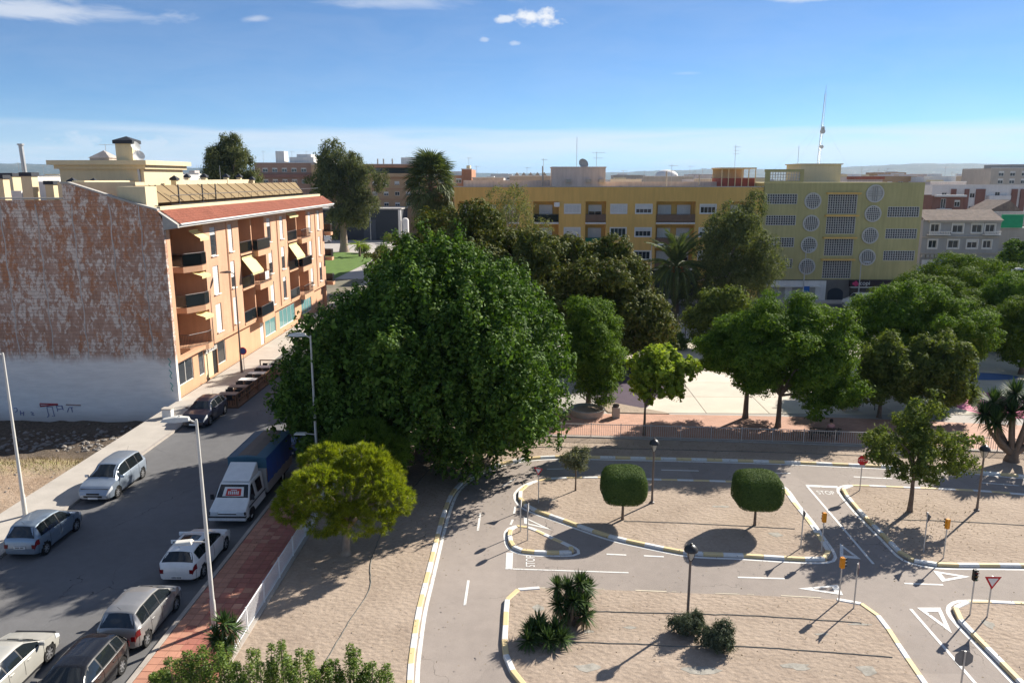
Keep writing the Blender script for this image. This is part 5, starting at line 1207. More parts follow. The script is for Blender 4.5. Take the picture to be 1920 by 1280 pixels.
def trunk(parent, base_r, h, tops, rg, mat, lean=(0, 0), name='trunk', flare=1.35):
    """tapered bent trunk from the origin to height h, limbs to the points in tops"""
    m = MB(); pts = []; rad = []
    for i in range(6):
        t = i / 5; pts.append((lean[0] * t + rg.normal(0, .04) * h * .1 * t, lean[1] * t + rg.normal(0, .04) * h * .1 * t, h * t - .1)); rad.append(base_r * (flare if i == 0 else 1.08 - .45 * t))
    m.tube(pts, rad, 9)
    e = Vector(pts[-1])
    for t_ in tops:
        t_ = Vector(t_); mid = e.lerp(t_, .5) + Vector((rg.normal(0, .12), rg.normal(0, .12), .15 * (t_ - e).length))
        r0 = base_r * .55; m.tube([e - Vector((0, 0, base_r)), e.lerp(mid, .6), mid, mid.lerp(t_, .55), t_], [r0, r0 * .8, r0 * .6, r0 * .4, r0 * .2], 6)
    return m.build(name, mat, parent, 60)
def tree(name, label, base, trunk_h, tr_r, lobes, cr, bark='bark', lean=(0, 0), seed=1, nlimb=6, cat='tree', group=None, flare=1.35, z0=0.06):
    """lobes in local coordinates; cr = dict for crown()"""
    rg = np.random.default_rng(seed)
    t = thing(name, label, cat, (base[0], base[1], z0), 0, group)
    L = lobes(rg)
    idx = rg.permutation(len(L))[:nlimb]
    trunk(t, tr_r, trunk_h, [tuple(L[i, :3] * np.array([.8, .8, 1]) + np.array([0, 0, .0])) for i in idx], rg, MT[bark], lean, flare=flare)
    c_ = dict(cr); mt = LF[c_.pop('mat')]
    crown('crown', rg, L, c_.pop('tufts'), c_.pop('per'), c_.pop('tr'), c_.pop('leaf'), c_.pop('wid', .5), mt, t, **c_)
    return t
# the great ficus in the middle: big rounded masses of unequal size, each set with upright plumes
_rg = np.random.default_rng(5); FICUS = []
for i in range(34):
    z_ = 1 - 1.75 * (i + .5) / 34; q_ = math.sqrt(1 - z_ * z_); a_ = math.pi * (3 - math.sqrt(5)) * i + _rg.uniform(-.3, .3); k_ = _rg.uniform(.66, .86)
    FICUS.append(((q_ * math.cos(a_) * 8.6 * k_, .4 + q_ * math.sin(a_) * 7.7 * k_, 6.1 + z_ * 6.0 * k_), _rg.uniform(1.7, 2.9)))
FICUS += [((.6, .5, 11.2), 2.1), ((2.6, .2, 10.0), 2.2), ((-2.4, .4, 10.1), 2.0), ((6.2, -.6, 3.2), 2.4), ((-6.4, -.2, 4.2), 2.2), ((6.6, .4, 5.6), 2.0), ((3.4, -4.0, 3.4), 2.0), ((-2.6, -4.8, 2.8), 2.2), ((6.0, -3.4, 4.8), 2.0), ((5.2, -4.6, 4.4), 2.0), ((4.4, -3.5, 6.6), 2.2), ((-6.2, -.5, 5.7), 2.2), ((-3.6, .4, 8.6), 1.9), ((4.4, .5, 9.3), 2.2), ((5.7, .4, 7.7), 2.0), ((-.9, .5, 10.9), 1.7), ((-1.2, -3.0, 8.6), 2.0), ((3.0, -2.6, 8.8), 2.0)]
FICUS = [f_ for f_ in FICUS if f_[0][2] + .75 * f_[1] < min(13.6, 11.9 + .86 * (f_[0][0] - f_[1] * .5 + 2.4))]
tree('ficus_tree', 'huge dense dark green ficus filling the middle of the park', (-6.3, 45.3), 3.2, 0.62,
     lambda rg: np.vstack([np.array([[0, .4, 6.2, 6.6, 5.8, 4.6]])] + [plumes(rg, c_, (r_, r_, r_ * 1.1), 18, .72, .82) for c_, r_ in FICUS]),
     dict(mat='ficus', tufts=6200, per=28, tr=.40, leaf=.21, wid=.6, up=.35, stretch=(.8, .8, 1.25), shell=.78, zfloor=.5), seed=11, nlimb=9)
# brown backed evergreens behind it
DK = [('dark evergreen with rusty leaves at the back left of the great ficus', (-6.0, 69, 8.9), (6.0, 5.0, 5.4)), ('dark evergreen with rusty leaves right behind the top of the great ficus', (1.4, 68, 7.6), (6.0, 5.0, 5.0)),
      ('dark evergreen with rusty leaves in front of the ochre block middle', (6.8, 71, 5.9), (5.0, 4.6, 4.6)), ('low dark evergreen with rusty leaves beside the pale plaza path', (10.0, 70, 3.6), (2.7, 3.0, 3.0)), ('dark evergreen with rusty leaves left of the fan palm foot', (-11.5, 76, 6.4), (4.0, 4.0, 4.6))]
for i, (lb, c_, r_) in enumerate(DK):
    tree('magnolia_tree', lb, (c_[0], c_[1]), c_[2] * .55, .28, lambda rg, c_=c_, r_=r_: pads(rg, (0, 0, c_[2]), r_, 60, 1.15, .66, .8),
         dict(mat='rust', tufts=1700 if i < 3 else 800, per=24, tr=.42, leaf=.30, wid=.5, up=.3, zfloor=.6), seed=30 + i, group='dark evergreens behind the great ficus')
tree('acacia_tree', 'thin grey-green feathery tree in front of the ochre block', (-2.0, 82), 7.0, .2, lambda rg: lobes_of(rg, (0, 0, 12.4), (3.4, 3.0, 3.9), 26, .30, -.9, 0), dict(mat='twig', tufts=520, per=18, tr=.5, leaf=.26, wid=.28, shell=.4, fill=0), bark='bark_pale', seed=41, nlimb=14)
# jacarandas and other park trees
JR = dict(per=30, tr=.36, leaf=.20, wid=.38, up=.45, stretch=(1.2, 1.2, .7), shell=.66, fill=.10)
tree('jacaranda_tree', 'tall narrow jacaranda close against the right side of the great ficus', (4.6, 56), 3.0, .2, lambda rg: np.vstack([pads(rg, (.2, 0, 4.8), (2.3, 2.1, 3.4), 46, .75, .6, .9), pads(rg, (.8, -.6, 2.4), (1.5, 1.4, 1.8), 16, .6, .6, .9)]), dict(JR, mat='jaca', tufts=1500), seed=51)
tree('jacaranda_tree', 'broad leafy jacaranda in the middle behind the railing', (17.4, 51.6), 2.6, .19, lambda rg: np.vstack([pads(rg, (.4, .4, 5.2), (4.3, 3.6, 3.7), 80, .95, .62), pads(rg, (3.2, -.2, 3.2), (2.0, 2.0, 2.2), 22, .8, .5)]), dict(JR, mat='jaca', tufts=3200), seed=52, nlimb=9)
tree('jacaranda_tree', 'smaller jacaranda standing in a square bed left of the broad one', (15.7, 53.6), 2.7, .2, lambda rg: pads(rg, (-.5, .4, 4.9), (3.0, 2.8, 2.6), 46, .8, .55), dict(JR, mat='jaca', tufts=1500), seed=53)
tree('jacaranda_tree', 'large jacaranda behind the two bushy trees on the right', (30.8, 62), 3.2, .24, lambda rg: np.vstack([pads(rg, (-.3, 0, 5.0), (4.0, 4.0, 3.8), 76, .95, .6), pads(rg, (4.2, .5, 4.4), (2.8, 2.8, 2.6), 36, .85, .55)]), dict(JR, mat='jaca', tufts=3200), seed=54)
tree('tipuana_tree', 'wide flat-crowned bright green tree below the grey house', (48.6, 86), 4.0, .26, lambda rg: np.vstack([pads(rg, (0.5, 0, 5.6), (6.2, 5.0, 2.5), 80, 1.1, .6, .6, 1.5), pads(rg, (4.5, 0, 5.2), (4, 4, 2.2), 30, 1.0, .5, .6, 1.5)]), dict(JR, mat='tipu', tufts=2600, tr=.45), seed=55)
tree('tipuana_tree', 'bright green tree directly above the branching tree yucca', (43.4, 66.8), 2.6, .22, lambda rg: np.vstack([pads(rg, (.6, 0, 4.4), (3.3, 3.1, 2.6), 50, .85, .55), pads(rg, (.2, 0, 2.4), (2.2, 2.2, 1.7), 22, .7, .5)]), dict(JR, mat='tipu', tufts=1800), seed=56)
tree('tipuana_tree', 'bright green tree between the large jacaranda and the flat-crowned tree', (38.0, 74), 2.8, .22, lambda rg: pads(rg, (0, 0, 4.5), (4.4, 4.0, 3.6), 70, 1.0, .6), dict(JR, mat='tipu', tufts=2200), seed=156)
tree('tipuana_tree', 'bright green tree at the right edge below the flat-crowned tree', (48.5, 76), 2.8, .22, lambda rg: pads(rg, (0, 0, 3.9), (4.3, 4.0, 3.4), 66, 1.0, .6), dict(JR, mat='jaca', tufts=2000), seed=157)
tree('street_tree', 'small green tree in front of the beige house', (80.5, 128), 2.4, .2, lambda rg: lobes_of(rg, (0, 0, 4.3), (2.9, 2.6, 2.4), 16, .42, -.8), dict(JR, mat='jaca', tufts=420, leaf=.34), seed=57)
tree('street_tree', 'dark green tree at the right edge in front of the beige house', (84.5, 126), 2.4, .2, lambda rg: lobes_of(rg, (0, 0, 3.4), (3.0, 2.6, 2.2), 16, .42, -.8), dict(JR, mat='bay', tufts=420, leaf=.34), seed=58)
tree('maple_tree', 'slim young tree with light yellow-green leaves behind the railing', (7.85, 49.6), 2.2, .10, lambda rg: np.vstack([pads(rg, (1.0, .2, 4.2), (1.6, 1.4, 1.9), 30, .5, .3, .9), pads(rg, (-.1, 0, 3.6), (.8, .8, 1.5), 12, .4, .3, .9), pads(rg, (2.4, .1, 4.6), (.9, .9, 1.0), 10, .4, .3, .9)]), dict(mat='bright', tufts=460, per=14, tr=.26, leaf=.27, wid=.75, shell=.55, fill=.08), bark='bark', seed=61, nlimb=8)
tree('bay_tree', 'bushy olive green tree left of the pink play surface', (25.4, 54.0), 1.8, .16, lambda rg: pads(rg, (.0, 0, 3.2), (1.9, 1.7, 2.6), 44, .55, .5, 1.0), dict(fill=.08, mat='bay', tufts=1000, per=20, tr=.28, leaf=.20, wid=.6, shell=.6), seed=62)
tree('bay_tree', 'bushy olive green tree with the highest top in front of the pink play surface', (29.2, 54.4), 1.8, .18, lambda rg: pads(rg, (0, 0, 3.3), (2.4, 2.2, 2.8), 56, .6, .5, 1.0), dict(fill=.08, mat='bay', tufts=1400, per=20, tr=.28, leaf=.20, wid=.6, shell=.6), seed=63)
tree('round_tree', 'round dark leafy tree left of the jacarandas beside the hoop stand', (20.0, 77), 2.4, .2, lambda rg: lobes_of(rg, (-.6, 0, 3.2), (3.0, 2.6, 2.9), 20, .40, -.9), dict(mat='bay', tufts=700, per=20, tr=.5, leaf=.28, wid=.5), seed=64)
tree('persimmon_tree', 'single tree with spreading olive green crown on the gravel right', (19.85, 37.8), 2.1, .13, lambda rg: np.vstack([pads(rg, (.2, .1, 3.3), (2.6, 2.1, 1.5), 50, .5, .4, .6), pads(rg, (.2, 0, 4.9), (.9, .8, 1.4), 16, .4, .3, .8)]), dict(mat='bay', tufts=900, per=17, tr=.24, leaf=.17, wid=.5, shell=.4, fill=.05), bark='bark', seed=65, nlimb=12)
tree('casuarina_tree', 'tall dark feathery tree in front of the ochre and olive buildings', (23.6, 92), 5.0, .35, lambda rg: np.vstack([lobes_of(rg, (.8, 0, 9.0), (5.0, 4.2, 6.4), 46, .26, -.9, .5), lobes_of(rg, (-1.6, 0, 4.2), (3.6, 3.2, 3.4), 14, .38, -.9, .5), lobes_of(rg, (3.2, 0, 6.6), (3.4, 3, 3.6), 14, .38, -.9, .5)]), dict(fill=.04, mat='casu', tufts=2200, per=22, tr=.5, leaf=.30, wid=.32, shell=.5, droop=.35), bark='bark_pale', seed=66, nlimb=16)
tree('eucalyptus_tree', 'tall grey-green eucalyptus with pale trunk beside the lawn', (-43, 181), 7.5, .95, lambda rg: np.vstack([lobes_of(rg, (1.0, 0, 16.4), (8.6, 7.4, 7.8), 44, .27, -.9, .55), lobes_of(rg, (1.4, 0, 8.0), (5.0, 4.6, 4.4), 16, .38, -.9, .5)]), dict(fill=.06, mat='euca', tufts=1900, per=22, tr=.85, leaf=.55, wid=.30, shell=.55, droop=.8), bark='bark_pale', seed=67, nlimb=14)
tree('eucalyptus_tree', 'dense eucalyptus rising behind the orange apartment house roof', (-57.4, 150), 8.0, .6, lambda rg: np.vstack([lobes_of(rg, (0, 0, 16.5), (5.6, 5.2, 7.6), 36, .28, -.8, .6), lobes_of(rg, (.6, 0, 22.5), (1.8, 1.8, 2.6), 8, .45, -.8, .5)]), dict(fill=.06, mat='euca', tufts=1500, per=22, tr=.75, leaf=.50, wid=.30, shell=.55, droop=.7), bark='bark_pale', seed=68, nlimb=10)
def shrub(name, label, base, lobes, cr, seed, cat='shrub', group=None, z0=0.08, stem=.05, sh=.3):
    return tree(name, label, base, sh, stem, lobes, cr, seed=seed, nlimb=5, cat=cat, group=group, z0=z0)
shrub('round_shrub', 'clipped dark hedge block on the plaza beside the hoop stand', (15.0, 76.6), lambda rg: lobes_of(rg, (0, 0, .8), (1.5, 1.3, .9), 12, .4, -.9), dict(mat='box', tufts=240, per=16, tr=.25, leaf=.16, wid=.5), 70)
for i, (x, y, s, lb) in enumerate(((-50.5, 184, 1.3, 'round dark shrub left of the eucalyptus foot'), (-37.8, 178, 1.5, 'grey green shrub right of the eucalyptus foot'), (-33.5, 176, 1.4, 'low shrub beside the young palm on the lawn'), (-36.0, 205, 1.8, 'grassy shrub below the charcoal shed'))):
    shrub('lawn_shrub', lb, (x, y), lambda rg, s=s: lobes_of(rg, (0, 0, .6 * s), (1.2 * s, 1.2 * s, .8 * s), 8, .45, -.9), dict(mat='bay', tufts=90, per=14, tr=.3 * s, leaf=.3, wid=.5), 71 + i, group='shrubs round the lawn')
# stone pines: flat cushions of needle tufts
def pine(label, base, h, lobes, tufts, seed, mt='pine'):
    rg = np.random.default_rng(seed)
    t = thing('pine_tree', label, 'tree', (base[0], base[1], .08)); L = lobes(rg); L[:, 0] *= .93; L[:, 2] += .42
    trunk(t, .20, h, [tuple(l[:3] * np.array([.85, .85, 1])) for l in L], rg, MT['bark_pale'], (.1, 0), flare=1.7)
    v = L[:, 3] * L[:, 4]; li = rg.choice(len(L), tufts * 2, p=v / v.sum()); d = unit(rg.normal(size=(len(li), 3)) + np.array([0, 0, .35])); T = L[li, :3] + d * L[li, 3:] * rg.uniform(.72, 1.03, len(li))[:, None]
    keep = np.ones(len(T), bool)
    for j, l in enumerate(L):
        q = np.linalg.norm((T - l[:3]) / l[3:], axis=1); keep &= (q > .78) | (li == j)
    T, d = T[keep][:tufts], d[keep][:tufts]; per = 46; k = len(T) * per
    ax = unit(np.repeat(d, per, 0) * .9 + rg.normal(0, .62, (k, 3)) + np.array([0, 0, .18])); ln = rg.uniform(.16, .27, k)
    P = np.repeat(T, per, 0) + ax * ln[:, None] * .5 + rg.normal(0, .035, (k, 3)); Nn = unit(np.cross(ax, rg.normal(size=(k, 3))))
    leaf_object('crown', P, Nn, ax, ln, np.full(k, .022), LF[mt], t)
    return t
pine('round yellow-green pine on the gravel beside the white railing', (-8.3, 32.6), 1.5, lambda rg: np.array([[0, 0, 2.9, 1.9, 1.6, 1.15], [-1.9, .2, 2.3, 1.3, 1.2, .9], [1.8, -.3, 2.6, 1.3, 1.2, 1.0], [2.5, .4, 2.05, .85, .9, .65], [-.9, -.9, 3.2, 1.2, 1.1, .9], [.9, .6, 3.7, 1.3, 1.2, .85], [-1.0, 1.0, 3.6, 1.2, 1.1, .85], [.9, -1.0, 1.8, 1.1, 1.0, .8], [-.9, -.8, 1.75, 1.1, 1.0, .75], [.2, 1.2, 2.3, 1.4, 1.2, 1.0], [1.6, .9, 3.0, 1.1, 1.1, .8], [-2.5, -.2, 1.9, .8, .8, .6], [1.7, -.8, 1.7, .9, .8, .6]]), 1900, 81)
pine('second darker pine partly hidden behind the yellow-green one', (-8.6, 37.6), 1.4, lambda rg: np.array([[0, 0, 2.9, 1.7, 1.5, 1.0], [-1.4, 0, 2.5, 1.2, 1.1, .8], [1.5, 0, 2.6, 1.3, 1.2, .85], [.3, .6, 3.5, 1.2, 1.1, .7]]), 620, 82, 'jaca')
# clipped box trees
def topiary(label, base, w, h, z, seed):
    rg = np.random.default_rng(seed); t = thing('topiary_tree', label, 'tree', (base[0], base[1], .09))
    trunk(t, .075, z + .3, [(0.3, 0, z + .6), (-.3, .1, z + .7), (0, -.3, z + .6)], rg, MT['bark'], flare=1.2)
    n = 26000; p = 3.6
    d = rg.normal(size=(n, 3)); d /= (np.abs(d) ** p).sum(1, keepdims=True) ** (1 / p)
    Nn = unit(np.sign(d) * np.abs(d) ** (p - 1) + rg.normal(0, .28, (n, 3)))
    P = d * np.array([w / 2, w / 2, h / 2]) * (1 - .05 * rg.random(n) ** 2 + rg.normal(0, .008, n))[:, None] + np.array([0, 0, z + h / 2])
    lump = 1 + .03 * np.sin(P[:, 0] * 5) * np.cos(P[:, 1] * 4.4 + P[:, 2] * 3); P[:, :2] *= lump[:, None]
    q = 5000; P2 = rg.uniform(-1, 1, (q, 3)); P2 = P2 / np.maximum((np.abs(P2) ** p).sum(1, keepdims=True) ** (1 / p), 1) * np.array([w / 2, w / 2, h / 2]) * .90 + np.array([0, 0, z + h / 2])
    leaf_object('inner_foliage', P2, unit(rg.normal(size=(q, 3))), rg.normal(size=(q, 3)), rg.uniform(.14, .26, q), rg.uniform(.10, .18, q), LF['box'], t)
    leaf_object('crown', P, Nn, rg.normal(size=(n, 3)), rg.uniform(.035, .075, n), rg.uniform(.02, .045, n), LF['box'], t); return t
topiary('clipped box-shaped tree nearest the left tip of the gravel bed', (4.85, 36.5), 2.25, 1.75, 1.0, 91)
topiary('clipped box-shaped tree in the right half of the same gravel bed', (11.35, 36.0), 2.3, 1.75, 1.0, 92)
tree('olive_tree', 'small silvery round-headed olive tree near the bed tip', (2.7, 40.2), 1.25, .05, lambda rg: lobes_of(rg, (0, 0, 1.85), (.75, .7, .62), 14, .45, -.9), dict(mat='olive', tufts=260, per=14, tr=.18, leaf=.12, wid=.35, shell=.5, fill=.1), seed=93, z0=.09, nlimb=8)
# yuccas: rosettes of sword leaves
def blades(rg, n, ln, w, spread=(10, 118), curve=.25):
    m = MB()
    for i in range(n):
        a = rg.uniform(0, 2 * math.pi); el = R(90 - rg.uniform(*spread)); L = ln * rg.uniform(.75, 1.1)
        d = Vector((math.cos(a) * math.cos(el), math.sin(a) * math.cos(el), math.sin(el))); s = Vector((-math.sin(a), math.cos(a), 0))
        p1 = d * L * .5; p2 = d * L + Vector((0, 0, -curve * L * (1 - math.sin(el)) * .5)); n_ = s.cross(d) * w * .25
        m.add([s * w * .35, -s * w * .35, p1 - s * w * .5 + n_, p1 + s * w * .5 + n_, p2], [(0, 1, 2, 3), (3, 2, 4)])
    return m
def yucca(label, base, heads, seed, ln=.62, trunk_r=.09, dead=True, n=90, w=.055):
    rg = np.random.default_rng(seed); t = thing('yucca', label, 'plant', (base[0], base[1], .08))
    for (x, y, z) in heads:
        MB().tube([(x * .4, y * .4, -.05), (x * .8, y * .8, z * .5), (x, y, z)], [trunk_r * 1.3, trunk_r, trunk_r * .8], 7).build('stem', MT['bark'], t, 60)
        o = blades(rg, n, ln, w).build('leaf_rosette', LF['yucca'], t); o.location = (x, y, z)
        if dead:
            o2 = blades(rg, 26, ln * .8, w, (105, 160), .5).build('dead_leaves', LF['dry'], t); o2.location = (x, y, z - .12)
    return t
yucca('tall many-headed yucca on the front gravel bed', (1.6, 27.2), [(0, 0, 1.5), (.45, .2, 1.6), (-.4, .1, 1.45), (.2, -.35, 1.15), (.6, -.2, 1.0), (-.35, -.3, .95), (.75, .3, 1.3), (.3, .4, .7), (.65, -.45, .6), (0, -.1, .6)], 101, .58, n=120)
yucca('low dark spreading yucca in front of the tall one', (.6, 25.9), [(0, 0, .45), (.5, .1, .5), (-.4, .15, .4), (.2, -.4, .35), (-.15, .45, .5), (.7, -.25, .3), (-.5, -.3, .25)], 102, .60, dead=False, n=125)
yucca('shaggy yucca with dead brown leaves at the end of the white railing', (-10.75, 24.6), [(0, 0, 1.45), (.2, .2, 1.1), (-.25, -.1, .95), (.1, -.3, .7)], 103, .62)
# branching yucca tree at the right
yt = thing('yucca_tree', 'branching tree yucca with thick grey trunks at the right edge', 'tree', (29.6, 45.3, .09)); rg = np.random.default_rng(104)
m_ = MB().tube([(0, 0, -.1), (0, 0, .3), (.05, 0, .75)], [.5, .34, .28], 10)
hd = [(-1.9, .2, 2.9), (-1.2, .6, 3.5), (.9, .2, 4.0), (1.9, -.1, 3.5), (.1, 1.0, 3.6), (-1.5, -.3, 2.5), (2.6, .3, 4.1), (-.5, -.2, 3.1), (.4, -.3, 3.5), (-.7, .9, 2.8), (1.3, .6, 3.0), (-.2, .2, 4.2)]
for x, y, z in hd: m_.tube([(0, 0, .45), (x * .35, y * .3, .9), (x * .75, y * .7, z * .62), (x, y, z)], [.24, .17, .11, .08], 7)
m_.build('trunk', MT['bark'], yt, 60)
for x, y, z in hd:
    o = blades(rg, 190, 1.1, .085).build('leaf_rosette', LF['yucca'], yt); o.location = (x, y, z)
    o = blades(rg, 24, .7, .07, (110, 165), .5).build('dead_leaves', LF['dry'], yt); o.location = (x, y, z - .15)
# palms
def frond(L, n, ll, droop, rg):
    m = MB(); path = [Vector((L * t, 0, L * (.55 * t - droop * t * t))) for t in np.linspace(0, 1, 9)]
    m.tube(path, [.05, .045, .04, .035, .03, .025, .02, .015, .008], 4)
    for i in range(n):
        t = .14 + .86 * i / n; j = min(int(t * 8), 7); p = path[j].lerp(path[j + 1], t * 8 - j); d = (path[j + 1] - path[j]).normalized()
        q = ll * (1 - .55 * abs(t - .45) * 1.4)
        for s in (-1, 1):
            v = (d * .75 + Vector((0, s, 0)) * .8 + Vector((0, 0, -.15 + rg.normal(0, .12)))).normalized()
            w_ = d * .035; m.add([p - w_, p + w_, p + v * q * .6 + w_ * .9 - Vector((0, 0, .02)), p + v * q - Vector((0, 0, q * .18))], [(0, 1, 2, 3)])
    return m
dp = thing('date_palm', 'date palm with arching fronds in front of the navy shop front', 'palm', (18.0, 93.3, .06)); rg = np.random.default_rng(111)
MB().tube([(0, 0, -.1), (.05, 0, .5), (0, 0, 3), (-.1, 0, 6.4)], [.62, .40, .34, .40], 10).build('trunk', MT['bark'], dp, 60)
fm = [frond(4.6, 50, .66, dr, rg).mesh('frond', LF['palm']) for dr in (.55, .75, 1.0, 1.3)]; fdry = frond(3.4, 34, .5, 1.7, rg).mesh('frond', LF['dry'])
for i in range(78):
    e = rg.uniform(-42, 70); k_ = 0 if e > 35 else 1 if e > 12 else 2 if e > -12 else 3
    inst('frond', fm[k_] if i < 68 or e > -5 else fdry, dp, (-.1, 0, 6.4), (0, -R(e - (20 if k_ else 0)), R(i * 137.5)), (rg.uniform(.9, 1.12),) * 3)
m_ = MB()
for i in range(5):
    a = R(i * 72 + 20); m_.tube([(-.1, 0, 6.3), (.7 * math.cos(a) - .1, .7 * math.sin(a), 6.6), (1.0 * math.cos(a) - .1, 1.0 * math.sin(a), 5.9)], [.05, .06, .22], 6)
m_.build('date_bunch', M('orange_dates', (0.42, 0.12, 0.03), 0.7), dp)
def fan(Lp, r, rg, n=22):
    m = MB(); m.tube([(0, 0, 0), (Lp * .6, 0, .12), (Lp, 0, .08)], [.04, .03, .02], 4)
    for i in range(n):
        a = R(-112 + 224 * i / (n - 1)); d = Vector((math.cos(a), math.sin(a), -.18 + .1 * rg.normal())); s = Vector((-math.sin(a), math.cos(a), 0)); L = r * (1 - .25 * abs(a) / 2)
        b = Vector((Lp, 0, .08)); m.add([b, b + d * L * .55 + s * .07, b + d * L + Vector((0, 0, -.35 * L * rg.uniform(.6, 1.3))), b + d * L * .55 - s * .07], [(0, 1, 2, 3)])
    return m
wp = thing('fan_palm', 'tall fan palm with brown skirt beside the tan block', 'palm', (-15.4, 125, .06)); rg = np.random.default_rng(112)
MB().tube([(-1.6, 0, -.1), (-1.2, 0, 6), (-.3, 0, 12), (0, 0, 16.6)], [.62, .45, .40, .42], 9).build('trunk', MT['bark'], wp, 60)
ff = [fan(1.7, 1.5, rg).mesh('fan_leaf', LF['palm']) for _ in range(3)]; fd = [fan(1.5, 1.5, rg).mesh('fan_leaf', LF['dry']) for _ in range(2)]
for i in range(120):
    e = 80 - 146 * (i / 119) + rg.uniform(-10, 10)
    inst('fan_leaf', ff[i % 3], wp, (0, 0, 17.0 - 3.6 * (i / 119) ** 1.2), (R(rg.uniform(-25, 25)), -R(e), R(i * 137.5)), (rg.uniform(1.35, 1.75),) * 3)
for i in range(46):
    e = -38 - 44 * (i / 45); inst('dead_leaf', fd[i % 2], wp, (-.15, 0, 15.6 - 4.2 * i / 45), (R(rg.uniform(-20, 20)), -R(e), R(i * 137.5 + 40)), (rg.uniform(1.1, 1.5),) * 3)
yp = thing('young_palm', 'young bright green palm beside the lawn', 'palm', (-37.0, 170, .06)); rg = np.random.default_rng(113)
MB().tube([(0, 0, -.1), (0, 0, 2.0)], [.3, .22], 7).build('trunk', MT['bark'], yp, 60)
fy = frond(2.8, 26, .6, .9, rg).mesh('frond', LF['bright'])
for i in range(18): inst('frond', fy, yp, (0, 0, 2.0), (0, -R(rg.uniform(0, 60)), R(i * 137.5)))
# bushes low in the picture
shrub('rosemary_bush', 'sprawling grey-green bush at the foot of the front lantern', (6.15, 26.5), lambda rg: np.array([[0, 0, .35, .55, .45, .45], [-.45, .15, .3, .4, .4, .4], [.35, .25, .4, .35, .35, .5], [-.2, -.2, .55, .3, .3, .4]]), dict(mat='rose', tufts=220, per=22, tr=.13, leaf=.09, wid=.25, shell=.5, stretch=(.7, .7, 1.3), up=.1), 121, group=None)
shrub('rosemary_bush', 'larger grey-green bush right of the sprawling one', (7.0, 25.6), lambda rg: np.array([[0, 0, .4, .6, .5, .5], [.3, .2, .55, .4, .4, .55], [-.4, .1, .4, .4, .4, .45], [.15, -.25, .35, .5, .4, .45]]), dict(mat='rose', tufts=280, per=22, tr=.13, leaf=.09, wid=.25, shell=.5, stretch=(.7, .7, 1.3), up=.1), 122)
shrub('edge_shrub', 'small leafy shrub cut by the right edge on the gravel', (28.6, 36.4), lambda rg: lobes_of(rg, (0, 0, .9), (.9, .8, .9), 8, .5, -.9), dict(mat='tipu', tufts=150, per=16, tr=.2, leaf=.14, wid=.5), 123)
# the hedge at the bottom: a row of upright shrubs
hg = thing('hedge', 'glossy green hedge with upright shoots along the bottom edge', 'hedge', (-8.4, 22.0, .08)); rg = np.random.default_rng(131)
stems = []; 
for i in range(64):
    x = -3.9 + 7.9 * i / 63 + rg.normal(0, .08); y = rg.normal(0, .38); top = 1.75 + .45 * math.sin(x * 2.1) * rg.random() + rg.uniform(-.35, .4)
    if x < -3.0 or x > 3.1: top -= .45
    stems.append((x, y, top))
m_ = MB(); [m_.tube([(x * .98, y * .6, 0), (x, y, t_)], [.03, .008], 4) for x, y, t_ in stems]; m_.build('stems', MT['bark'], hg)
PP = []; AA = []
for x, y, t_ in stems:
    k = 420; tt = 1 - rg.random(k) ** 1.5 * .92; a = rg.uniform(0, 2 * math.pi, k); rr = (.10 + .30 * (1 - tt)) * np.sqrt(rg.random(k)) + .03
    PP.append(np.stack([x * (.98 + .02 * tt) + np.cos(a) * rr, y * (.6 + .4 * tt) + np.sin(a) * rr, t_ * tt + .06], 1)); AA.append(np.stack([np.cos(a) * .8, np.sin(a) * .8, np.full(k, .75)], 1))
PP = np.vstack(PP); AA = unit(np.vstack(AA) + rg.normal(0, .25, PP.shape)); k = len(PP)
leaf_object('foliage', PP, unit(np.array([0, 0, 1.0]) + AA * .3 + rg.normal(0, .45, PP.shape)), AA, rg.uniform(.07, .13, k), rg.uniform(.03, .05, k), LF['hedge'], hg)
# fallen leaves on the gravel and track, too many to count
rg = np.random.default_rng(151); cl = np.vstack([rg.normal((-5, 40.5), (2.6, 3.0), (900, 2)), rg.normal((19.8, 36.6), (2.2, 1.6), (420, 2)), rg.normal((4, 47), (6, 1.2), (500, 2)), rg.normal((17, 46.5), (6, 1.4), (500, 2)), rg.uniform((-9.5, 24), (22, 44), (700, 2)), rg.normal((-12.2, 40), (.7, 8), (260, 2))]); n = len(cl)
P = np.column_stack([cl, np.full(n, .128)])
o = leaf_object('fallen_leaves', P, unit(rg.normal(0, .3, (n, 3)) + np.array([0, 0, 1.0])), rg.normal(size=(n, 3)), rg.uniform(.05, .11, n), rg.uniform(.03, .06, n), LF['dry'], None)
tag(o, 'dry fallen leaves scattered over the gravel and kerbs', 'leaves', kind='stuff')
# dry grass and weeds on the lot, kept as one mass
rg = np.random.default_rng(141); n = 2600; gx_ = rg.uniform(-44, -26.8, n); gy_ = 45.0 + rg.normal(0, 1.1, n) + (gx_ + 27) * .12
P = np.stack([gx_, gy_, [lot_z(a, b) + .08 for a, b in zip(gx_, gy_)]], 1)
o = leaf_object('dry_grass', P, unit(rg.normal(size=(n, 3)) * np.array([1, 1, .3])), unit(rg.normal(0, .4, (n, 3)) + np.array([0, 0, 1.0])), rg.uniform(.15, .35, n), np.full(n, .03), LF['dry'], None)
tag(o, 'dry grass and weeds along the rim of the vacant lot', 'grass', kind='stuff')
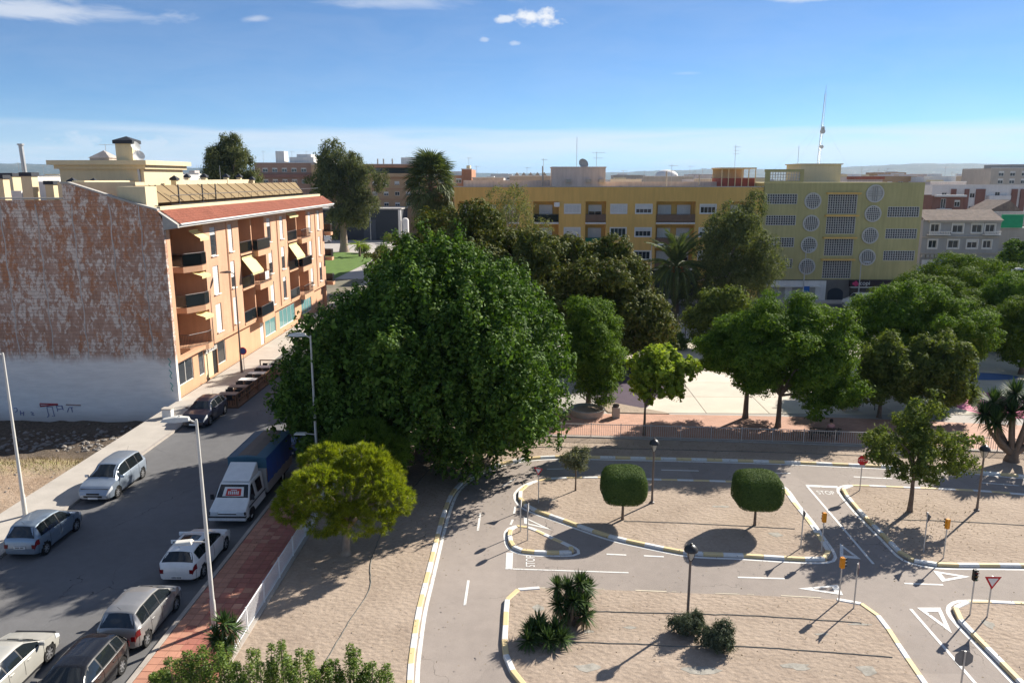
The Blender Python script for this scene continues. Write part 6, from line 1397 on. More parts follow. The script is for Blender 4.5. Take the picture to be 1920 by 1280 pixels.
# ---------------------------------------------------------------- vehicles
def car_paint(name, c, metal=0.35, rough=0.35):
    m, nt, b, out = newmat(name); k = NB(nt)
    n = k.noise(k.obj(), 2.5, 4)
    nt.links.new(k.ramp(n, [(0.3, dk(c, .93)), (0.7, dk(c, 1.05))]), b.inputs['Base Color'])
    b.inputs['Metallic'].default_value = metal; b.inputs['Roughness'].default_value = rough
    b.inputs['Coat Weight'].default_value = 0.7; b.inputs['Coat Roughness'].default_value = 0.05
    return m
MT['car_glass'] = mat_glass('car_glass', (0.012, 0.016, 0.02), 0.04, 0.7, 0.2)
MT['rim'] = M('alloy_rim', (0.45, 0.45, 0.46), 0.35, 0.05, metal=0.7); MT['lamp_clear'] = M('headlight_glass', (0.62, 0.64, 0.66), 0.15, 0.05, spec=0.7); MT['lamp_red'] = M('tail_light_red', (0.16, 0.008, 0.012), 0.2, 0.1, spec=0.6)
MT['plate'] = M('number_plate', (0.72, 0.72, 0.70), 0.5); MT['plastic'] = M('black_plastic', (0.022, 0.022, 0.024), 0.55); MT['plate_ink'] = M('plate_ink', (0.05, 0.05, 0.06), 0.6)
# body profiles: L, W, wheel centres, radius, belt, [(y, top z)], windscreen (y0,y1), rear window (y0,y1), side window spans, roof width
PROF = {
 'hatch': dict(L=4.15, W=1.74, wy=(.78, 3.30), r=.31, belt=.93, top=[(0, .60), (.03, .82), (.08, .95), (.15, 1.0), (.48, 1.38), (.85, 1.44), (1.9, 1.445), (2.35, 1.40), (3.05, 1.00), (3.15, .965), (3.75, .84), (4.02, .70), (4.12, .58), (4.15, .50)], ws=(2.42, 3.0), rw=(.16, .46), side=[(.52, .98), (1.05, 1.88), (1.95, 2.85)], roof=.56),
 'compact': dict(L=3.75, W=1.72, wy=(.62, 3.02), r=.30, belt=.93, top=[(0, .55), (.03, .82), (.07, .96), (.12, 1.02), (.38, 1.50), (.75, 1.58), (1.7, 1.58), (2.2, 1.50), (2.95, 1.06), (3.05, 1.02), (3.45, .86), (3.65, .68), (3.72, .55), (3.75, .48)], ws=(2.26, 2.9), rw=(.12, .37), side=[(.44, .95), (1.0, 1.75), (1.82, 2.72)], roof=.56),
 'mpv': dict(L=4.45, W=1.80, wy=(.75, 3.50), r=.32, belt=.97, top=[(0, .60), (.03, .85), (.10, 1.02), (.18, 1.12), (.48, 1.60), (.9, 1.68), (2.0, 1.70), (2.6, 1.62), (3.5, 1.08), (3.62, 1.02), (4.1, .88), (4.33, .70), (4.42, .58), (4.45, .50)], ws=(2.68, 3.42), rw=(.20, .46), side=[(.52, 1.12), (1.18, 2.02), (2.1, 3.2)], roof=.60),
 'suv': dict(L=4.35, W=1.80, wy=(.78, 3.45), r=.35, belt=1.0, top=[(0, .65), (.03, .85), (.12, 1.05), (.22, 1.12), (.66, 1.52), (1.1, 1.60), (2.0, 1.60), (2.5, 1.52), (3.2, 1.10), (3.3, 1.06), (3.95, .95), (4.22, .78), (4.32, .62), (4.35, .52)], ws=(2.56, 3.15), rw=(.26, .62), side=[(.66, 1.05), (1.12, 1.95), (2.02, 2.95)], roof=.58),
 'saloon': dict(L=4.35, W=1.78, wy=(.80, 3.48), r=.33, belt=.93, top=[(0, .60), (.04, .82), (.12, .95), (.45, 1.0), (1.05, 1.36), (1.5, 1.42), (2.2, 1.43), (2.6, 1.36), (3.3, .98), (3.42, .95), (3.95, .84), (4.22, .68), (4.32, .56), (4.35, .48)], ws=(2.66, 3.24), rw=(.5, 1.0), side=[(.95, 1.3), (1.36, 2.1), (2.16, 3.05)], roof=.56),
 'van': dict(L=4.9, W=1.92, wy=(.85, 3.95), r=.33, belt=1.05, top=[(0, .65), (.02, 1.2), (.06, 1.75), (.14, 1.92), (.5, 1.97), (2.9, 1.97), (3.4, 1.90), (4.05, 1.30), (4.15, 1.24), (4.6, 1.05), (4.82, .78), (4.88, .62), (4.9, .5)], ws=(3.46, 4.0), rw=(.03, .10), side=[(3.0, 3.9)], roof=.70),
}
def smooth_interp(xs, ks, rad=.05):
    kx = np.array([k[0] for k in ks]); kz = np.array([k[1] for k in ks]); acc = 0
    for d in np.linspace(-rad, rad, 7): acc = acc + np.interp(np.clip(xs + d, kx[0], kx[-1]), kx, kz)
    return acc / 7
def make_car(name, label, kind, loc, heading, paint, cat='car', group=None, rims='rim', tail='lamp_red', plate_front=False, rack=False, roofcol=None):
    """local +Y is the front; heading turns it (0 = towards +Y)"""
    S = PROF[kind]; L, Wd = S['L'], S['W'] / 2
    t = thing(name, label, cat, loc, heading, group)
    sc = lambda y: y - L / 2
    fz = lambda y: float(smooth_interp(np.array([y]), S['top'], .03)[0])
    def sect(y):
        top = fz(y); belt = min(S['belt'] + .03 * (1 - y / L), top - .035)
        e = min(y, L - y); w = Wd * (1 - .17 * math.exp(-e / .16) - .05 * math.exp(-e / .6))
        zb = .20 + .10 * math.exp(-e / .18)
        g = min(max((top - belt - .04) / .38, 0), 1); wt = (w * .93) * (1 - g) + S['roof'] * g
        ze = top - .035 - .025 * g
        side = [(w * .86, zb), (w * .97, zb + .05), (w * .99, zb + (belt - zb) * .28), (w * 1.0, zb + (belt - zb) * .46), (w * 1.0, zb + (belt - zb) * .64), (w * .992, zb + (belt - zb) * .82), (w * .975, belt)]
        gh0 = w * .962; gh = [(gh0 + (wt - gh0) * q + .018 * math.sin(math.pi * q) * g, belt + (ze - belt) * q) for q in (.06, .35, .68, 1.0)]
        roof = [(wt * .86, ze + (top - ze) * .55), (wt * .5, ze + (top - ze) * .9), (0, top)]
        return side + gh + roof, belt, ze, wt, top
    ys = np.concatenate([[0, .015, .04, .08, .13], np.linspace(.19, L - .19, int(L / .062)), [L - .13, L - .08, L - .04, L - .015, L]])
    secs = [sect(y)[0] for y in ys]; n = len(secs[0]); m = 2 * n - 1
    vs = []
    for y, s in zip(ys, secs):
        row = [(x, sc(y), z) for x, z in s] + [(-x, sc(y), z) for x, z in s[-2::-1]]
        for x, yy, z in row:
            if abs(x) > Wd * .6 and z < .95:
                for wy in S['wy']:
                    dy, dz = yy - sc(wy), z - S['r']; d = math.hypot(dy, dz); ra = S['r'] + .055
                    if abs(d - ra) < .048 and d > .01: yy = sc(wy) + dy / d * ra; z = S['r'] + dz / d * ra
            vs.append((x, yy, z))
    fs = []
    for i in range(len(ys) - 1):
        for j in range(m - 1):
            q = (i * m + j, i * m + j + 1, (i + 1) * m + j + 1, (i + 1) * m + j)
            c = [sum(vs[k][a] for k in q) / 4 for a in range(3)]
            if abs(c[0]) > Wd * .6 and any(math.hypot(c[1] - sc(wy), c[2] - S['r']) < S['r'] + .045 for wy in S['wy']): continue
            fs.append(q[::-1])
    fs.append(tuple(range(m))); fs.append(tuple(range((len(ys) - 1) * m + m - 1, (len(ys) - 1) * m - 1, -1)))
    b = MB().add(vs, fs)
    body = b.build('body', paint, t, 32)
    # dark inner box so wheel arches read as deep
    MB().box(-Wd + .17, Wd - .17, sc(.2), sc(L - .2), .16, .78).build('underbody', MT['plastic'], t)
    def patch(name, fn, nu, nv, mat): return MB().grid(fn, nu, nv).build(name, mat, t, 50)
    def gside(y, q, s):
        sec, belt, ze, wt, top = sect(y); i = q * 3; j = min(int(i), 2); a, c = sec[7 + j], sec[8 + j]; f = i - j
        return (s * (a[0] + (c[0] - a[0]) * f + .010), sc(y), a[1] + (c[1] - a[1]) * f)
    for s in (1, -1):
        a0, c0 = S['side'][0][0] - .03, S['side'][-1][1] + .03
        def band(u, v, s=s):
            x, y, z = gside(a0 + (c0 - a0) * (u if s > 0 else 1 - u), .04 + .90 * v, s); return (x - s * .005, y, z)
        MB().grid(band, 22, 3).build('window_surround', MT['plastic'], t, 50)
        for (a, c) in S['side']:
            patch('side_window', lambda u, v, a=a, c=c, s=s: gside(a + (c - a) * (u if s > 0 else 1 - u), .07 + .84 * v, s), 8, 3, MT['car_glass'])
        for wy in S['wy']:
            w_ = MB().lathe([(S['r'] * .6, -.1), (S['r'] * .97, -.1), (S['r'], -.06), (S['r'], .06), (S['r'] * .97, .1), (S['r'] * .66, .1), (S['r'] * .62, .07)], n=22)
            ob = w_.build('wheel', MT['rubber'], t, 40); ob.location = (s * (Wd - .12), sc(wy), S['r']); ob.rotation_euler = (0, R(90) * s, 0)
            rm = MB().lathe([(S['r'] * .02, .075), (S['r'] * .16, .09), (S['r'] * .2, .06), (S['r'] * .3, .055)], n=14)
            for k in range(7):
                a = 2 * math.pi * k / 7; d = Vector((math.cos(a), math.sin(a), 0)); p = Vector((-d.y, d.x, 0)) * S['r'] * .09
                q0, q1 = d * S['r'] * .15, d * S['r'] * .66; z = Vector((0, 0, .08)); z0 = Vector((0, 0, .05))
                rm.add([q0 - p + z, q1 - p + z, q1 + p + z, q0 + p + z, q0 - p + z0, q1 - p + z0, q1 + p + z0, q0 + p + z0], [(0, 1, 2, 3), (0, 4, 5, 1), (2, 6, 7, 3)])
            N = 22; rr = [(S['r'] * .60, .085), (S['r'] * .69, .092)]
            rv = [(r_ * math.cos(2 * math.pi * k / N), r_ * math.sin(2 * math.pi * k / N), z) for r_, z in rr for k in range(N)]
            rm.add(rv, [(k, (k + 1) % N, N + (k + 1) % N, N + k) for k in range(N)])
            rm.build('rim', MT[rims], ob)
        # door seams and handles
        hy = [sum(w_) / 2 for w_ in S['side'][-2:]] if len(S['side']) > 1 else [S['side'][0][0]]
        hm = MB()
        for y in hy:
            x = sect(y)[0][5][0]; hm.cbox((s * (x + .008), sc(y - .22), S['belt'] - .10), (.03, .17, .03))
        hm.build('door_handle', paint if kind != 'van' else MT['plastic'], t)
        sm = MB()
        for y in [S['side'][-1][0] - .035] + ([S['side'][-2][0] - .03] if len(S['side']) > 1 else []) + [S['side'][-1][1] + .12]:
            pts = [(s * (p[0] + .004), sc(y), p[1]) for p in sect(y)[0][2:8]]
            sm.tube(pts, .006, 3, False)
        sm.build('door_seam', MT['plastic'], t)
        # mirror
        y = S['side'][-1][1] - .06; x = sect(y)[0][6][0]
        mi = MB().cbox((s * (x + .11), sc(y), S['belt'] + .10), (.20, .09, .13)).cbox((s * (x + .02), sc(y), S['belt'] + .05), (.08, .05, .04)).build('mirror', paint, t); bevel(mi, .025, 2)
        # headlights, tail lights follow the body corners
        def corner(y0, y1, q0, q1, s, off):
            def fn(u, v):
                y = y0 + (y1 - y0) * u; sec = sect(y)[0]; q = q0 + (q1 - q0) * v; j = min(int(q), 10); f = q - j
                return (s * (sec[j][0] + (sec[j + 1][0] - sec[j][0]) * f + off), sc(y) + (off if y1 > L / 2 else -off), sec[j][1] + (sec[j + 1][1] - sec[j][1]) * f + .004)
            return fn
        MB().grid(corner(L - .46, L - .02, 4.4, 6.6, s, .012), 6, 3).build('headlight', MT['lamp_clear'], t, 60)
        if kind in ('mpv', 'van'): MB().grid(corner(.0, .16, 3.4, 6.4, s, .012), 4, 3).build('tail_light', MT[tail], t, 60)
        else: MB().grid(corner(.0, .24, 4.0, 5.8, s, .012), 4, 3).build('tail_light', MT[tail], t, 60)
        # lamps wrap on to the end faces
        zc = .20 + (S['belt'] - .2) * .62
        MB().cbox((s * Wd * .73, sc(.012), zc), (Wd * .18, .04, (S['belt'] - .2) * .24)).build('tail_light', MT[tail], t)
    def top_patch(y0, y1, k0, k1, wid):
        def fn(u, v):
            y = y0 + (y1 - y0) * v; sec, belt, ze, wt, top = sect(y); x = (2 * u - 1) * wid * wt
            a = abs(x) / wt; z = top - (top - ze) * a ** 2.2
            return (x, sc(y), z + .012)
        return fn
    MB().grid(top_patch(*S['ws'], 0, 0, .95), 8, 5).build('windscreen', MT['car_glass'], t, 50)
    MB().grid(top_patch(*S['rw'], 0, 0, .93), 8, 4).build('rear_window', MT['car_glass'], t, 50)
    MB().cbox((0, sc(L) - .0, .42), (Wd * 1.1, .03, .10)).build('grille', MT['plastic'], t)
    MB().cbox((0, sc(L) - .02, .56), (Wd * .75, .06, .07)).build('grille', MT['plastic'], t)
    pr = MB().cbox((0, sc(0) - .022, .62 if kind != 'hatch' else .40), (.52, .02, .12)).build('number_plate', MT['plate'], t)
    pi = MB(); [pi.box(-.2 + i * .055 + (.02 if i > 3 else 0), -.165 + i * .055 + (.02 if i > 3 else 0), sc(0) - .036, sc(0) - .033, (.62 if kind != 'hatch' else .40) - .035, (.62 if kind != 'hatch' else .40) + .035) for i in range(7)]
    pi.build('plate_characters', MT['plate_ink'], pr)
    MB().cbox((0, sc(L) + .02, .34), (.52, .02, .11)).build('number_plate', MT['plate'], t)
    # lower sills, bumper joints, wiper, aerial
    MB().box(-Wd * .985, Wd * .985, sc(S['wy'][0] + .5), sc(S['wy'][1] - .5), .19, .27).build('sill', MT['plastic'], t)
    jm = MB()
    for y in (.17, L - .2):
        jm.tube([(x + .004, sc(y), z) for x, z in sect(y)[0][1:6]], .006, 3, False); jm.tube([(-x - .004, sc(y), z) for x, z in sect(y)[0][1:6]], .006, 3, False)
    jm.build('bumper_joint', MT['plastic'], t)
    yb = (S['ws'][1] + .02); wz = fz(yb) + .012
    MB().tube([(-.45, sc(yb), wz), (.05, sc(yb - .12), fz(yb - .12) + .03)], .010, 4).tube([(.1, sc(yb), wz), (.55, sc(yb - .1), fz(yb - .1) + .02)], .010, 4).build('wiper', MT['plastic'], t)
    MB().tube([(0, sc(S['rw'][1] + .15), fz(S['rw'][1] + .15)), (0, sc(S['rw'][1] - .05), fz(S['rw'][1] + .15) + .22)], .006, 4).build('aerial', MT['plastic'], t)
    if roofcol:
        MB().grid(top_patch(S['rw'][1] + .12, S['ws'][0] - .1, 0, 0, .93), 8, 6).build('roof_panel', roofcol, t, 60)
    if rack:
        for y in (1.15, 1.95):
            MB().box(-.66, .66, sc(y) - .03, sc(y) + .03, 1.50, 1.54).box(-.66, -.6, sc(y) - .03, sc(y) + .03, 1.38, 1.5).box(.6, .66, sc(y) - .03, sc(y) + .03, 1.38, 1.5).build('roof_bar', MT['white_metal'], t)
        MB().grid(top_patch(1.35, 1.85, 0, 0, .7), 6, 3).build('sunroof', MT['car_glass'], t, 50)
    return t
P_ = dict(white=car_paint('white_car_paint', (.70, .70, .69), 0), silver=car_paint('silver_car_paint', (.33, .325, .32), .5), bluegrey=car_paint('blue_grey_car_paint', (.22, .28, .35), .5), icy=car_paint('ice_blue_car_paint', (.31, .37, .45), .5), black=car_paint('black_car_paint', (.010, .010, .012), .1, .25), navy=car_paint('navy_car_paint', (.012, .016, .035), .2, .3), cream=car_paint('cream_car_paint', (.44, .43, .39), .1), blue=car_paint('blue_car_paint', (.02, .05, .13), .3))
PK = 'cars parked along the street'
make_car('hatchback_car', 'white hatchback with roof bars parked in front of the truck', 'hatch', (-14.85, 31.85, 0), 0, P_['white'], group=PK, rack=True, tail='lamp_red')
make_car('compact_car', 'silver compact hatchback parked beside the red pavement', 'compact', (-14.85, 26.75, 0), 0, P_['silver'], group=PK)
make_car('estate_car', 'black car parked nose to the camera behind the silver compact', 'hatch', (-14.95, 22.55, 0), R(180), P_['black'], group=PK)
make_car('coupe_car', 'cream car standing in the lane at the lower left corner', 'saloon', (-17.95, 23.2, 0), 0, P_['cream'], group=PK)
make_car('hatchback_car', 'blue-grey hatchback parked left, rear towards the camera', 'compact', (-22.95, 33.75, 0), 0, P_['bluegrey'], group=PK)
make_car('people_carrier', 'ice blue people carrier parked left, facing the camera', 'mpv', (-23.05, 40.25, 0), R(180), P_['icy'], group=PK)
make_car('crossover_car', 'dark navy crossover parked left beside the terrace tables', 'suv', (-23.05, 52.75, 0), R(180), P_['navy'], group=PK)
make_car('parked_car', 'dark blue car hidden behind the blue tarpaulin truck', 'hatch', (-14.7, 47.2, 0), R(180), P_['blue'], group=PK)
make_car('parked_car', 'dark car barely showing at the left picture edge', 'hatch', (-23.12, 27.5, 0), 0, P_['black'], group=PK)
make_car('delivery_van', 'white van in front of the olive building shops', 'van', (44.8, 103.4, 0), R(90), P_['white'], 'van')
make_car('parked_car', 'white car in front of the white garage of the grey house', 'hatch', (71.9, 139.0, 0), R(90), P_['white'], group='cars by the grey house')
make_car('parked_car', 'black car behind the white one by the grey house', 'suv', (73.6, 142.2, 0), R(90), P_['black'], group='cars by the grey house')
make_car('delivery_van', 'white van at the end of the street beside the eucalyptus', 'van', (-54.5, 205, 0), R(115), P_['white'], 'van')

# crew-cab truck with blue tarpaulin body
tk = thing('tarpaulin_truck', 'white crew-cab truck with blue tarpaulin body parked right', 'truck', (-14.85, 35.45, 0))
def strip(prof, w0, w1):
    """closed side profile (y,z,half width) swept left to right"""
    m = MB(); n = len(prof)
    vs = [(-h, y, z) for y, z, h in prof] + [(h, y, z) for y, z, h in prof]
    return m.add(vs, [tuple(range(n)), tuple(range(2 * n - 1, n - 1, -1))] + [(i, n + i, n + (i + 1) % n, (i + 1) % n) for i in range(n)])
TW = .95
cab = strip([(0, .38, .90), (.02, .62, .93), (.10, .86, .92), (.75, 1.17, .88), (1.28, 1.78, .76), (1.5, 1.86, .76), (2.9, 1.86, .78), (2.95, 1.80, .80), (2.95, .38, .95), (.5, .34, .95)], 0, 0)
co = cab.build('cab', P_['white'], tk, 25); bevel(co, .05, 2)
sw = strip([(1.34, 1.86, .72), (2.6, 2.42, .70), (2.68, 2.42, .70), (2.68, 1.86, .74)], 0, 0).build('wind_deflector', P_['white'], tk); bevel(sw, .04, 2)
def slab_on(p0, p1, p2, p3, name, mat, off=(0, 0, 0), par=None): return MB().quad(*[tuple(Vector(p) + Vector(off)) for p in (p0, p1, p2, p3)]).build(name, mat, par or tk)
d = Vector((0, -.755, .655)) * .012
ws_ = slab_on((-.80, .80, 1.215), (.80, .80, 1.215), (.70, 1.25, 1.74), (-.70, 1.25, 1.74), 'windscreen', MT['car_glass'], d)
card = slab_on((-.52, .845, 1.268), (.56, .845, 1.268), (.50, 1.16, 1.635), (-.46, 1.16, 1.635), 'poster', MT['white'], d * 1.8, ws_)
slab_on((-.36, .86, 1.286), (.42, .86, 1.286), (.40, 1.10, 1.566), (-.32, 1.10, 1.566), 'poster_print', M('red_poster_print', (0.50, 0.035, 0.03), 0.5, 0.1), d * 2.4, ws_)
pl = MB()
for i in range(6): pl.quad(*[tuple(Vector((-.24 + i * .095 + dx, .905 + dz * .755 * .9, 1.338 + dz * .655 * 1.6)) + d * 3.0) for dx, dz in ((0, 0), (.06, 0), (.06, .13), (0, .13))])
pl.quad(*[tuple(Vector((-.12 + dx, 1.04 + dz, 1.496 + dz * 1.16)) + d * 3.0) for dx, dz in ((0, 0), (.3, 0), (.3, .025), (0, .025))])
pl.build('poster_lettering', MT['white'], ws_)
for s in (1, -1):
    slab_on((s * .915, .72, 1.10), (s * .915, 1.45, 1.06), (s * .775, 1.50, 1.74), (s * .775, 1.24, 1.70), 'side_window', MT['car_glass'], (s * .018, 0, 0))
    slab_on((s * .90, 1.85, 1.08), (s * .90, 2.55, 1.06), (s * .805, 2.55, 1.72), (s * .795, 1.80, 1.72), 'side_window', MT['car_glass'], (s * .022, 0, 0))
    MB().cbox((s * .66, .02, .70), (.36, .06, .15)).build('headlight', MT['lamp_clear'], tk); MB().cbox((s * .875, .05, .70), (.08, .07, .15)).build('indicator', MT['plastic'], tk)
    MB().cbox((s * 1.03, .82, 1.25), (.16, .07, .26)).build('mirror', MT['plastic'], tk)
    MB().box(min(s * .945, s * .962), max(s * .945, s * .962), .5, 2.9, .82, .88).build('rub_strip', MT['plastic'], tk)
    for y in (.85, 5.9):
        ob = MB().lathe([(.2, -.1), (.32, -.1), (.33, -.06), (.33, .06), (.32, .1), (.2, .1), (.18, .06)], n=20).build('wheel', MT['rubber'], tk, 40); ob.location = (s * .84, y, .33); ob.rotation_euler = (0, R(90) * s, 0)
        MB().lathe([(.02, .08), (.1, .1), (.12, .06), (.2, .07)], n=16).build('rim', MT['shutter'], ob)
    # flat black patch painting the shadow inside the front wheel arch
    MB().add([(s * .957, .85 + .40 * math.cos(a), .33 + .40 * math.sin(a)) for a in np.linspace(0, math.pi, 14)], [tuple(range(14)) if s > 0 else tuple(range(13, -1, -1))]).build('wheel_arch_shade', MT['black'], tk)
MB().box(-.92, .92, -.06, .14, .36, .52).build('bumper', P_['white'], tk); MB().box(-.93, .93, -.075, .10, .521, .57).build('bumper_strip', MT['plastic'], tk)
MB().box(-.45, .45, -.005, .02, .66, .70).build('grille', MT['plastic'], tk); MB().cbox((0, -.075, .43), (.5, .02, .11)).build('number_plate', MT['plate'], tk)
MB().box(-.86, .86, .3, 7.2, .30, .50).build('chassis', MT['plastic'], tk)
tarp = car_paint('blue_tarpaulin', (.02, .11, .46), 0, .55); tarp_t = M('grey_blue_tarpaulin_roof', (.05, .13, .19), .6, .1); tarp_g = M('grey_translucent_roof_strip', (.15, .13, .11), .7, .15)
bx = [( -1.02, 3.10), (1.02, 3.10), (1.02, 7.35), (-1.02, 7.35)]
MB().box(-1.02, 1.02, 3.1, 7.4, .55, .70).build('load_bed', MT['grey_metal'], tk)
for s in (1, -1):
    for i in range(5):
        MB().box(min(s * 1.0, s * 1.03), max(s * 1.0, s * 1.03), 3.12 + i * .86, 3.94 + i * .86, .71, 1.12).build('side_board', MT['grey_metal'], tk)
MB().box(-1.0, 1.0, 3.08, 3.12, .71, 1.9).build('headboard', MT['grey_metal'], tk)
def tarp_side(u, v): return (0, 0, 0)
tb_ = MB()
for s in (1, -1):
    tb_.grid(lambda u, v, s=s: (s * (1.035 + .012 * math.sin(u * 40) * (1 - v) + .01 * math.sin(u * 17 + v * 6)), 3.12 + 4.28 * (u if s > 0 else 1 - u), 1.08 + 1.42 * v), 40, 6)
tb_.quad((1.03, 7.4, 1.08), (-1.03, 7.4, 1.08), (-1.03, 7.4, 2.5), (1.03, 7.4, 2.5))
tb_.build('tarpaulin', tarp, tk, 40)
MB().quad((-1.03, 3.11, 1.9), (1.03, 3.11, 1.9), (1.03, 3.11, 2.5), (-1.03, 3.11, 2.5)).build('tarpaulin_front', tarp_t, tk)
MB().add([(-1.06, 3.05, 2.48), (1.06, 3.05, 2.48), (1.06, 7.43, 2.48), (-1.06, 7.43, 2.48), (0, 3.05, 2.60), (0, 7.43, 2.60), (-.55, 3.05, 2.56), (.55, 3.05, 2.56), (-.55, 7.43, 2.56), (.55, 7.43, 2.56)], [(0, 6, 8, 3), (6, 4, 5, 8), (4, 7, 9, 5), (7, 1, 2, 9), (0, 1, 7, 4, 6)]).build('tarpaulin_roof', tarp_t, tk)
MB().add([(-.5, 3.2, 2.572), (0, 3.2, 2.612), (.5, 3.2, 2.572), (.5, 7.3, 2.572), (0, 7.3, 2.612), (-.5, 7.3, 2.572)], [(0, 1, 4, 5), (1, 2, 3, 4)]).build('roof_strip', tarp_g, tk)
# ---------------------------------------------------------------- railings
bar_me = MB().box(-.008, .008, -.017, .017, 0, .80).mesh('bar', MT['white_metal'])
post_me = MB().box(-.025, .025, -.025, .025, 0, 1.0).mesh('post', MT['white_metal'])
def fence(name, label, path, mat, gap, panel=2.0, h=.95, z=.1, coping=None, rungs=True):
    P = [Vector(p) for p in path]; t = thing(name, label, 'railing', (P[0].x, P[0].y, z)); o = Vector((P[0].x, P[0].y))
    L = sum((b - a).length for a, b in zip(P, P[1:])); n = int(L / gap); Q, L = resample(P, n)
    top = MB(); bot = MB(); q2 = [(p - o) for p in P]
    top.tube([(p.x, p.y, h) for p in q2], .025, 6); bot.tube([(p.x, p.y, .12) for p in q2], .018, 5)
    top.build('top_rail', mat, t); bot.build('bottom_rail', mat, t)
    for i, p in enumerate(Q):
        k = round(panel / gap)
        if i % k == 0: inst('post', post_me, t, (p.x - o.x, p.y - o.y, 0), (0, 0, 0), mat=mat)
        else: inst('bar', bar_me, t, (p.x - o.x, p.y - o.y, .13), mat=mat)
    if coping:
        m = MB(); ribbon(m, [p for p in P], .3, z + .05); 
        for a, b in zip(q2, q2[1:]):
            d = (b - a).normalized(); nn = Vector((-d.y, d.x)) * .14
            MB().prism([(a - nn), (b - nn), (b + nn), (a + nn)], -.12, .05).build('base_kerb', coping, t)
    return t
fence('white_railing', 'white bar railing between the red pavement and the gravel', [(-10.62, 24.4), (-10.62, 50.5)], MT['white_metal'], .115, coping=MT['kerbstone'])
fence('park_railing', 'grey bar railing between the training track and the brick walk', FENCE_N, MT['steel_dull'], .14, coping=MT['kerbstone'], h=.9)
# ---------------------------------------------------------------- lamps
def street_lamp(label, base, h, az, mat, arm=.55, cat='street lamp', r=.09, group='street lamps', low=0):
    t = thing('street_lamp', label, cat, (base[0], base[1], .1), az, group)
    MB().lathe([(r * 2.0, 0), (r * 2.0, .04), (r * 1.25, .08), (r * 1.15, 1.1), (r * .95, 1.2), (r * .55, h - .1), (r * .4, h)], n=12).build('pole', mat, t, 40)
    MB().tube([(0, 0, h - .15), (0, -arm * .4, h - .02), (0, -arm, h + .02)], .035, 6).build('arm', mat, t, 60)
    m = MB().add([(-.09, -arm + .25, h - .02), (.09, -arm + .25, h - .02), (.16, -arm - .1, h - .03), (.12, -arm - .5, h - .01), (-.12, -arm - .5, h - .01), (-.16, -arm - .1, h - .03),
                  (-.06, -arm + .22, h + .07), (.06, -arm + .22, h + .07), (.11, -arm - .1, h + .10), (.08, -arm - .45, h + .05), (-.08, -arm - .45, h + .05), (-.11, -arm - .1, h + .10)],
                 [(5, 4, 3, 2, 1, 0), (6, 7, 8, 11), (11, 8, 9, 10), (0, 1, 7, 6), (1, 2, 8, 7), (2, 3, 9, 8), (3, 4, 10, 9), (4, 5, 11, 10), (5, 0, 6, 11)])
    if low:      # second, lower luminaire for the pavement
        MB().tube([(0, 0, low), (0, -.55, low + .05)], .03, 6).build('lower_arm', mat, t); bevel(MB().add([(-.2, -.5, low), (.2, -.5, low), (.2, -1.2, low + .02), (-.2, -1.2, low + .02), (-.13, -.55, low + .12), (.13, -.55, low + .12), (.13, -1.1, low + .10), (-.13, -1.1, low + .10)], [(3, 2, 1, 0), (4, 5, 6, 7), (0, 1, 5, 4), (1, 2, 6, 5), (2, 3, 7, 6), (3, 0, 4, 7)]).build('lower_lamp_head', mat, t), .02)
    m.v = [(x * 1.35, -arm + (y + arm) * 1.3, h + (z - h) * 1.4) for x, y, z in m.v]
    hd = m.build('lamp_head', mat, t); MB().box(-.07, .07, -arm - .4, -arm - .02, h - .04, h - .022).build('lens', MT['lamp_clear'], hd); MB().tube([(0, -arm - .02, h + .1), (0, -arm - .02, h + .17)], .04, 6).build('sensor', mat, hd)
    return t
street_lamp('tall cream street lamp on the red pavement beside the white hatchback', (-11.97, 26.57), 8.35, R(-80), MT['lamp_paint'], low=3.55)
street_lamp('tall cream street lamp on the left pavement beside the blue-grey hatchback', (-25.6, 36.3), 8.55, R(-80), MT['lamp_paint'])
street_lamp('cream street lamp standing against the great ficus', (-11.6, 40.3), 8.65, R(-90), MT['lamp_paint'], low=3.1)
street_lamp('grey street lamp in front of the orange apartment house', (-25.3, 66.0), 8.9, R(-80), M('brown_grey_pole', (.20, .16, .14), .5))
for lb, b_, h, az in (('thin street lamp in front of the ochre block', (14.9, 93.6), 9.0, 90), ('thin street lamp left of the arched door of the olive building', (38.0, 106.6), 7.3, 90), ('thin street lamp right of the arched door of the olive building', (45.6, 106.6), 5.6, 90), ('white street lamp in front of the charcoal shed', (-42.9, 212), 9.0, -90), ('street lamp beside the right corner of the olive building', (57.0, 118), 9.0, 90), ('pale street lamp rising from the bright flat-crowned tree', (50.8, 82), 7.5, 90)):
    street_lamp(lb, b_, h, R(az), MT['grey_metal'], 1.0 if h > 8 else .6, r=.09)
def lantern(label, base, h):
    t = thing('park_lantern', label, 'lantern', (base[0], base[1], .09), 0, 'park lanterns'); z = h
    MB().lathe([(.14, 0), (.14, .06), (.07, .1), (.055, .5), (.048, z - .75), (.06, z - .72)], n=10).build('pole', M('brown_lantern_pole', (.16, .13, .115), .5), t, 40)
    br = MB()
    for k in range(4):
        a = R(45 + 90 * k); c, s = math.cos(a), math.sin(a)
        br.tube([(.03 * c, .03 * s, z - .74), (.13 * c, .13 * s, z - .6), (.2 * c, .2 * s, z - .30)], .014, 5)
    br.build('cage', MT['black_metal'], t)
    MB().lathe([(.07, z - .68), (.17, z - .32), (.16, z - .31)], n=12).build('glass', M('frosted_lantern_glass', (.45, .43, .38), .3), t, 40)
    MB().lathe([(.27, z - .31), (.27, z - .27), (.22, z - .16), (.12, z - .07), (.05, z - .05), (.05, z), (.01, z + .02)], n=14).build('hood', MT['black_metal'], t, 40)
    return t
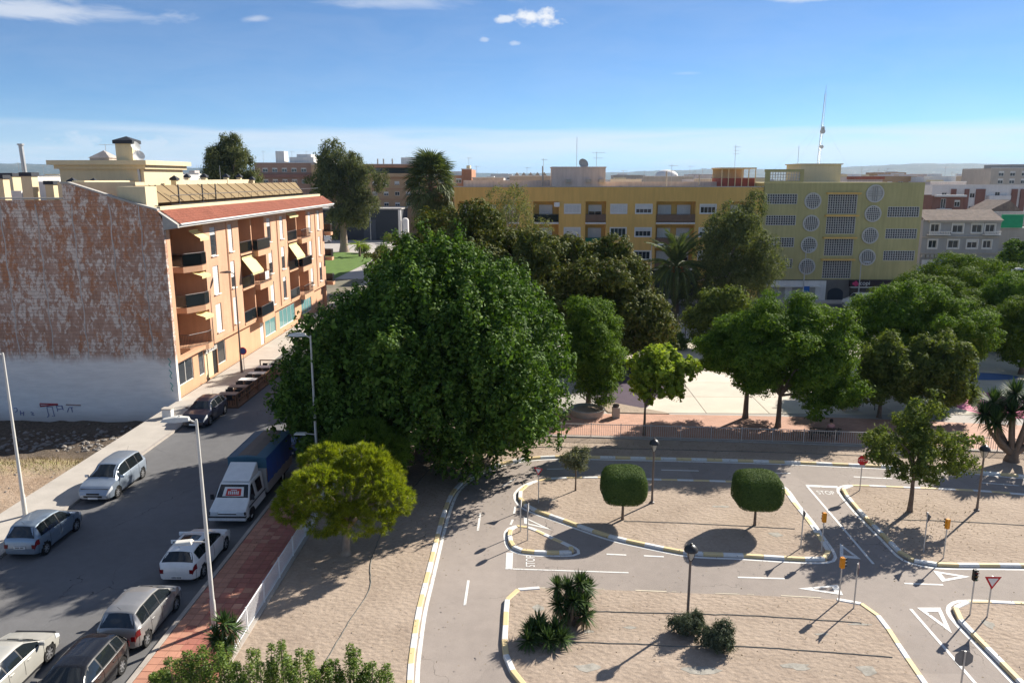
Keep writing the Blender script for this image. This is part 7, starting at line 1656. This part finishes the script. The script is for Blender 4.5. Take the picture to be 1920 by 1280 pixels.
lantern('black hooded park lantern on the front gravel bed', (6.3, 27.45), 3.25); lantern('black hooded park lantern between the two clipped trees', (6.66, 38.6), 3.6); lantern('dark park lantern near the right edge by the tree yucca', (23.4, 38.0), 3.6)
MB_ = None
# ---------------------------------------------------------------- traffic signs and lights of the training track
red = M('sign_red', (.52, .012, .022), .45, .05); wht = M('sign_white', (.72, .71, .69), .45, .05); amber = M('amber_housing', (.70, .26, .008), .45, .06); sback = M('sign_back_grey', (.20, .19, .18), .55)
def sign_post(name, label, base, h, cat='traffic sign', az=0.0, group='training track signs'):
    t = thing(name, label, cat, (base[0], base[1], .09), az, group)
    MB().tube([(0, 0, -.05), (0, 0, h)], .03, 8).build('post', MT['grey_metal'], t); return t
def plate(t, kind, z, s=.3, face=True):
    """plate facing local -Y"""
    if kind == 'stop': N = 8; pts = [(s * math.cos(R(22.5 + 45 * k)), s * math.sin(R(22.5 + 45 * k))) for k in range(N)]
    elif kind == 'yield': pts = [(-s, s * .62), (0, -s * 1.05), (s, s * .62)]
    else: pts = [(s * math.cos(2 * math.pi * k / 20), s * math.sin(2 * math.pi * k / 20)) for k in range(20)]
    pts = pts if kind != 'yield' else pts
    def poly(k, y): return [(x * k, y, z + q * k) for x, q in pts]
    bk = MB().extr(poly(1, -.03), (0, -.012, 0)).build('plate', sback, t)
    MB().extr(poly(.985, -.0435), (0, -.003, 0)).build('rim', red if kind in ('stop', 'yield') else wht, bk)
    if kind == 'stop': inst('lettering', text_mesh('lettering', 'STOP', s * .72, wht, .001), bk, (0, -.049, z), (R(90), 0, 0))
    if kind == 'yield': MB().extr(poly(.62, -.0485), (0, -.002, 0)).build('field', wht, bk)
    return bk
def light_box(t, z, face=R(180), mat=None, lens=True):
    h = .46; M3 = Matrix.Rotation(face, 3, 'Z'); b = MB().cbox((0, -.0, z), (.17, .16, h), M3).build('housing', mat or amber, t); bevel(b, .015)
    for i, c_ in enumerate(((.20, .012, .012), (.22, .11, .01), (.01, .12, .05))):
        p = M3 @ Vector((0, -.085, .14 - .14 * i)); q = M3 @ Vector((0, -.10, .14 - .14 * i))
        MB().tube([p + Vector((0, 0, z)), q + Vector((0, 0, z))], .052, 10).build('lens', M('lens_%d' % i, c_, .2), b)
        vz = MB(); vs = []
        for k in range(9):
            a = R(180 * k / 8); o_ = Vector((math.cos(a) * .06, 0, math.sin(a) * .06)); vs += [p + M3 @ o_ + Vector((0, 0, z)), p + M3 @ (o_ + Vector((0, -.09, 0))) + Vector((0, 0, z))]
        vz.add(vs, [(2 * k, 2 * k + 1, 2 * k + 3, 2 * k + 2) for k in range(8)]).build('visor', MT['plastic'], b)
    return b
t = sign_post('stop_sign', 'red octagonal STOP sign by the far track', (18.4, 40.5), 2.0); plate(t, 'stop', 1.78, .30)
t = sign_post('stop_sign', 'grey back of an octagonal sign at the bottom edge', (14.25, 22.75), 1.9); p_ = plate(t, 'stop', 1.62, .30); t.rotation_euler.z = R(175)
t = sign_post('give_way_sign', 'red and white give-way triangle at the right, facing the camera', (18.15, 27.93), 1.75); plate(t, 'yield', 1.55, .33)
t = sign_post('traffic_light', 'black-faced traffic light beside the give-way triangle', (17.55, 28.06), 1.95, 'traffic light'); light_box(t, 1.72, 0, M('black_housing', (.03, .025, .02), .5))
t = sign_post('give_way_sign', 'give-way triangle seen edge-on at the corner of the front bed', (13.15, 28.45), 1.95, az=R(68)); plate(t, 'yield', 1.72, .28)
t = sign_post('traffic_light', 'amber traffic light at the corner of the front bed', (12.75, 28.95), 1.95, 'traffic light'); light_box(t, 1.72, R(100))
t = sign_post('traffic_light', 'amber traffic light at the right tip of the clipped tree bed', (13.65, 33.3), 1.9, 'traffic light'); light_box(t, 1.68, R(185))
t = sign_post('give_way_sign', 'sign seen from the side left of the amber light, clipped tree bed', (12.8, 33.6), 1.9, az=R(84)); plate(t, 'yield', 1.7, .26)
t = sign_post('traffic_light', 'amber traffic light on the right gravel bed', (18.95, 32.75), 1.9, 'traffic light'); light_box(t, 1.68, R(195))
t = sign_post('give_way_sign', 'sign seen from the side on the right gravel bed', (18.35, 33.35), 1.95, az=R(88)); plate(t, 'yield', 1.72, .26)
t = sign_post('give_way_sign', 'give-way triangle at the left tip of the clipped tree bed', (.63, 38.5), 2.0, az=R(-28)); plate(t, 'yield', 1.82, .26)
t = sign_post('round_sign', 'thin edge-on round sign on the left of the small triangular island', (-.3, 35.05), 1.65, az=R(86)); plate(t, 'round', 1.5, .22)
t = sign_post('round_sign', 'thin edge-on round sign on the right of the small triangular island', (.05, 34.15), 1.85, az=R(86)); plate(t, 'round', 1.68, .22)
# round parking sign on the grey lamp of the apartment house
t = thing('parking_sign', 'round blue and red sign beside the grey lamp by the shop', 'traffic sign', (-25.05, 66.0, .12))
MB().tube([(0, 0, 0), (0, 0, 2.3)], .03, 6).build('post', MT['grey_metal'], t)
m_ = MB().tube([(0, -.03, 1.95), (0, -.05, 1.95)], .34, 20).build('plate', red, t); MB().tube([(0, -.052, 1.95), (0, -.056, 1.95)], .26, 20).build('field', M('sign_blue', (.03, .06, .26), .5), m_)
t = thing('bus_sign', 'small blue square sign left of the roller shutters', 'traffic sign', (38.2, 106.9, .12)); MB().tube([(0, 0, 0), (0, 0, 2.4)], .04, 6).build('post', MT['grey_metal'], t); MB().box(-.1, .75, -.06, -.04, 1.4, 2.2).build('plate', M('bright_sign_blue', (.02, .13, .45), .5), t)
# ---------------------------------------------------------------- plaza furniture
t = thing('litter_bin', 'square concrete litter bin on the brick walk', 'litter bin', (6.4, 53.6, .1)); MB().box(-.26, .26, -.26, .26, 0, .78).build('body', MT['concrete'], t); MB().lathe([(.22, .78), (.24, .95), (.2, .95), (.18, .79)], n=14).build('liner', MT['black_metal'], t, 40)
t = thing('planter', 'low round concrete planter in front of the narrow jacaranda', 'planter', (4.4, 54.2, .1)); MB().lathe([(1.15, 0), (1.3, .5), (1.15, .52), (1.05, .35)], n=24).build('bowl', MT['concrete'], t, 40); MB().lathe([(.02, .4), (1.06, .36)], n=24).build('soil', MT['gravel'], t)
t = thing('concrete_bench', 'dark low bench on the pale plaza beside the broad jacaranda', 'bench', (24.0, 55.6, .1), R(20)); MB().box(-.75, .75, -.22, .22, .36, .45).build('seat', MT['wood'], t)
for s in (-1, 1): MB().box(s * .55 - .08, s * .55 + .08, -.2, .2, 0, .359).build('leg', MT['concrete'], t)
t = thing('notice_board', 'sloping board on two posts on the pale plaza', 'sign', (25.6, 56.2, .1), R(-60))
for s in (-1, 1): MB().tube([(s * .5, 0, 0), (s * .5, 0, 1.0)], .035, 6).build('post', MT['black_metal'], t)
MB().add([(-.6, -.25, .9), (.6, -.25, .9), (.6, .25, 1.15), (-.6, .25, 1.15), (-.6, -.25, .86), (.6, -.25, .86), (.6, .25, 1.11), (-.6, .25, 1.11)], [(0, 1, 2, 3), (7, 6, 5, 4), (0, 4, 5, 1), (1, 5, 6, 2), (2, 6, 7, 3), (3, 7, 4, 0)]).build('panel', MT['dark'], t)
t = thing('hoop_stand', 'black steel hoop on the plaza in front of the posts', 'hoop', (16.4, 80.6, .1)); MB().tube([(-.32, 0, 0), (-.32, 0, 1.6)] + [(.32 * -math.cos(a), 0, 1.6 + .32 * math.sin(a)) for a in np.linspace(.3, math.pi - .3, 8)] + [(.32, 0, 1.6), (.32, 0, 0)], .05, 8).build('hoop', MT['black_metal'], t, 60)
for i, x in enumerate((14.9, 15.6, 16.3, 17.0)):
    t = thing('white_post', ['leftmost', 'second', 'third', 'rightmost'][i] + ' of four slim pale posts behind the steel hoop', 'post', (x, 86.5, .09), 0, 'slim posts at the plaza end'); MB().tube([(0, 0, 0), (0, 0, 1.75)], .03, 6).build('shaft', MT['grey_metal'], t); MB().lathe([(.05, 1.75), (.06, 1.8), (.02, 1.85)], n=8).build('cap', MT['white_metal'], t)
t = thing('bollard', 'black bollard with pale cap at the dark evergreen edge', 'bollard', (14.3, 81.5, .09)); MB().lathe([(.09, 0), (.07, .1), (.07, 1.7), (.1, 1.75), (.02, 1.9)], n=10).build('shaft', MT['black_metal'], t, 40)
# bench and seated person behind the railing
t = thing('park_bench', 'dark slatted bench behind the park railing', 'bench', (19.6, 49.1, .1), R(-5))
for i in range(4): MB().box(-1.0, 1.0, -.22 + i * .12, -.13 + i * .12, .42, .46).build('seat_slat', MT['black_metal'], t)
for i in range(3): MB().box(-1.0, 1.0, -.27 - .02 * i, -.24 - .02 * i, .52 + i * .13, .61 + i * .13).build('back_slat', MT['black_metal'], t)
for s in (-1, 1): MB().box(s * .8 - .03, s * .8 + .03, -.26, .2, 0, .419).box(s * .8 - .03, s * .8 + .03, -.31, -.275, .42, .9).build('leg', MT['black_metal'], t)
def person():
    t = thing('person', 'person in a pinkish top sitting on the bench behind the railing', 'person', (20.0, 49.05, .1), R(-5))
    J = dict(pel=(0, -.02, .56), sp=(0, -.06, .75), ch=(0, -.05, .95), nk=(0, -.02, 1.10), hd0=(0, .0, 1.18), hd=(0, .02, 1.28), hd2=(0, .02, 1.36))
    V = []; E = []; Rr = []; ix = {}
    def a(n, p, r, par=None):
        ix[n] = len(V); V.append(p); Rr.append(r)
        if par: E.append((ix[par], ix[n]))
    a('pel', J['pel'], .15); a('sp', J['sp'], .135, 'pel'); a('ch', J['ch'], .15, 'sp'); a('nk', J['nk'], .06, 'ch'); a('hd0', J['hd0'], .075, 'nk'); a('hd', J['hd'], .10, 'hd0'); a('hd2', J['hd2'], .075, 'hd')
    for s, q in ((-1, 'l'), (1, 'r')):
        a('sh' + q, (s * .17, -.04, 1.02), .065, 'ch'); a('el' + q, (s * .24, .02, .78), .048, 'sh' + q); a('wr' + q, (s * .16, .26, .68), .034, 'el' + q); a('ha' + q, (s * .12, .34, .66), .036, 'wr' + q)
        a('hp' + q, (s * .10, .04, .55), .10, 'pel'); a('kn' + q, (s * .13, .44, .54), .07, 'hp' + q); a('an' + q, (s * .13, .46, .10), .045, 'kn' + q); a('to' + q, (s * .14, .62, .05), .04, 'an' + q)
    me = bpy.data.meshes.new('body'); me.from_pydata(V, E, []); o = bpy.data.objects.new('body', me); C.objects.link(o); o.parent = t
    m = o.modifiers.new('skin', 'SKIN'); m.use_smooth_shade = True
    for i, r in enumerate(Rr): me.skin_vertices[0].data[i].radius = (r, r)
    me.skin_vertices[0].data[0].use_root = True
    s_ = o.modifiers.new('sub', 'SUBSURF'); s_.levels = 2; s_.render_levels = 2
    dg = bpy.context.evaluated_depsgraph_get(); dg.update(); ev = bpy.data.meshes.new_from_object(o.evaluated_get(dg)); o.modifiers.clear(); o.data = ev
    skin = M('skin_tone', (.38, .22, .15), .6); top = M('pink_top', (.46, .24, .22), .85); tro = M('dark_trousers', (.03, .03, .04), .85)
    ev.materials.clear(); [ev.materials.append(x) for x in (skin, top, tro)]
    for p in ev.polygons:
        c_ = p.center; p.material_index = 2 if (c_.z < .63 and not (abs(c_.x) < .2 and c_.y > .28 and c_.z > .62)) else (1 if c_.z < 1.08 and c_.y < .2 else 0)
    MB().lathe([(.02, 1.43), (.075, 1.41), (.115, 1.35), (.12, 1.27), (.10, 1.19), (.05, 1.17)], (0, -.015, 0), 14).build('hair', M('dark_hair', (.02, .014, .01), .6), t, 60)
person()
# ---------------------------------------------------------------- terrace of the eating house on the parking lane
pf = structure('terrace_deck', MB().box(-24.02, -21.75, 55.6, 67.2, -.01, .10), MT['wood'])
tl = thing('terrace_railing', 'brown timber railing along the pavement terrace', 'railing', (-21.85, 55.7, .1))
for i in range(6): MB().box(-.05, .05, i * 2.25 - .05, i * 2.25 + .05, 0, .95).build('post', MT['wood'], tl)
for z in (.88, .45): MB().box(-.035, .035, .05, 11.2, z, z + .09).build('rail', MT['wood'], tl)
for i in range(5):
    y0 = .05 + i * 2.25; MB().tube([(0, y0, .12), (0, y0 + 2.15, .9)], .03, 4).build('brace', MT['wood'], tl)
MB().box(-2.1, -.05, 11.15, 11.22, .88, .97).box(-2.1, -2.02, 11.14, 11.23, 0, .88).build('end_rail', MT['wood'], tl)
tmat = [M('dark_table_top', (.17, .15, .15), .5), M('dark_table_top', (.17, .15, .15), .5), MT['white'], MT['white'], MT['white']]
TL = ['grey-topped terrace table nearest the navy crossover', 'grey-topped terrace table, second from the navy crossover', 'white-topped terrace table in the middle of the row', 'white-topped terrace table, second from the far end rail', 'white-topped terrace table at the far end rail']
for i in range(5):
    y = 56.7 + i * 2.15; t = thing('terrace_table', TL[i], 'table', (-22.85, y, .1), 0, 'terrace tables')
    MB().box(-.75, .75, -.4, .4, .70, .75).build('table_top', tmat[i], t)
    for a in (-1, 1):
        for b in (-1, 1): MB().box(a * .68 - .025, a * .68 + .025, b * .33 - .025, b * .33 + .025, 0, .70).build('leg', MT['black_metal'], t)
    for k, (x, dy) in enumerate(((-.38, -.68), (.38, -.68), (-.38, .68), (.38, .68))):
        s = 1 if dy > 0 else -1
        c_ = thing('terrace_chair', 'black terrace chair at the ' + ['grey table by the navy crossover', 'second grey table', 'middle white table', 'white table before the last', 'last white table'][i] + ', ' + ['near left', 'near right', 'far left', 'far right'][k] + ' seat', 'chair', (-22.85 + x, y + dy, .1), 0 if s > 0 else R(180), 'terrace chairs')
        MB().box(-.21, .21, -.21, .21, .42, .46).build('seat', MT['plastic'], c_); MB().box(-.21, .21, .18, .22, .5, .84).build('backrest', MT['plastic'], c_)
        for a in (-1, 1):
            for b in (-1, 1): MB().box(a * .18 - .015, a * .18 + .015, b * .18 - .015, b * .18 + .015, 0, .42 if b < 0 else .5).build('leg', MT['black_metal'], c_)
t = thing('utility_box', 'small white masonry utility box at the lot corner', 'utility box', (-25.85, 52.9, .12)); MB().box(-.32, .32, -.25, .25, 0, .62).build('body', MT['white'], t); MB().box(-.36, .36, -.29, .29, .62, .70).build('cap', MT['concrete'], t); MB().box(-.2, .2, -.262, -.251, .1, .5).build('door', MT['shutter'], t)
t = thing('manhole_cover', 'round iron manhole cover in the street', 'manhole cover', (-18.1, 54.0, -.01)); MB().lathe([(.36, 0), (.36, .012), (.02, .016)], n=20).build('lid', MT['steel_dull'], t); MB().lathe([(.46, 0), (.46, .006), (.38, .007)], n=20).build('ring', MT['black_metal'], t)
# rubble on the lot
rr = random.Random(9); rub = MB()
ico = [(0, 0, 1), (.9, 0, .3), (.28, .85, .3), (-.72, .53, .3), (-.72, -.53, .3), (.28, -.85, .3), (.72, .53, -.3), (-.28, .85, -.3), (-.9, 0, -.3), (-.28, -.85, -.3), (.72, -.53, -.3), (0, 0, -1)]
icf = [(0, 1, 2), (0, 2, 3), (0, 3, 4), (0, 4, 5), (0, 5, 1), (1, 6, 2), (2, 7, 3), (3, 8, 4), (4, 9, 5), (5, 10, 1), (6, 7, 2), (7, 8, 3), (8, 9, 4), (9, 10, 5), (10, 6, 1), (6, 11, 7), (7, 11, 8), (8, 11, 9), (9, 11, 10), (10, 11, 6)]
for i in range(620):
    if i < 420: x = rr.uniform(-46, -26.9); y = 50.2 + abs(rr.gauss(0, 2.2)) ; y = min(y, 56.7)
    else: x = rr.uniform(-40, -26.8); y = rr.uniform(24, 46)
    s = rr.uniform(.05, .22) if i < 420 else rr.uniform(.03, .10); z = lot_z(x, y) + s * .2
    a = rr.uniform(0, 6.28); ca, sa = math.cos(a), math.sin(a); q = (rr.uniform(.7, 1.5), rr.uniform(.6, 1.2), rr.uniform(.4, .8))
    rub.add([(x + (px * q[0] * ca - py * q[1] * sa) * s, y + (px * q[0] * sa + py * q[1] * ca) * s, z + pz * q[2] * s) for px, py, pz in ico], icf)
tag(rub.build('rubble', MT['rubble']), 'loose stones and rubble strewn over the vacant lot', 'rubble', kind='stuff')
# drip hoses lying on the gravel
hose = M('weathered_hose', (.16, .155, .14), .8, .3, 4)
def drip(label, pts):
    P = smooth_path(pts, False, .3); rg = np.random.default_rng(len(label))
    tag(MB().tube([(p.x + rg.normal(0, .012), p.y + rg.normal(0, .012), .105) for p in P], .022, 5).build('drip_hose', hose), label, 'hose', 'drip hoses on the gravel')
drip('irrigation hose running along the gravel strip beside the pine', [(-5.6, 44), (-6.4, 40), (-7.0, 36), (-7.0, 32), (-6.6, 29.5), (-6.9, 27), (-7.2, 24)])
drip('irrigation hose behind the front lantern', [(2.5, 28.0), (6.0, 27.9), (9.0, 27.8), (13.0, 27.4)])
drip('irrigation hose crossing the front bed at the bushes', [(1.2, 25.9), (4.6, 25.8), (5.4, 25.7), (7.8, 25.75), (10.5, 25.5), (13.2, 25.2)])
drip('irrigation hose under the clipped trees', [(4.9, 36.3), (7.2, 36.2), (10.4, 35.9), (13.2, 35.6)])
drip('irrigation hose in front of the park railing', [(0, 47.2), (6, 47.0), (12, 46.7), (18, 46.3), (24, 45.6)])
drip('irrigation hose at the foot of the persimmon tree', [(18.6, 36.8), (21.5, 36.6), (25, 36.2)])
# scraps of weed fabric showing through the gravel
fab = M('grey_weed_fabric', (.33, .31, .27), .95, .3, 5)
wf = MB(); rr = random.Random(4)
for (x, y, a, b) in ((.5, 28.2, .35, .3), (2.2, 24.4, .5, .3), (4.0, 26.9, .3, .12), (9.6, 24.6, .6, .25), (11.2, 26.6, .35, .12), (12.0, 24.4, .5, .4), (12.1, 35.0, .4, .3), (10.2, 38.2, .5, .15), (2.4, 26.6, .25, .15), (12.9, 27.3, .5, .1), (17.9, 27.4, .3, .35), (6.2, 24.3, .9, .25), (1.4, 38.9, .25, .12)):
    pts = [(x + a * rr.uniform(.5, 1.1) * math.cos(2 * math.pi * k / 11), y + b * rr.uniform(.4, 1.1) * math.sin(2 * math.pi * k / 11), .101) for k in range(11)]; wf.add(pts, [tuple(range(11))])
tag(wf.build('weed_fabric', fab), 'grey scraps of weed fabric showing through the gravel', 'fabric', kind='stuff')
# ---------------------------------------------------------------- the air
hz = MB().box(-15000, 15000, -700, 16500, -8, 200)
hm = bpy.data.materials.new('haze_air'); hm.use_nodes = True; nt = hm.node_tree; nt.nodes.clear()
ho = nt.nodes.new('ShaderNodeOutputMaterial'); pv = nt.nodes.new('ShaderNodeVolumePrincipled'); pv.inputs['Color'].default_value = (.36, .62, 1.0, 1); pv.inputs['Density'].default_value = 0.00005; pv.inputs['Anisotropy'].default_value = 0.1
nt.links.new(pv.outputs[0], ho.inputs['Volume'])
tag(hz.build('haze', hm), 'pale blue haze over the town', 'haze', kind='stuff')
